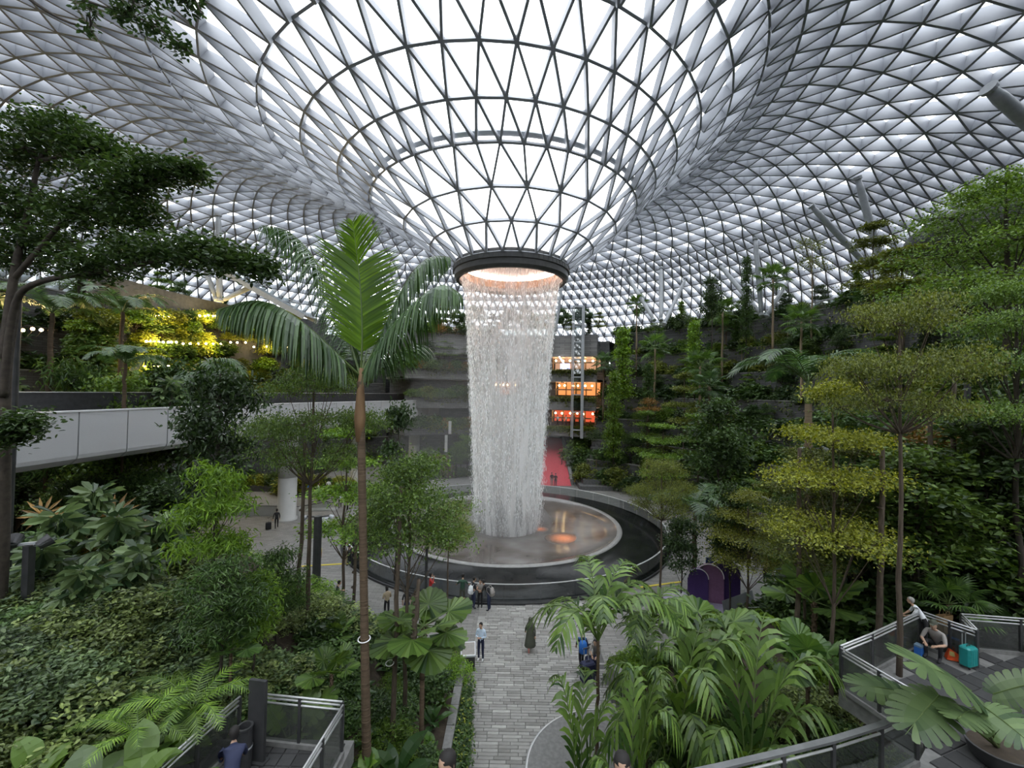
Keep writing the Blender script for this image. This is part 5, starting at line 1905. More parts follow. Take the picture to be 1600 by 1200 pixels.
# fan palms and accents on the right terraces (pixel column, distance, ground, top, width)
for (pn, nm, px, Y, z0, yt, w, lab) in (
        ('fan_palm', 'fan_palm', 1207, 50, 15.4, 408, 62, 'tall fan palm against the roof on the right terraces'),
        ('fan_palm', 'fan_palm', 1128, 55, 12.0, 462, 56, 'tall fan palm with pale trunk in the middle of the right terraces'),
        ('fan_palm', 'fan_palm', 994, 64, 15.4, 458, 40, 'fan palm on top of the far right corner'),
        ('fan_palm', 'fan_palm', 1022, 58, 5.8, 517, 58, 'fan palm with long pale trunk right of the lift'),
        ('fan_palm_dark', 'fan_palm', 942, 58, 8.8, 548, 40, 'dark fan palm next to the glass lift'),
        ('fan_palm', 'fan_palm', 1093, 52, 5.8, 540, 78, 'broad fan palm above the orange lit window'),
        ('fan_palm', 'fan_palm', 1252, 42, 12.0, 472, 88, 'large fan palm below the curved right parapet'),
        ('fan_palm_dark', 'fan_palm', 1108, 47, 5.8, 573, 60, 'bright fan palm beside the arching frond'),
        ('column_0', 'climber_tree', 958, 56, 3.2, 577, 40, 'bright green columnar climber right of the dark fan palm'),
        ('column_1', 'climber_tree', 1012, 56, 5.8, 565, 34, 'dark columnar climber beside the long pale trunk'),
        ('column_0', 'climber_tree', 1085, 54, 12.0, 498, 34, 'bright columnar climber under the leaning roof column'),
        ('column_0', 'climber_tree', 973, 60, 11.0, 508, 44, 'leafy columnar climber on the stone wall by the lift'),
        ('column_1', 'climber_tree', 1166, 52, 18.8, 398, 26, 'narrow dark spire tree against the roof'),
        ('thin_yellow', 'thin_tree', 1268, 45, 18.8, 360, 70, 'thin yellowing tree against the roof lattice'),
        ('round_1', 'bushy_tree', 1112, 50, 18.0, 428, 50, 'dark round tree on the top right terrace'),
        ('layered_1', 'layered_tree', 1365, 38, 18.0, 345, 95, 'dark layered tree under the tall roof column'),
        ('layered_1', 'layered_tree', 1410, 33, 16.0, 385, 130, 'broad olive layered tree near the dark pod'),
        ('layered_2', 'layered_tree', 1090, 45, 3.2, 645, 90, 'bright layered tree at mid height of the right terraces'),
        ('layered_2', 'layered_tree', 1010, 52, 2.0, 640, 64, 'layered tree above the cascade'),
        ('rust_tree', 'brown_leaved_tree', 1013, 54, 5.8, 618, 50, 'brown-topped tree beside the cascade'),
        ('layered_1', 'layered_tree', 1068, 50, 4.5, 580, 66, 'dark layered tree left of the orange lit window'),
        ('layered_2', 'layered_tree', 1035, 44, .4, 660, 80, 'pale layered tree at the foot of the right terraces')):
    put(pn, nm, lab, 'palm' if 'palm' in nm else 'tree', px, Y, z0, yt, w)

# --- bushes: right terraces
def ring_plants(tiers, d0, d1, kinds, step, nm, lab, grp, sc=(.8, 1.5), skip=(), dr=1.1):
    for i, (r, z) in enumerate(tiers):
        if i in skip:
            continue
        n = int(math.radians(d1 - d0) * r / step)
        for k in range(n):
            d = d0 + (d1 - d0) * (k + rp.uniform(.1, .9)) / n
            p = pol(r + dr + rp.uniform(-.5, .7), d, z - .1)
            x_, y_, dd = seen([p + (0, 0, .8)])
            if dd[0] < 0 or x_[0] < -60 or x_[0] > 1660 or y_[0] < -40 or y_[0] > 1260:
                continue
            s = rp.uniform(*sc)
            pn = rp.choice(kinds)
            putg(pn, nm, '%s on %s %s terrace' % (LOOK[pn], TIER[i], lab), 'bush', p[0], p[1], p[2], (s, s, s * rp.uniform(.8, 1.3)), grp)


DARK = ['bush_0', 'bush_0', 'bush_1', 'bush_1', 'bush_2', 'bush_3', 'bush_7', 'bush_8']
ring_plants(TR, -36, 62, DARK, 1.75, 'terrace_bush', 'right', 'bushes on the right terraces', (1.0, 1.9))
ring_plants(TL[:5], 124, 215, DARK, 2.4, 'terrace_bush', 'left', 'bushes on the left terraces', (1.1, 2.1))
# trees standing among them
for (tiers, d0, d1, step, lab, grp) in ((TR, -35, 60, 4.0, 'right', 'trees on the right terraces'), (TL, 126, 212, 5.5, 'left', 'trees on the left terraces')):
    for i, (r, z) in enumerate(tiers):
        n = int(math.radians(d1 - d0) * r / step)
        for k in range(n):
            d = d0 + (d1 - d0) * (k + rp.uniform(.15, .85)) / n
            p = pol(r + 1.3 + rp.uniform(-.3, .6), d, z - .1)
            x_, y_, dd = seen([p + (0, 0, 3)])
            if dd[0] < 16 or x_[0] < -60 or x_[0] > 1640 or y_[0] < -40:
                continue
            last = i == len(tiers) - 1
            pn = rp.choice(['round_0', 'round_1', 'round_2', 'layered_1', 'layered_2', 'layered_2', 'column_0', 'column_1', 'fan_palm', 'fan_palm_dark', 'lance_dark'])
            h = rp.uniform(3.2, 5.4) if last else rp.uniform(2.6, 4.8)
            s = h / PB[pn][1]
            putg(pn, 'terrace_tree', '%s on %s %s terrace' % (LOOK[pn], TIER[i], lab), 'tree', p[0], p[1], p[2], s, grp)
# trees on the top of the far wall, and behind the water
for k in range(22):
    d = 62 + 60 * (k + rp.uniform(.1, .9)) / 22
    p = pol(29.5 + rp.uniform(0, 5), d, 21.3)
    pn = rp.choice(['round_1', 'round_2', 'round_0', 'fan_palm_dark', 'column_1', 'layered_1'])
    putg(pn, 'rooftop_tree', LOOK[pn] + ' on top of the far wall', 'tree', p[0], p[1], p[2], rp.uniform(3.6, 6.0) / PB[pn][1], 'trees on the far wall')
for k in range(60):
    d = 94 + 29 * (k + rp.uniform(.1, .9)) / 60
    lev = k % 5
    p = pol((24.6, 27.2, 27.3, 27.5, 27.9)[lev], d, (0.0, 7.0, 11.5, 15.7, 21.2)[lev])
    pn = rp.choice(['bush_0', 'bush_3', 'bush_9', 'bush_7', 'bush_2'])
    putg(pn, 'wall_bush', LOOK[pn] + ' on the far wall left of the falling water', 'bush', p[0], p[1], p[2], rp.uniform(1.0, 1.7), 'bushes left of the falling water')
for k in range(11):
    d = 96 + 26 * (k + rp.uniform(.1, .9)) / 11
    p = pol(28.4, d, 16.0)
    pn = rp.choice(['round_1', 'layered_1', 'layered_2', 'column_0', 'round_0', 'fan_palm_dark'])
    putg(pn, 'ledge_tree', LOOK[pn] + ' on the far ledge left of the falling water', 'tree', p[0], p[1], p[2], rp.uniform(3.4, 5.2) / PB[pn][1], 'trees on the far ledge')
for k in range(9):
    d = 94 + 26 * (k + rp.uniform(.1, .9)) / 9
    p = pol(25.5 - rp.uniform(0, 2.5), d, 0)
    putg(rp.choice(['layered_1', 'rust_tree', 'round_0', 'lance_dark']), 'wall_tree', 'misty tree at the foot of the far wall left of the water', 'tree', p[0], p[1], p[2], rp.uniform(.7, 1.1), 'trees at the foot of the far wall')
for k in range(12):
    d = 62 + 18 * (k + rp.uniform(.1, .9)) / 12
    p = pol(24.6 - rp.uniform(0, 2.0), d, 0)
    if 4.0 < p[0] < 15:
        continue
    putg(rp.choice(['bush_0', 'bush_2', 'bush_8', 'bush_7']), 'wall_bush', 'bush beside the dark stone cascade', 'bush', p[0], p[1], p[2], rp.uniform(1.0, 1.9), 'bushes by the cascade')
for (x, y, z, s, pn) in ((10.2, 62.5, 1.0, 2.0, 'bush_0'), (10.0, 64.5, 2.2, 2.2, 'bush_2'), (11.3, 66, 4.5, 1.8, 'bush_8'), (12.5, 66.5, 5.5, 1.6, 'bush_0')):
    putg(pn, 'ramp_bush', 'tall leafy bush between the red ramp and the cascade', 'bush', x, y, z, (s, s, s * 1.2), 'bushes between ramp and cascade')
# trailing plants on the parapets
for (z, r, d0, d1, lab) in ((16.0, 27.3, 62, 118, 'trailing plants along the upper far parapet'), (11.8, 27.1, 62, 118, 'trailing plants along the middle far parapet'), (7.3, 26.9, 62, 118, 'trailing plants along the lower far parapet')):
    rgv = np.random.default_rng(int(z * 10))
    t = thing('trailing_plants', lab, 'plant', (PX, PY, z))
    mb = MB()
    n = 800
    a = np.radians(rgv.uniform(d0, d1, n))
    C = np.stack([(r - .02) * np.cos(a), (r - .02) * np.sin(a), .15 - rgv.gamma(1.2, .28, n)], 1)
    leaves_at(rgv, mb, C, 10, .18, .26, OVAL, .4)
    mb.build('foliage', 'leaf_olive', t, kind='stuff')

# creepers hanging over the stone of the right terraces
for i, (r, z) in enumerate(TR):
    rgv = np.random.default_rng(600 + i)
    z0_ = TR[i - 1][1] if i else 0
    t = thing('creeper', 'green creeper hanging over the wall of %s right terrace' % TIER[i], 'plant', (PX, PY, z))
    for lm, n in (('leaf_dark', 170), ('leaf_mid', 110), ('leaf_olive', 60)):
        mb = MB()
        st_c = np.radians(rgv.uniform(-36, 61, 26))
        a = st_c[rgv.integers(0, 26, n)] + rgv.normal(0, .03, n)
        C = np.stack([(r - .06) * np.cos(a), (r - .06) * np.sin(a), .2 - rgv.beta(1.0, 1.6, n) * (z - z0_)], 1)
        leaves_at(rgv, mb, C, 9, .2, .26, OVAL, .5)
        mb.build('foliage', lm, t, kind='stuff')

# --- left terraces: lamps and yellow-lit planting
def on_wall(px, py, r):
    lo_, hi_ = 30.0, 75.0
    for _ in range(30):
        m_ = (lo_ + hi_) / 2
        p_ = at(px, py, m_)
        if math.hypot(p_[0] - PX, p_[1] - PY) < r:
            lo_ = m_
        else:
            hi_ = m_
    return at(px, py, lo_)


for (px0, px1, py, n) in ((243, 268, 494, 5), (313, 345, 494, 6), (352, 420, 497, 6), (228, 275, 534, 8), (285, 384, 536, 9), (398, 452, 542, 4), (212, 262, 573, 5), (20, 66, 515, 4)):
    for k in range(n):
        px = px0 + (px1 - px0) * k / max(1, n - 1) + rp.uniform(-2, 2)
        p = on_wall(px, py + rp.uniform(-1.5, 1.5), 35.6)
        t = thing('garden_lamp', 'small bright globe lamp on the lit left planting', 'lamp', tuple(p), group='globe lamps on the left planting')
        MB().lathe([(.01, -.12), (.09, -.08), (.12, 0), (.09, .08), (.01, .12)], 10).build('globe', 'lamp_warm', t, smooth=True)
        MB().tube([(-.7, .3, -.5), (-.3, .15, -.3), (0, 0, -.1)], .02, 5).build('stem', 'dark_metal', t)
    ld = bpy.data.lights.new('lamp_row_light', 'POINT')
    ld.energy = 210
    ld.color = (1, .72, .28)
    ld.shadow_soft_size = .5
    lo = bpy.data.objects.new('lamp_row_light', ld)
    COL.objects.link(lo)
    lo.location = on_wall((px0 + px1) / 2, py - 2, 34.6)
for k in range(165):
    px = rp.uniform(125, 475)
    py = rp.choice([478, 492, 510, 528, 552, 568, 590, 604])
    p = on_wall(px, py + 12, 36.4)
    s = rp.uniform(.9, 1.6)
    pn = rp.choice(['bush_5', 'bush_4', 'bush_2', 'bush_7', 'bush_5', 'bush_0'])
    putg(pn, 'lit_bush', LOOK[pn] + ' in %s row of the lamp-lit wall' % ('top' if py < 500 else 'upper' if py < 540 else 'middle' if py < 580 else 'lowest'), 'bush', p[0], p[1], p[2] - .8 * s, s, 'lit bushes on the left planting')
tag(MB().lathe([(36.9, 0), (36.9, 22.6), (37.6, 22.6), (37.6, 0)], 40, PC, a0=R(139), a1=R(184)).build('wall_green', 'stone_dark'), 'stone wall behind the lamp-lit planting', 'wall', kind='structure')
# planting seen under the bridge
for k in range(18):
    px = rp.uniform(150, 470)
    p = col(px, rp.uniform(50, 56), .3)
    pn = rp.choice(['bush_6', 'bush_5', 'bush_0', 'bush_2', 'bush_8'])
    putg(pn, 'lit_shrub', LOOK[pn] + ' in the bed seen under the bridge', 'bush', p[0], p[1], .2, rp.uniform(1.0, 2.2), 'shrubs under the bridge')
for k in range(16):
    px = rp.uniform(0, 300)
    Y = rp.uniform(25, 34)
    p = col(px, Y, .3)
    pn = rp.choice(['round_1', 'round_2', 'lance_dark', 'round_0'])
    putg(pn, 'shade_tree', LOOK[pn] + ' in the shade beneath the bridge', 'tree', p[0], p[1], 0, rp.uniform(5.0, 7.4) / PB[pn][1], 'shade trees beneath the bridge')
for k in range(16):
    px = rp.uniform(0, 300)
    Y = rp.uniform(29, 36)
    p = col(px, Y, 5)
    pn = rp.choice(['round_1', 'round_0', 'lance_dark', 'feather_palm', 'schefflera', 'schefflera', 'schefflera'])
    h = rp.uniform(11.5, 15.5) if pn != 'schefflera' else 13
    if pn == 'schefflera':
        putg(pn, 'tall_shrub', 'grey-green broad-leaved shrub rising behind the bridge parapet', 'shrub', p[0], p[1], 10.4, 1.6, 'broad-leaved shrubs behind the bridge')
    else:
        s = h / PB[pn][1]
        putg(pn, 'tall_tree', LOOK[pn] + ' rising behind the bridge parapet', 'tree', p[0], p[1], 0, (s * .6, s * .6, s), 'trees behind the bridge')

# --- near banks
def scatter_bank(kinds, box, n, nm, lab, cat, grp, sc, hf, sq=.8, zoff=-.1, avoid=()):
    x0, x1, y0, y1 = box
    for k in range(n):
        for _ in range(12):
            x, y = rp.uniform(x0, x1), rp.uniform(y0, y1)
            if any(a[0] < x < a[1] and a[2] < y < a[3] for a in avoid):
                continue
            z = float(hf(np.array(x), np.array(y))) + zoff
            x_, y_, dd = seen([(x, y, z + .5)])
            if dd[0] > 0 and -80 < x_[0] < 1680 and y_[0] < 1290:
                break
        else:
            continue
        s = rp.uniform(*sc)
        pn = rp.choice(kinds)
        ds = 'near' if y < y0 + (y1 - y0) / 3 else ('mid' if y < y0 + (y1 - y0) * 2 / 3 else 'rear')
        putg(pn, nm, '%s, %s %s' % (LOOK[pn], ds, lab), cat, x, y, z, (s, s, s * sq), grp)


AV = [(-6.9, -3.0, 6, 10.0)]
scatter_bank(['bank_0', 'bank_1', 'bank_2', 'bank_1', 'bank_0'], (-17, -6.6, 5.5, 12.5), 78, 'bank_shrub', 'part of front left bank', 'shrub', 'shrubs on the near left bank', (.9, 1.35), hL, .8, avoid=AV)
scatter_bank(['bank_2', 'bank_3', 'bush_0', 'bank_0'], (-20, -5, 12, 19.5), 44, 'bank_shrub', 'part of back left bank', 'shrub', 'shrubs at the back of the left bank', (.8, 1.3), hL, .8)
scatter_bank(['bank_2', 'bank_3', 'aroid', 'aroid_bright', 'blade_plant', 'strap_plant', 'blade_plant'], (-6.5, -2.3, 10.2, 19.5), 74, 'bed_plant', 'bed left of the walk', 'plant', 'plants in the bed left of the walk', (.7, 1.15), hL, 1.0)
scatter_bank(['bank_2', 'bank_3', 'aroid', 'blade_plant', 'bank_0', 'strap_plant', 'aroid_bright'], (4.8, 13, 8.2, 18.5), 80, 'bed_plant', 'bed right of the walk', 'plant', 'plants in the bed right of the walk', (.7, 1.2), hR, 1.0)
scatter_bank(['bank_2', 'bush_1', 'bush_0', 'monstera', 'aroid_grey', 'bush_2', 'fern', 'bush_0'], (12.5, 25, 12.9, 23), 95, 'thicket_plant', 'part of right thicket', 'plant', 'plants in the right thicket', (1.0, 1.7), hR, 1.0)
scatter_bank(['lance_dark', 'round_1', 'round_0'], (14, 25, 14.5, 23), 16, 'thicket_tree', 'part of right thicket', 'tree', 'trees in the right thicket', (.8, 1.25), hR, 1.0)
# foreground accents, left
for (px, Y, z0, s, pn, nm, lab, cat) in (
        (95, 13.5, 6.1, 1.45, 'schefflera', 'umbrella_shrub', 'grey-green umbrella-leaved shrub on the left bank by the dry fans', 'shrub'),
        (180, 13.0, 6.2, 1.45, 'schefflera', 'umbrella_shrub', 'large umbrella-leaved shrub in the middle of the left bank', 'shrub'),
        (255, 13.8, 6.0, 1.35, 'schefflera', 'umbrella_shrub', 'umbrella-leaved shrub left of the bright willow-leaved tree', 'shrub'),
        (130, 11.0, 6.0, 1.1, 'schefflera', 'umbrella_shrub', 'low umbrella-leaved shrub above the small-leaved mass', 'shrub'),
        (140, 14.6, 6.6, 1.4, 'schefflera', 'umbrella_shrub', 'umbrella-leaved shrub behind the large one', 'shrub'),
        (215, 12.0, 5.9, 1.2, 'schefflera', 'umbrella_shrub', 'low umbrella-leaved shrub in front of the large one', 'shrub'),
        (60, 12.0, 6.0, 1.2, 'schefflera', 'umbrella_shrub', 'umbrella-leaved shrub beside the twin floodlight', 'shrub'),
        (165, 15.0, 6.0, 2.0, 'dry_fan', 'dry_fan_palm', 'dry brown fan palm leaves under the bridge', 'palm'),
        (60, 15.5, 6.0, 1.8, 'dry_fan', 'dry_fan_palm', 'dry tan fan palm at the left edge under the bridge', 'palm'),
        (225, 14.0, 5.6, 1.5, 'dry_fan', 'dry_fan_palm', 'withered fan palm among the umbrella leaves', 'palm'),
        (300, 9.0, 5.6, 1.7, 'fern', 'fern', 'large arching fern above the lower platform', 'fern'),
        (215, 8.2, 5.7, 1.4, 'fern', 'fern', 'arching fern left of the large one', 'fern'),
        (300, 12.0, 5.2, 1.3, 'fern', 'fern', 'yellow-green fern beside the dark trunks', 'fern'),
        (60, 7.4, 5.4, 1.1, 'aroid', 'aroid', 'heart-leaved aroid at the bottom left corner', 'plant'),
        (150, 7.4, 5.3, 1.15, 'aroid_grey', 'aroid', 'large heart-leaved aroid at the bottom left', 'plant'),
        (215, 7.4, 5.3, 1.3, 'aroid', 'aroid', 'heart-leaved aroid beside the platform rail', 'plant'),
        (280, 8.6, 4.9, 1.4, 'aroid_bright', 'aroid', 'bright heart-leaved aroid behind the platform rail', 'plant'),
        (260, 7.2, 5.0, 1.2, 'aroid_bright', 'aroid', 'bright heart-leaved aroid in front of the platform rail', 'plant'),
        (455, 10.4, 3.6, 1.1, 'monstera', 'monstera', 'cut-leaved monstera behind the mesh rail', 'plant'),
        (500, 10.6, 3.3, 1.0, 'aroid', 'aroid', 'leafy aroid behind the mesh rail corner', 'plant'),
        (575, 10.7, 2.6, 1.2, 'aroid_bright', 'climber', 'bright heart leaves climbing the tall palm trunk', 'plant'),
        (583, 10.4, 1.6, 1.4, 'strap_plant', 'strap_plant', 'long strap-leaved plant at the foot of the tall palm', 'plant'),
        (630, 9.6, 1.6, 1.5, 'strap_plant', 'strap_plant', 'strap-leaved plant with drooping blades left of the walk', 'plant'),
        (660, 10.5, 1.2, 1.4, 'blade_plant', 'blade_plant', 'broad-bladed plant left of the walk', 'plant'),
        (615, 11.5, 1.6, 1.6, 'blade_plant', 'blade_plant', 'dark broad-bladed plant under the round fan palm', 'plant'),
        (690, 12.2, .7, 1.1, 'blade_plant', 'blade_plant', 'yellowish bladed plant beside the walk', 'plant')):
    b = col(px, Y, z0)
    putg(pn, nm, lab, cat, b[0], b[1], b[2], s)
# ground cover between planter and walk
gc = thing('ground_cover', 'low dark ground cover with lime leaves along the walk', 'plant', (0, 0, 0))
rgv = np.random.default_rng(8)
n = 620
C = np.stack([rgv.uniform(-1.85, -1.15, n) - rgv.random(n) * .2, rgv.uniform(12.2, 17.6, n), rgv.uniform(.05, .5, n)], 1)
C = C[C[:, 0] < -1.0 - .09 * (C[:, 1] - 12.2)]
mb = MB()
leaves_at(rgv, mb, C, 12, .1, .12, OVAL, .1)
mb.build('foliage', 'leaf_dark', gc, kind='stuff')
mb = MB()
leaves_at(rgv, mb, C[::4] + (0, 0, .06), 4, .12, .11, OVAL, .1)
mb.build('lime_leaves', 'leaf_lime', gc, kind='stuff')
# ---------------------------------------------------------------- people
for nm, c in (('skin_a', (.46, .29, .20)), ('skin_b', (.34, .20, .13)), ('hair_black', (.012, .010, .009)), ('hair_grey', (.30, .29, .27)), ('hair_brown', (.05, .03, .02)),
              ('cloth_black', (.014, .014, .016)), ('cloth_white', (.72, .74, .76)), ('cloth_pale_blue', (.52, .62, .74)), ('cloth_red', (.42, .03, .025)), ('cloth_maroon', (.16, .015, .02)),
              ('cloth_green', (.02, .06, .035)), ('cloth_olive', (.07, .075, .055)), ('cloth_navy', (.018, .024, .06)), ('cloth_denim', (.16, .24, .32)), ('cloth_khaki', (.34, .28, .19)),
              ('cloth_yellow', (.52, .43, .16)), ('cloth_grey', (.30, .28, .26)), ('cloth_blue', (.02, .13, .45)), ('cloth_rose', (.30, .12, .10)), ('shoe_white', (.75, .75, .74)),
              ('shoe_dark', (.02, .02, .022)), ('teal_shell', (.02, .25, .24)), ('case_navy', (.012, .015, .045)), ('orange_cloth', (.75, .10, .02)), ('card_brown', (.30, .19, .09)),
              ('purple', (.06, .03, .13)), ('purple_pale', (.24, .12, .22)), ('sign_navy', (.012, .035, .14)), ('panel_lilac', (.34, .31, .42)), ('white_paint', (.8, .8, .8)), ('yellow_plastic', (.70, .40, .02))):
    mat(nm, c, tuple(min(1, x * 1.18) for x in c), rough=.3 if 'shell' in nm else .75, scale=9)


def ground_at(px, py, z=0.0):
    v = _R3 @ np.array([(px - 800) / FPX, -(py - 600) / FPX, -1.0])
    v = v * ((z - CAMZ) / v[2])
    return np.array([v[0], v[1], z])


def pose_joints(pose):
    """joint positions for a 1.7 m figure facing +Y"""
    J = dict(pel=(0, 0, .93), sp=(0, .01, 1.13), ch=(0, .0, 1.32), nk=(0, 0, 1.46), hd=(0, .015, 1.53))
    for s, k in ((-1, 'L'), (1, 'R')):
        J['sh' + k] = (s * .17, 0, 1.39)
        J['el' + k] = (s * .23, -.03, 1.12)
        J['wr' + k] = (s * .22, .05, .89)
        J['hp' + k] = (s * .09, 0, .90)
        J['kn' + k] = (s * .10, .02, .50)
        J['an' + k] = (s * .10, -.02, .09)
        J['to' + k] = (s * .115, .13, .035)
    if pose == 'walk':
        J['knR'] = (.09, .16, .53); J['anR'] = (.09, .24, .11); J['toR'] = (.10, .39, .07)
        J['knL'] = (-.09, -.02, .50); J['anL'] = (-.09, -.26, .14); J['toL'] = (-.10, -.14, .04)
        J['elL'] = (-.23, .07, 1.13); J['wrL'] = (-.21, .22, .96); J['elR'] = (.23, -.12, 1.13); J['wrR'] = (.23, -.14, .88)
    elif pose == 'phone':
        for s, k in ((-1, 'L'), (1, 'R')):
            J['el' + k] = (s * .23, .02, 1.10); J['wr' + k] = (s * .07, .24, 1.16)
        J['hd'] = (0, .05, 1.52)
    elif pose == 'hold_face':
        J['elR'] = (.2, .12, 1.18); J['wrR'] = (.05, .17, 1.45); J['elL'] = (-.2, .1, 1.12); J['wrL'] = (.05, .2, 1.2)
        J['knL'] = (-.12, .06, .5); J['anL'] = (-.2, .04, .09); J['toL'] = (-.24, .18, .035)
    elif pose == 'lean':
        J['elR'] = (.3, .1, 1.2); J['wrR'] = (.36, .3, 1.08); J['elL'] = (-.3, .1, 1.2); J['wrL'] = (-.36, .3, 1.08)
        J['ch'] = (0, .08, 1.31); J['nk'] = (0, .12, 1.44); J['hd'] = (0, .16, 1.51)
    elif pose == 'bend':
        J['sp'] = (0, .1, 1.1); J['ch'] = (0, .22, 1.25); J['nk'] = (0, .31, 1.36); J['hd'] = (0, .36, 1.41)
        for s, k in ((-1, 'L'), (1, 'R')):
            J['sh' + k] = (s * .17, .24, 1.31); J['el' + k] = (s * .2, .36, 1.08); J['wr' + k] = (s * .1, .52, .98)
    elif pose == 'pull':
        J['elL'] = (-.26, -.14, 1.14); J['wrL'] = (-.28, -.34, .95); J['knR'] = (.09, .13, .52); J['anR'] = (.09, .2, .1); J['toR'] = (.1, .35, .06)
        J['anL'] = (-.09, -.2, .12); J['toL'] = (-.1, -.08, .04)
    elif pose in ('sit', 'crouch'):
        d = .45 if pose == 'sit' else .28
        o = .93 - d - .07
        for q in ('pel', 'sp', 'ch', 'nk', 'hd'):
            x, y, z = J[q]
            J[q] = (x, y + (z - .93) * (.15 if pose == 'sit' else .55), z - o - (z - .93) * (.0 if pose == 'sit' else .16))
        for s, k in ((-1, 'L'), (1, 'R')):
            x, y, z = J['ch']
            J['sh' + k] = (s * .17, y + .03, z + .06)
            J['el' + k] = (s * .25, y + .16, z - .18); J['wr' + k] = (s * .12, y + .38, z - .2)
            J['hp' + k] = (s * .10, .02, d + .05)
            J['kn' + k] = (s * .16, .42, d + .07 + (.12 if pose == 'crouch' else 0)); J['an' + k] = (s * .14, .40, .09); J['to' + k] = (s * .15, .56, .035)
    return {k: np.array(v, float) for k, v in J.items()}


BONES = [('pel', 'sp', 'top'), ('sp', 'ch', 'top'), ('ch', 'nk', 'top'), ('nk', 'hd', 'skin')]
for k in 'LR':
    BONES += [('ch', 'sh' + k, 'top'), ('sh' + k, 'el' + k, 'sleeve'), ('el' + k, 'wr' + k, 'fore'), ('pel', 'hp' + k, 'leg'), ('hp' + k, 'kn' + k, 'leg'), ('kn' + k, 'an' + k, 'shin'), ('an' + k, 'to' + k, 'shoe')]
RAD = dict(pel=(.145, .115), sp=(.135, .105), ch=(.155, .115), nk=(.055, .055), hd=(.055, .06), sh=(.065, .065), el=(.046, .046), wr=(.033, .033), hp=(.088, .092), kn=(.062, .064), an=(.043, .045), to=(.042, .032))


POSES = {}
_tmp = []
for pose in ('stand', 'walk', 'phone', 'hold_face', 'lean', 'bend', 'pull', 'sit', 'crouch'):
    J = pose_joints(pose)
    keys = list(J)
    me = bpy.data.meshes.new('body')
    me.from_pydata([tuple(J[k]) for k in keys], [(keys.index(a), keys.index(b)) for a, b, _ in BONES], [])
    tmp = bpy.data.objects.new('tmp_body', me)
    COL.objects.link(tmp)
    sk = tmp.modifiers.new('skin', 'SKIN')
    sk.use_smooth_shade = True
    sk.branch_smoothing = .4
    for i, k in enumerate(keys):
        me.skin_vertices[0].data[i].radius = RAD[k[:2] if k not in ('pel',) else 'pel']
        me.skin_vertices[0].data[i].use_root = (k == 'pel')
    ss = tmp.modifiers.new('sub', 'SUBSURF')
    ss.levels = ss.render_levels = 1
    _tmp.append((pose, J, tmp, me))
dg = bpy.context.evaluated_depsgraph_get()
for pose, J, tmp, me in _tmp:
    ev = tmp.evaluated_get(dg)
    m2 = ev.to_mesh()
    V = np.zeros(len(m2.vertices) * 3, np.float32)
    m2.vertices.foreach_get('co', V)
    POSES[pose] = (J, V.reshape(-1, 3), [tuple(p.vertices) for p in m2.polygons])
    ev.to_mesh_clear()
for pose, J, tmp, me in _tmp:
    bpy.data.objects.remove(tmp)
    bpy.data.meshes.remove(me)


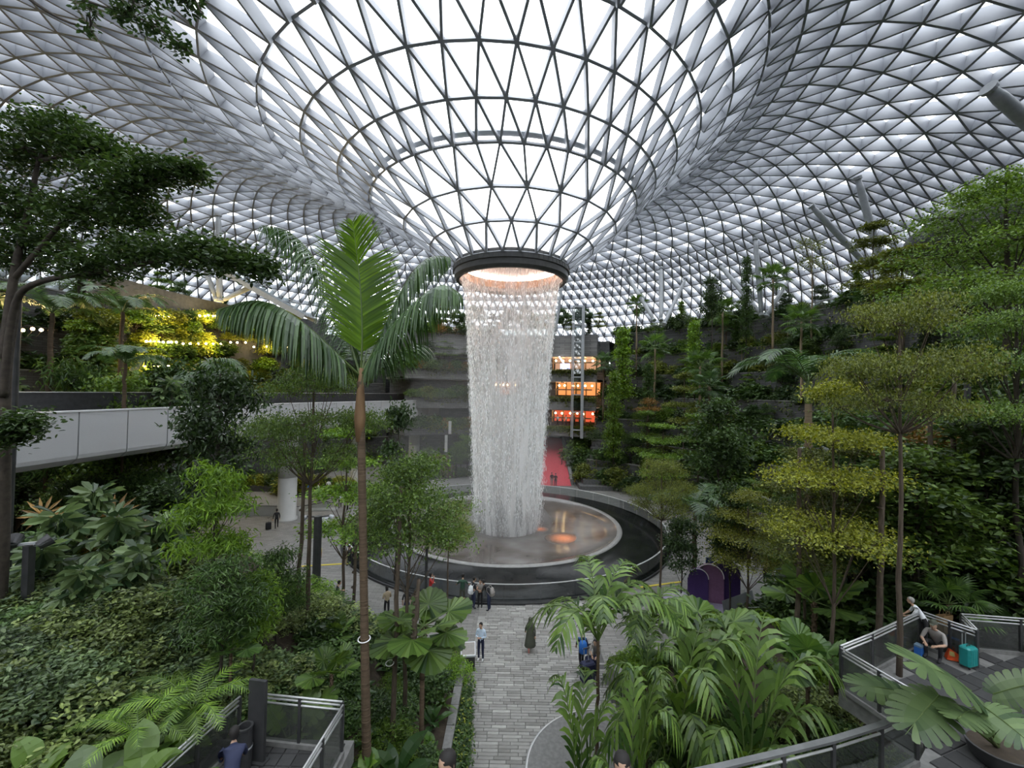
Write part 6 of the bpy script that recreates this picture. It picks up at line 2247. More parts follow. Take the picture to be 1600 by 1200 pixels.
def person(label, loc, rz, pose='stand', top_='cloth_black', legs='cloth_navy', shoes='shoe_dark', skin='skin_a', hair='hair_black', h=1.7, long_sleeve=False, shorts=False, hairlen=0.0, robe=None, scarf=None, cap=None, look=0.0):
    J, V, faces = POSES[pose]
    nv = len(V)
    region = dict(skin=0, top=1, sleeve=1, fore=1 if long_sleeve else 0, leg=2, shin=0 if shorts else 2, shoe=3)
    A = np.array([J[a] for a, b, _ in BONES])
    B = np.array([J[b] for a, b, _ in BONES])
    cen = np.array([V[list(f)].mean(0) for f in faces])
    t = np.clip(((cen[:, None] - A) * (B - A)).sum(-1) / ((B - A) ** 2).sum(-1), 0, 1)
    dist = np.linalg.norm(cen[:, None] - (A + t[..., None] * (B - A)), axis=-1)
    lab = [region[BONES[q][2]] for q in np.argmin(dist, 1)]
    mb = MB()
    for fs, m in zip(faces, lab):
        mb.f.setdefault((len(fs), m), []).append(np.array([fs]))
    mb.v.append(V)
    mb.r.append(np.full(nv, .5))
    mb.n = nv
    # head: skull, face, ears
    c = J['hd'] + np.array([0, .02, .11])
    prof = [(.001, -.115), (.045, -.105), (.066, -.07), (.075, -.02), (.078, .03), (.068, .075), (.04, .105), (.001, .115)]
    ca, sa = math.cos(look), math.sin(look)
    n = 12
    HV = []
    for (r, z) in prof:
        for q in range(n):
            a = 2 * PI * q / n
            x, y = r * math.cos(a), r * 1.18 * math.sin(a)
            if y > 0 and z < -.03:
                y += .012
            HV.append((x * ca - y * sa, x * sa + y * ca, z))
    HV = np.array(HV) + c
    F = [(i * n + j, i * n + (j + 1) % n, (i + 1) * n + (j + 1) % n, (i + 1) * n + j) for i in range(len(prof) - 1) for j in range(n)]
    mb.add(HV, F, 0)

    def hp_(x, y, z):
        return c + np.array([x * ca - y * sa, x * sa + y * ca, z])
    mb.add([hp_(-.013, .086, -.03), hp_(.013, .086, -.03), hp_(0, .112, -.032), hp_(0, .088, .015)], [(0, 1, 2), (0, 2, 3), (1, 3, 2)], 0)
    for s in (-1, 1):
        mb.add([hp_(s * .075, -.012, -.025), hp_(s * .09, -.02, .0), hp_(s * .086, -.018, .025), hp_(s * .074, .01, .015), hp_(s * .076, .01, -.02)], [(0, 1, 2), (0, 2, 3), (0, 3, 4)], 0)
        mb.add([hp_(s * .03 - .012, .083, .0), hp_(s * .03 + .012, .083, .0), hp_(s * .03 + .008, .087, .01), hp_(s * .03 - .008, .087, .01)], [(0, 1, 2, 3)], 4)
    mb.add([hp_(-.022, .089, -.06), hp_(.022, .089, -.06), hp_(.014, .094, -.068), hp_(-.014, .094, -.068)], [(0, 1, 2, 3)], 4)
    # hands: palm, four fingers and a thumb
    for k, s in (('L', -1), ('R', 1)):
        w, e = J['wr' + k], J['el' + k]
        d = norm(w - e)
        sd = norm(np.cross(d, (0, 0, 1)) + 1e-4)
        up = np.cross(sd, d)
        mb.tube([w - d * .01, w + d * .045, w + d * .085], [.028, .034, .026], 6, 0)
        for q in range(4):
            o = sd * (.026 - .0175 * q)
            L = (.062, .072, .068, .052)[q]
            p0 = w + d * .08 + o
            p1 = p0 + d * L * .55 - up * .008
            p2 = p1 + d * L * .4 - up * .022
            mb.tube([p0, p1, p2], [.0095, .0085, .006], 5, 0)
        p0 = w + d * .03 + sd * .03
        mb.tube([p0, p0 + sd * .022 + d * .03, p0 + sd * .024 + d * .058 - up * .01], [.011, .010, .007], 5, 0)
    me = mb.mesh('person_body', True)
    sc = h / 1.70
    t = thing('person', label, 'person', tuple(float(x) for x in loc), rz, scale=sc)
    for m in (skin, top_, legs, shoes, 'hair_black'):
        me.materials.append(M[m])
    obj('body', me, None, t)
    # hair (or scarf / cap)
    hm = MB()
    HP = [(.001, .124), (.046, .112), (.076, .082), (.087, .035), (.085, -.01), (.07, -.05 - hairlen)]
    rows = []
    for (r, z) in HP:
        for q in range(n):
            a = 2 * PI * q / n
            y = r * 1.16 * math.sin(a) - .012
            zz_ = z
            if math.sin(a) > .25 and z < .05:
                zz_ = .05 + (z - .05) * .1
                y = min(y, .083)
            rows.append(hp_(r * math.cos(a), y, zz_))
    hm.add(rows, [(i * n + j, i * n + (j + 1) % n, (i + 1) * n + (j + 1) % n, (i + 1) * n + j) for i in range(len(HP) - 1) for j in range(n)])
    if scarf:
        hm.lathe([(.10, .05), (.105, -.03), (.12, -.12), (.17, -.2), (.20, -.28)], 14, tuple(c + (0, -.01, 0)))
        hm.build('headscarf', scarf, t, smooth=True)
    elif cap:
        hm.build('hair', hair, t, smooth=True)
        cp = MB().lathe([(.001, .135), (.05, .125), (.085, .085), (.094, .03)], 14, tuple(c))
        cp.add([hp_(-.06, .09, .035), hp_(.06, .09, .035), hp_(.04, .17, .02), hp_(-.04, .17, .02)], [(0, 1, 2, 3)])
        cp.build('cap', cap, t, smooth=True)
    else:
        hm.build('hair', hair, t, smooth=True)
    if robe:
        rb_ = MB()
        rr = [(.17, 1.40), (.185, 1.25), (.17, 1.08), (.20, .85), (.23, .6), (.26, .34), (.25, .33), (.18, .8)]
        V_ = []
        for (r, z) in rr:
            for q in range(18):
                a = 2 * PI * q / 18
                f = 1 + (.06 * math.sin(a * 5 + z * 2) if z < 1.0 else 0)
                V_.append((r * f * math.cos(a) * 1.1, r * f * math.sin(a) * .8, z))
        rb_.add(V_, [(i * 18 + j, i * 18 + (j + 1) % 18, (i + 1) * 18 + (j + 1) % 18, (i + 1) * 18 + j) for i in range(len(rr) - 1) for j in range(18)])
        rb_.build('long_tunic', robe, t, smooth=True)
    return t


def backpack(label, loc, rz, m, z=1.12, h=1.0):
    t = thing('backpack', label, 'backpack', tuple(np.array(loc) + (0, 0, z)), rz, scale=h)
    b = MB()
    rows = []
    for (zz_, w, d0, d1) in ((-.22, .13, -.12, -.24), (-.2, .15, -.11, -.27), (.0, .155, -.11, -.28), (.16, .14, -.11, -.25), (.24, .09, -.12, -.2)):
        for (x, y) in ((-w, d0), (w, d0), (w * 1.0, (d0 + d1) / 2), (w * .7, d1), (-w * .7, d1), (-w * 1.0, (d0 + d1) / 2)):
            rows.append((x, y, zz_))
    b.add(rows, [(i * 6 + j, i * 6 + (j + 1) % 6, (i + 1) * 6 + (j + 1) % 6, (i + 1) * 6 + j) for i in range(4) for j in range(6)])
    b.f.setdefault((6, 0), []).append(np.array([list(range(24, 30)), list(range(6))[::-1]]))
    mp_ = b.build('main_pack', m, t, smooth=True)
    for s in (-1, 1):
        MB().tube([(s * .1, -.12, .2), (s * .11, -.05, .3), (s * .12, .1, .24), (s * .13, .12, .05), (s * .13, -.05, -.12), (s * .12, -.13, -.18)], .016, 5).build('strap', m, t, smooth=True)
    MB().box((-.09, -.31, -.18), (.09, -.27, .02)).build('front_pocket', m, mp_)
    return t


def suitcase(label, loc, rz, m, h=.68, soft=False):
    t = thing('suitcase', label, 'suitcase', tuple(float(x) for x in loc), rz, scale=h / .68)
    w, d, H = .22, .14, .62
    b = MB()
    rows, n = [], 0
    for (z, e) in ((.06, .03), (.09, 0), (H - .04, 0), (H, .03)):
        c = .05
        for (x, y) in ((-w + e + c, -d + e), (w - e - c, -d + e), (w - e, -d + e + c), (w - e, d - e - c), (w - e - c, d - e), (-w + e + c, d - e), (-w + e, d - e - c), (-w + e, -d + e + c)):
            rows.append((x, y, z))
    b.add(rows, [(i * 8 + j, i * 8 + (j + 1) % 8, (i + 1) * 8 + (j + 1) % 8, (i + 1) * 8 + j) for i in range(3) for j in range(8)])
    b.f.setdefault((8, 0), []).append(np.array([list(range(24, 32)), list(range(8))[::-1]]))
    sh_ = b.build('shell', m, t)
    for k in range(4):
        x = -.15 + k * .1
        MB().box((x - .012, -d - .008, .12), (x + .012, -d + .004, H - .08)).build('rib', m, sh_)
    MB().tube([(-.07, 0, H), (-.07, 0, H + .035), (.07, 0, H + .035), (.07, 0, H)], .012, 6).build('carry_handle', 'dark_metal', sh_)
    for s in (-.08, .08):
        MB().beam((s, .1, H), (s, .1, H + .36), .015, .015, (0, 1, 0)).build('pull_bar', 'steel', t)
    MB().beam((-.1, .1, H + .36), (.1, .1, H + .36), .03, .03).build('grip', 'dark_metal', t)
    for (x, y) in ((-.16, -.1), (.16, -.1), (.16, .1), (-.16, .1)):
        MB().tube([(x - .012, y, .03), (x + .012, y, .03)], .03, 10).build('wheel', 'dark_metal', t)
    return t


g0 = ground_at


def by_rail(px, gap=.42):
    """a spot on the paving just outside the pond kerb in pixel column px"""
    Y = 27.5
    while True:
        p = col(px, Y, 0.0)
        if math.hypot(p[0] - PX, p[1] - PY) > 14.15 + gap:
            return p
        Y -= .05


person('woman in long olive tunic and headscarf walking up the walk', g0(828, 1020), .1, 'walk', 'cloth_olive', 'cloth_rose', 'shoe_white', h=1.62, long_sleeve=True, robe='cloth_olive', scarf='cloth_olive')
person('person in pale blue shirt looking down at a phone beside the walk', g0(751, 1032), 2.9, 'phone', 'cloth_pale_blue', 'cloth_navy', 'shoe_white', h=1.72, long_sleeve=True)
person('person in red jacket standing at the pond glass', by_rail(672), -1.3, 'hold_face', 'cloth_red', 'cloth_denim', 'shoe_dark', h=1.68, long_sleeve=True, hairlen=.06)
person('person in green shirt and shorts leaning on the pond rail', by_rail(722, .3), .0, 'lean', 'cloth_green', 'cloth_olive', 'shoe_white', h=1.75, shorts=True)
q = by_rail(739, .5)
person('person in black with a white backpack in the pond group', q, -.9, 'phone', 'cloth_black', 'cloth_navy', h=1.76)
backpack('white backpack on the leftmost of the pond group', q, -.9, 'cloth_white')
person('person in brown top in the middle of the pond group', by_rail(750, .28), 3.0, 'phone', 'cloth_grey', 'cloth_black', h=1.6)
q = by_rail(764, .6)
person('person in black shirt bending towards the pond group', q, 1.2, 'bend', 'cloth_black', 'cloth_navy', h=1.76)
backpack('black and grey backpack on the bending person', q, 1.2, 'cloth_grey', 1.1)
person('dark-haired person behind the large round fan palm, left one', g0(635, 968), .2, 'stand', 'cloth_black', 'cloth_navy', h=1.66, hairlen=.05)
person('dark-haired person behind the large round fan palm, right one', g0(648, 970), -.3, 'stand', 'cloth_black', 'cloth_black', h=1.66, hairlen=.04)
person('person in cream top standing beside the bare trunks', g0(604, 965), .6, 'phone', 'cloth_khaki', 'cloth_black', h=1.65, hairlen=.12)
person('person in black shirt holding a phone on the left plaza', g0(527, 958), -1.0, 'phone', 'cloth_black', 'cloth_navy', 'shoe_white', h=1.74)
person('person in yellow top walking beside the black lamp post', g0(497, 886), .2, 'walk', 'cloth_yellow', 'cloth_navy', 'shoe_white', h=1.62, hair='hair_brown', hairlen=.06)
person('grey-haired person in white shirt at the left of the pond', g0(540, 884), -.8, 'phone', 'cloth_white', 'cloth_khaki', h=1.72, hair='hair_grey')
person('person in dark clothes beside the grey-haired one', g0(552, 886), .9, 'phone', 'cloth_black', 'cloth_black', h=1.62, hairlen=.1)
q = g0(432, 826)
person('person in black pulling a suitcase near the bridge column', q, .5, 'pull', 'cloth_black', 'cloth_black', h=1.7, long_sleeve=True, hairlen=.08)
suitcase('black suitcase pulled behind the person near the bridge column', q + (-.55, -.3, 0), .5, 'cloth_black', .7)
person('person in white top with a dark skirt beyond the pond on the left', g0(531, 794), .3, 'walk', 'cloth_white', 'cloth_black', h=1.62)
person('person carrying a pale bag beyond the pond on the left', g0(543, 797), 2.2, 'stand', 'cloth_grey', 'cloth_black', h=1.68)
person('person in pale shirt crossing the back of the left plaza', g0(497, 778), -1.2, 'walk', 'cloth_white', 'cloth_khaki', h=1.68)
person('person in blue shirt at the back of the left plaza', g0(483, 776), 1.4, 'walk', 'cloth_blue', 'cloth_navy', h=1.6)
person('person in white at the back of the left plaza beside the glass rail', g0(513, 772), .2, 'stand', 'cloth_white', 'cloth_grey', h=1.72)
person('person in dark shirt waiting under the bridge', g0(550, 790), 2.8, 'stand', 'cloth_navy', 'cloth_black', h=1.72)
person('person in black at the foot of the red ramp, left of the pair', g0(862, 759), .15, 'stand', 'cloth_black', 'cloth_grey', h=1.74)
person('person in black at the foot of the red ramp, right of the pair', g0(868, 760), -.1, 'stand', 'cloth_black', 'cloth_navy', h=1.70)
person('person in white shirt walking onto the red ramp', g0(854, 741), .4, 'walk', 'cloth_white', 'cloth_grey', h=1.7)
for k, (px, py) in enumerate(((878, 722), (882, 716))):
    q = at(px, py, 63 + k * 2)
    person('%s person in dark clothes with luggage on the red ramp' % ('nearer', 'farther')[k], (q[0], q[1], 1.9 + k * .62), 1.4, 'stand', 'cloth_black', 'cloth_black', h=1.72, hairlen=.1)
person('person in white seen through the falling water', g0(796, 753), .2, 'stand', 'cloth_white', 'cloth_khaki', h=1.72)
person('person in pale blue sitting at the right of the plaza', g0(1018, 786), 2.2, 'sit', 'cloth_pale_blue', 'cloth_navy', h=1.7)
bn = thing('stone_bench', 'dark stone bench under the seated person in pale blue', 'bench', tuple(g0(1018, 786) + (0, .05, 0)), 2.2)
MB().box((-.7, -.3, .36), (.7, .12, .42)).build('seat_slab', 'granite', bn)
for s in (-.5, .5):
    MB().box((s - .08, -.24, 0), (s + .08, .06, .36)).build('support', 'granite', bn)
person('person in dark red shirt beyond the right trunks', g0(1122, 862), .4, 'walk', 'cloth_maroon', 'cloth_white', h=1.72)
person('person in white with dark hair by the right pond rail', g0(1047, 856), 1.0, 'stand', 'cloth_white', 'cloth_yellow', h=1.62, hairlen=.12)
person('person in yellow top leaning at the right handrail', g0(1196, 912), -1.2, 'lean', 'cloth_yellow', 'cloth_black', h=1.66)
person('person crouching beside the booth', g0(1058, 965), 1.9, 'crouch', 'cloth_black', 'cloth_khaki', h=1.66, hairlen=.06)
q = g0(909, 1048)
person('traveller in navy with a blue backpack beside the walk', q, .1, 'walk', 'cloth_navy', 'cloth_black', h=1.74, cap='cloth_white')
backpack('bright blue backpack on the traveller beside the walk', q, .1, 'cloth_blue', 1.15, 1.15)
person('traveller in grey shirt handling the navy suitcases', g0(931, 1050), 2.8, 'bend', 'cloth_grey', 'cloth_grey', 'shoe_white', h=1.7)
suitcase('large navy suitcase in front of the blue backpack', g0(918, 1066), .35, 'case_navy', .95)
suitcase('navy suitcase behind the large one beside the walk', g0(925, 1056), .15, 'case_navy', .9)
# heads at the bottom edge: people on the near deck
for (px, py, Y, lab, hl, tp) in ((702, 1178, 6.0, 'dark-haired person at the bottom edge left of the walk', .14, 'cloth_rose'), (972, 1180, 6.0, 'dark-haired person in white at the bottom edge', .03, 'cloth_white')):
    p = at(px, py, Y)
    person(lab, (p[0], p[1], 5.05), 2.9 if px > 800 else 2.5, 'stand', tp, 'cloth_navy', h=p[2] - 5.05 - .02, hairlen=hl)
p = at(372, 1162, 7.5)
person('dark-haired person in navy on the lower platform', (p[0] - .1, p[1], 4.69), .5, 'bend', 'cloth_navy', 'cloth_black', h=1.62, hairlen=.03)
# travellers and luggage on the right deck
p = ground_at(1466, 1024, 5.08)
person('traveller in grey top crouching among luggage on the right deck', p, 2.1, 'crouch', 'cloth_grey', 'cloth_black', h=1.72, cap='cloth_olive')
p2 = ground_at(1446, 1012, 5.08)
person('traveller in white bending behind the crouching one', p2, 1.0, 'bend', 'cloth_white', 'cloth_black', h=1.45, hair='hair_grey')
suitcase('turquoise hard-shell suitcase on the right deck', ground_at(1513, 1042, 5.08), .3, 'teal_shell', .62)
b = thing('carry_bag', 'black bag with blue trim on the right deck', 'bag', tuple(ground_at(1496, 1002, 5.08)), .4)
MB().lathe([(.001, 0), (.24, 0), (.28, .15), (.25, .34), (.12, .42), (.001, .43)], 14).build('sack', 'cloth_black', b, smooth=True)
MB().lathe([(.283, .12), (.288, .15), (.28, .19)], 14).build('trim', 'cloth_blue', b)
b = thing('paper_bag', 'brown paper bag behind the luggage on the right deck', 'bag', tuple(ground_at(1476, 998, 5.08)), .2)
MB().add([(-.17, -.09, 0), (.17, -.09, 0), (.17, .09, 0), (-.17, .09, 0), (-.19, -.1, .75), (.19, -.1, .75), (.19, .1, .7), (-.19, .1, .7)], BOXF[:1] + BOXF[2:]).build('bag_body', 'card_brown', b)
for s in (-.08, .08):
    MB().tube([(-.08, s, .72), (-.06, s, .86), (.06, s, .86), (.08, s, .72)], .008, 4).build('bag_handle', 'card_brown', b)
b = thing('folded_cloth', 'orange cloth bundle next to the turquoise suitcase', 'cloth', tuple(ground_at(1491, 1030, 5.08)), -.4)
MB().add([(-.2, -.1, 0), (.22, -.12, 0), (.25, .1, 0), (-.18, .12, 0), (-.12, -.06, .3), (.1, -.05, .16), (.12, .05, .12), (-.1, .06, .26)], BOXF).build('bundle', 'orange_cloth', b, smooth=False)
MB().add([(-.14, -.08, .12), (-.02, -.09, .1), (-.03, -.07, .22), (-.13, -.07, .24)], [(0, 1, 2, 3)]).build('tag_patch', 'cloth_yellow', b)
b = thing('blue_box', 'small blue box beside the crouching traveller', 'box', tuple(ground_at(1436, 1024, 5.08)), .5)
MB().box((-.1, -.08, 0), (.1, .08, .3)).build('carton', 'cloth_blue', b)
MB().box((-.105, -.085, .26), (.105, .085, .31)).build('lid', 'cloth_denim', b)
MB_ = thing('deck_bin', 'dark round bin at the end of the curved balustrade', 'bin', tuple(ground_at(1466, 1143, 5.08)))
MB().lathe([(.0, 0), (.16, 0), (.16, .62), (.17, .64), (.13, .66), (.12, .5), (0, .5)], 20).build('body', 'dark_metal', MB_)
MB().lathe([(.165, .60), (.175, .62), (.165, .64)], 20).build('rim', 'steel_paint', MB_)

# diners on the far terrace
for k in range(7):
    d = 66.5 + k * 1.35
    p = pol(28.2 + (k % 2) * .5, d, 7.45)
    person('small seated diner on the red lit terrace', p, rp.uniform(0, 6), 'stand', ('cloth_white', 'cloth_red', 'cloth_pale_blue', 'cloth_grey')[k % 4], 'cloth_black', h=1.6)

# ---------------------------------------------------------------- posts, kiosk, booth and small fittings
def lamp_post(label, px, Y, z0, ytop, r=.09, heads=0):
    b = col(px, Y, z0)
    h = at(px, ytop, Y)[2] - z0
    t = thing('lamp_post', label, 'lamp post', tuple(b))
    MB().lathe([(r * 2.2, 0), (r * 2.2, .04), (r * 1.1, .06), (r, .1), (r * .9, h), (r * .3, h + .02), (.001, h + .03)], 14).build('pole', 'dark_metal', t, smooth=False)
    for k in range(heads):
        a = k * PI + .3
        MB().tube([(0, 0, h - .05), (math.cos(a) * .5, math.sin(a) * .3, h)], .04, 6).build('arm', 'dark_metal', t)
        ar_ = COL.objects[-1]
        e = np.array([math.cos(a) * .5, math.sin(a) * .3, h])
        MB().tube([e, e + np.array([math.cos(a) * .16, math.sin(a) * .1, -.1])], [.07, .12], 12).build('spotlight', 'steel_paint', ar_)
    return t


lamp_post('black lamp post at the left edge of the picture', 8, 12.5, 6.0, 455, .10)
lamp_post('dark lamp post with twin spotlights on the left plaza', 491, 19.5, .1, 806, .19, 2)
lamp_post('slim black lamp post in front of the pond', 664, 22.0, 0, 770, .075)
lamp_post('dark lamp post in the right thicket', 1513, 19, 4.8, 600, .13)
lamp_post('black lamp post beside the straight trunk on the right', 1270, 18, 1.0, 700, .11, 2)
fl_ = thing('floodlight', 'black twin floodlight on a short post at the left edge', 'floodlight', tuple(col(43, 11.3, 7.0)))
hh = at(43, 852, 11.3)[2] - 7.0
MB().beam((0, 0, -.9), (0, 0, hh), .17, .17, (0, 1, 0)).build('post', 'dark_metal', fl_)
MB().beam((-.4, 0, hh), (.42, 0, hh + .1), .08, .06).build('crossbar', 'steel_paint', fl_)
for s in (-1, 1):
    MB().tube([(s * .34, -.1, hh + .02), (s * .48, .1, hh + .16)], [.11, .17], 14).build('lamp_head', 'dark_metal', fl_)
    for q in range(5):
        f = q / 5
        MB().lathe([(.13 + .03 * f, 0), (.135 + .03 * f, .01)], 14, (s * (.36 + .1 * f), -.06 + .14 * f, hh + .05 + .09 * f)).build('cooling_fin', 'steel_paint', fl_)

kp = g0(731, 1048)
ki = thing('information_stand', 'black information stand with slanted screen at the left of the walk', 'stand', tuple(kp), .12)
MB().box((-.30, -.12, 0), (.30, .12, .72)).build('cabinet', 'dark_metal', ki)
MB().add([(-.34, -.2, .70), (.34, -.2, .70), (.34, .3, 1.05), (-.34, .3, 1.05), (-.34, -.2, .76), (.34, -.2, .76), (.34, .3, 1.11), (-.34, .3, 1.11)], BOXF).build('desk_top', 'steel_paint', ki)
dt_ = COL.objects[-1]
MB().add([(-.29, -.155, .796), (.29, -.155, .796), (.29, .265, 1.092), (-.29, .265, 1.092)], [(0, 1, 2, 3)]).build('screen', 'cloth_grey', dt_)
MB().add([(-.31, -.175, .781), (.31, -.175, .781), (.31, .285, 1.104), (-.31, .285, 1.104)], [(0, 1, 2, 3)]).build('screen_border', 'white_paint', dt_)

# booth with a purple heart-topped wall
bp0 = g0(1095, 962)
bo = thing('event_booth', 'dark event booth with rounded purple wall panels on the right plaza', 'booth', tuple(bp0), -.25)
MB().prism([(-2.2, -.6), (.6, -1.5), (3.6, 1.4), (3.4, 2.6), (.2, 2.3), (-2.3, 1.0)], 0, .55).build('platform', 'dark_metal', bo)
MB().prism([(-1.9, -.45), (.55, -1.2), (3.2, 1.35), (3.1, 2.3), (.3, 2.0), (-2.0, .9)], .55, .58).build('platform_top', 'panel_lilac', bo)


def lobe(cx, r, z0, z1, n=14):
    pts = [(cx - r, z0), (cx + r, z0), (cx + r, z1 - r)]
    for k in range(1, n):
        a = PI * k / n
        pts.append((cx + r * math.cos(a), z1 - r + r * math.sin(a)))
    pts.append((cx - r, z1 - r))
    return pts


for (cx, r, z1, y, m) in ((.55, .75, 2.75, .5, 'purple_pale'), (1.45, .8, 3.0, .9, 'purple'), (-.1, .55, 2.5, .3, 'purple')):
    b = MB()
    P = lobe(cx, r, .55, z1)
    n = len(P)
    b.add([(x, y, z) for x, z in P] + [(x, y + .18, z) for x, z in P], [(i, (i + 1) % n, n + (i + 1) % n, n + i) for i in range(n)])
    b.f.setdefault((n, 0), []).append(np.array([list(range(n)), list(range(n, 2 * n))[::-1]]))
    rw_ = b.build('rounded_wall', m, bo)
    e = MB()
    e.tube([(x, y - .01, z) for x, z in P[2:]], .025, 5)
    e.build('wall_edging', 'white_paint', rw_, smooth=True)
MB().add([(1.0, -1.0, .56), (3.0, .9, .56), (2.9, 1.05, 1.35), (.9, -.85, 1.35)], [(0, 1, 2, 3)]).build('slanted_panel', 'steel_paint', bo)
MB().box((-1.6, -.5, .58), (-1.0, -.42, 1.3)).build('white_panel', 'white_paint', bo)
sp_ = g0(1110, 912)
sn = thing('sign_board', 'navy sign board with white script standing behind the booth', 'sign', tuple(sp_), .25)
bd_ = MB().box((-.36, -.03, .15), (.36, .03, 1.75)).build('board', 'sign_navy', sn)
MB().box((-.3, -.2, 0), (.3, .2, .04)).build('base', 'dark_metal', sn)
for s in (-.28, .28):
    MB().box((s - .03, -.03, .03), (s + .03, .03, .16)).build('leg', 'dark_metal', sn)
sc_ = MB()
tt = np.linspace(0, 1, 40)
sc_.tube(np.stack([-.26 + .52 * tt, np.full(40, -.036), .92 - .10 * tt + .035 * np.sin(tt * 38) * (1 - .4 * tt)], 1), .011, 4)
sc_.build('script', 'white_paint', bd_)
vb = g0(1195, 858)
vb_ = thing('video_wall', 'dark purple display wall behind the right palms', 'display', tuple(vb), -.2)
MB().box((-1.9, -.1, 1.2), (1.9, .1, 2.9)).build('display', 'purple', vb_)
for s in (-1.5, 0, 1.5):
    MB().box((s - .06, -.06, 0), (s + .06, .06, 1.2)).build('strut', 'dark_metal', vb_)
# barrier of dark slats beside it
br_ = thing('slat_barrier', 'low dark barrier with upright slats below the display wall', 'barrier', tuple(g0(1190, 878)), -.2)
MB().beam((-1.6, 0, 1.0), (1.6, 0, 1.0), .06, .06).build('top_rail', 'dark_metal', br_)
MB().beam((-1.6, 0, .1), (1.6, 0, .1), .05, .05).build('bottom_rail', 'dark_metal', br_)
for k in range(21):
    MB().beam((-1.6 + k * .16, 0, .1), (-1.6 + k * .16, 0, 1.0), .03, .03, (0, 1, 0)).build('slat', 'dark_metal', br_)
# steps and hoop handrails on the right plaza
stp = thing('plaza_steps', 'short flight of grey steps with hoop rails on the right plaza', 'steps', tuple(g0(1195, 985)), -.35)
for k in range(5):
    MB().box((-1.2, k * .32, 0), (1.6, k * .32 + .34, .15 * (k + 1))).build('step', 'granite', stp)
MB().box((-1.2, 1.6, 0), (1.6, 4.6, .76)).build('landing', 'granite', stp)
for (x, y0_, z) in ((-1.0, -.1, .1), (.2, .5, .3), (1.4, 1.3, .7)):
    MB().tube([(x, y0_, z), (x, y0_, z + .95), (x + .75, y0_ + .25, z + 1.0), (x + .75, y0_ + .25, z + .05)], .025, 6).build('hoop_rail', 'steel', stp, smooth=False)
for (px, py, lab) in ((1150, 948, 'pale hoop rail in front of the booth'), (1185, 925, 'pale hoop rail beside the yellow-topped person'), (535, 985, 'dark hoop rail on the granite strip'), (502, 960, 'dark hoop rail left of the person in black')):
    t = thing('hoop_rail', lab, 'rail', tuple(g0(px, py)), .3 if px > 800 else -.2)
    MB().tube([(-.6, 0, 0), (-.6, 0, .95), (.6, 0, .95), (.6, 0, 0)], .025, 6).build('hoop', 'steel' if px > 800 else 'dark_metal', t)
    MB().tube([(-.6, 0, .5), (.6, 0, .5)], .015, 6).build('mid_bar', 'steel' if px > 800 else 'dark_metal', t)
# yellow cones at the cascade
for k, (px, py) in enumerate(((886, 751), (899, 753), (914, 755), (926, 757))):
    t = thing('traffic_cone', '%s yellow cone from the left before the cascade' % ('first', 'second', 'third', 'fourth')[k], 'cone', tuple(g0(px, py)), group='yellow cones before the cascade')
    MB().lathe([(.001, .72), (.05, .72), (.14, .06), (.15, .04)], 12).build('cone_body', 'yellow_plastic', t, smooth=False)
    MB().box((-.2, -.2, 0), (.2, .2, .04)).build('foot', 'yellow_plastic', t)
# left plaza: pale low wall, glass escalator sides, planter
lw_ = thing('low_wall', 'low pale wall across the left plaza behind the column', 'wall', tuple(g0(400, 806)), .0)
MB().box((-9, 0, 0), (4.2, .35, .95)).build('wall_body', 'column_paint', lw_)
MB().box((-9, -.05, .95), (4.2, .4, 1.02)).build('coping', 'granite', lw_)
es = thing('escalator_head', 'glass sided escalator head on the left plaza', 'escalator', tuple(g0(505, 796)), .15)
for s in (-.6, .6):
    MB().tube([(-1.6, s, .6), (.6, s, .95), (1.0, s, .7), (.6, s, .45)], .05, 6).build('handrail_belt', 'dark_metal', es, smooth=True)
    MB().add([(-1.6, s, 0), (.8, s, 0), (.8, s, .85), (-1.6, s, .6)], [(0, 1, 2, 3)]).build('glass_side', 'clear_glass', es)
MB().box((-1.6, -.55, 0), (1.4, .55, .05)).build('landing_plate', 'steel', es)
pbx = thing('long_planter', 'long dark planter bed at the back of the left plaza', 'planter', tuple(g0(400, 768)), .0)
MB().box((-7, 0, 0), (12, 2.2, .7)).build('planter_box', 'stone_dark', pbx)
MB().box((-7, .15, .7), (12, 2.1, .72)).build('soil_bed', 'soil', pbx)
for k in range(14):
    p = g0(400, 768) + (-6.5 + k * 1.35, 1.1, .6)
    putg(rp.choice(['bush_5', 'bush_0', 'bush_2', 'bush_6']), 'planter_shrub', 'shrub in the long planter at the back of the left plaza', 'bush', p[0], p[1], p[2], rp.uniform(.8, 1.3), 'shrubs in the long planter')
# sandwich board and service cart on the left plaza
cart = thing('service_cart', 'white service cart beside the black lamp post on the left plaza', 'cart', tuple(g0(506, 830)), .4)
MB().box((-.45, -.35, .3), (.45, .35, 1.1)).build('cart_body', 'white_paint', cart)
MB().box((-.48, -.38, 1.1), (.48, .38, 1.16)).build('cart_lid', 'steel_paint', cart)
for (x, y) in ((-.36, -.28), (.36, -.28), (.36, .28), (-.36, .28)):
    MB().tube([(x - .03, y, .15), (x + .03, y, .15)], .15, 12).build('wheel', 'dark_metal', cart)

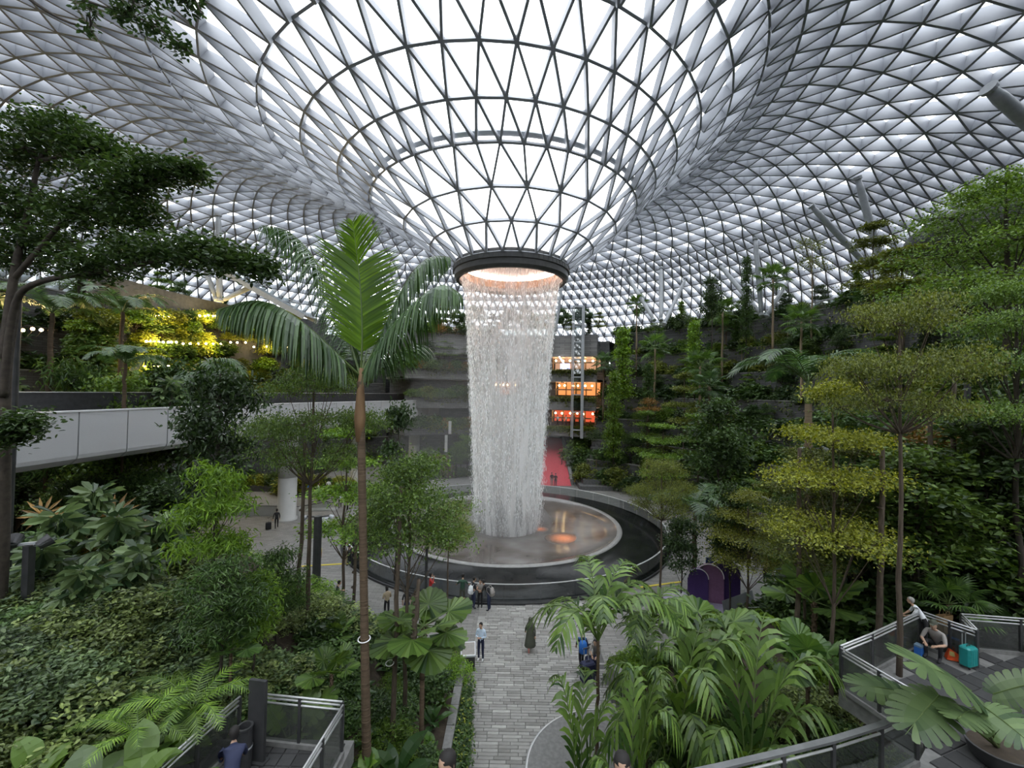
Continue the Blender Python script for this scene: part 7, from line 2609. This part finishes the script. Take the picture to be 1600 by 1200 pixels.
# potted monstera at the bottom right
pp_ = ground_at(1560, 1192, 5.08)
pm = thing('potted_monstera', 'large potted monstera with split leaves at the bottom right', 'plant', tuple(pp_))
MB().lathe([(.001, 0), (.34, 0), (.42, .1), (.5, .34), (.52, .36), (.47, .36), (.45, .30), (.001, .29)], 28).build('pot', 'stone_dark', pm, smooth=True)
MB().lathe([(.45, .305), (.2, .33), (.001, .34)], 20).build('potting_soil', 'soil', pm, smooth=True)
b0 = np.array(pp_)
for k, (bx, by, Yb, tx, ty, Yt, W_) in enumerate(((1507, 1072, 8.0, 1436, 1016, 7.4, .48), (1462, 1092, 7.6, 1424, 1128, 7.1, .42), (1412, 1082, 8.6, 1345, 1062, 8.3, .30), (1545, 1110, 7.6, 1602, 1150, 7.0, .36), (1560, 1082, 8.2, 1622, 1062, 7.9, .32), (1500, 1120, 7.2, 1524, 1096, 7.9, .30))):
    a, e = at(bx, by, Yb) - b0, at(tx, ty, Yt) - b0
    L = np.linalg.norm(e - a)
    x = (e - a) / L
    tocam = norm(np.array([0, 0, CAMZ]) - (a + b0))
    zc = norm(.75 * tocam + np.array([0, 0, .7]) - x * np.dot(.75 * tocam + np.array([0, 0, .7]), x))
    y = np.cross(zc, x)
    me = lobed_leaf(L * 1.25, W_ * 1.1, 10, 'leaf_grey', 500 + k, .58, .02, .25)
    o = obj('lobed_leaf', me, None, pm)
    Mx = Matrix.Identity(4)
    for r_ in range(3):
        Mx[r_][0], Mx[r_][1], Mx[r_][2], Mx[r_][3] = x[r_], y[r_], zc[r_], a[r_] - x[r_] * L * .1
    o.matrix_local = Mx
    st = smooth_path(np.array([(0, 0, .3), a * .45 + np.array([0, 0, .35]), a]), 2)
    MB().tube(st, np.linspace(.028, .016, len(st)), 7).build('leaf_stalk', 'stalk', pm, smooth=True)
# white ropes tying the trunks
for (px, py, Y, r) in ((569, 998, 10.95, .15), (609, 1036, 13.1, .12)):
    p = at(px, py, Y)
    aa = np.linspace(0, 2 * PI, 17)
    tag(MB().tube(np.stack([r * np.cos(aa), r * np.sin(aa), .02 * np.sin(aa)], 1), .014, 5, caps=False).build('rope_tie', 'white_paint', loc=tuple(p)), 'white rope tie round the %s' % ('tall palm trunk' if px < 600 else 'slim bare trunk'), 'rope')
# ---------------------------------------------------------------- labels: tell alike things apart by their place from the left
ORD = ['first', 'second', 'third', 'fourth', 'fifth', 'sixth', 'seventh', 'eighth', 'ninth', 'tenth', 'eleventh', 'twelfth', 'thirteenth', 'fourteenth', 'fifteenth', 'sixteenth', 'seventeenth', 'eighteenth', 'nineteenth', 'twentieth']
ORD += ['twenty-' + q for q in ORD[:9]] + ['thirtieth'] + ['thirty-' + q for q in ORD[:9]] + ['fortieth'] + ['forty-' + q for q in ORD[:9]] + ['fiftieth']
bpy.context.view_layer.update()
by = {}
for o in COL.objects:
    if o.parent is None and 'label' in o and 'category' in o:
        by.setdefault(o['label'], []).append(o)
for lab, os_ in by.items():
    n = len(os_)
    if n < 2 or n > 50:
        continue
    x = seen([tuple(o.matrix_world.translation) for o in os_])[0]
    for k, i in enumerate(np.argsort(x)):
        os_[i]['label'] = '%s, %s from left' % (lab, ORD[k])
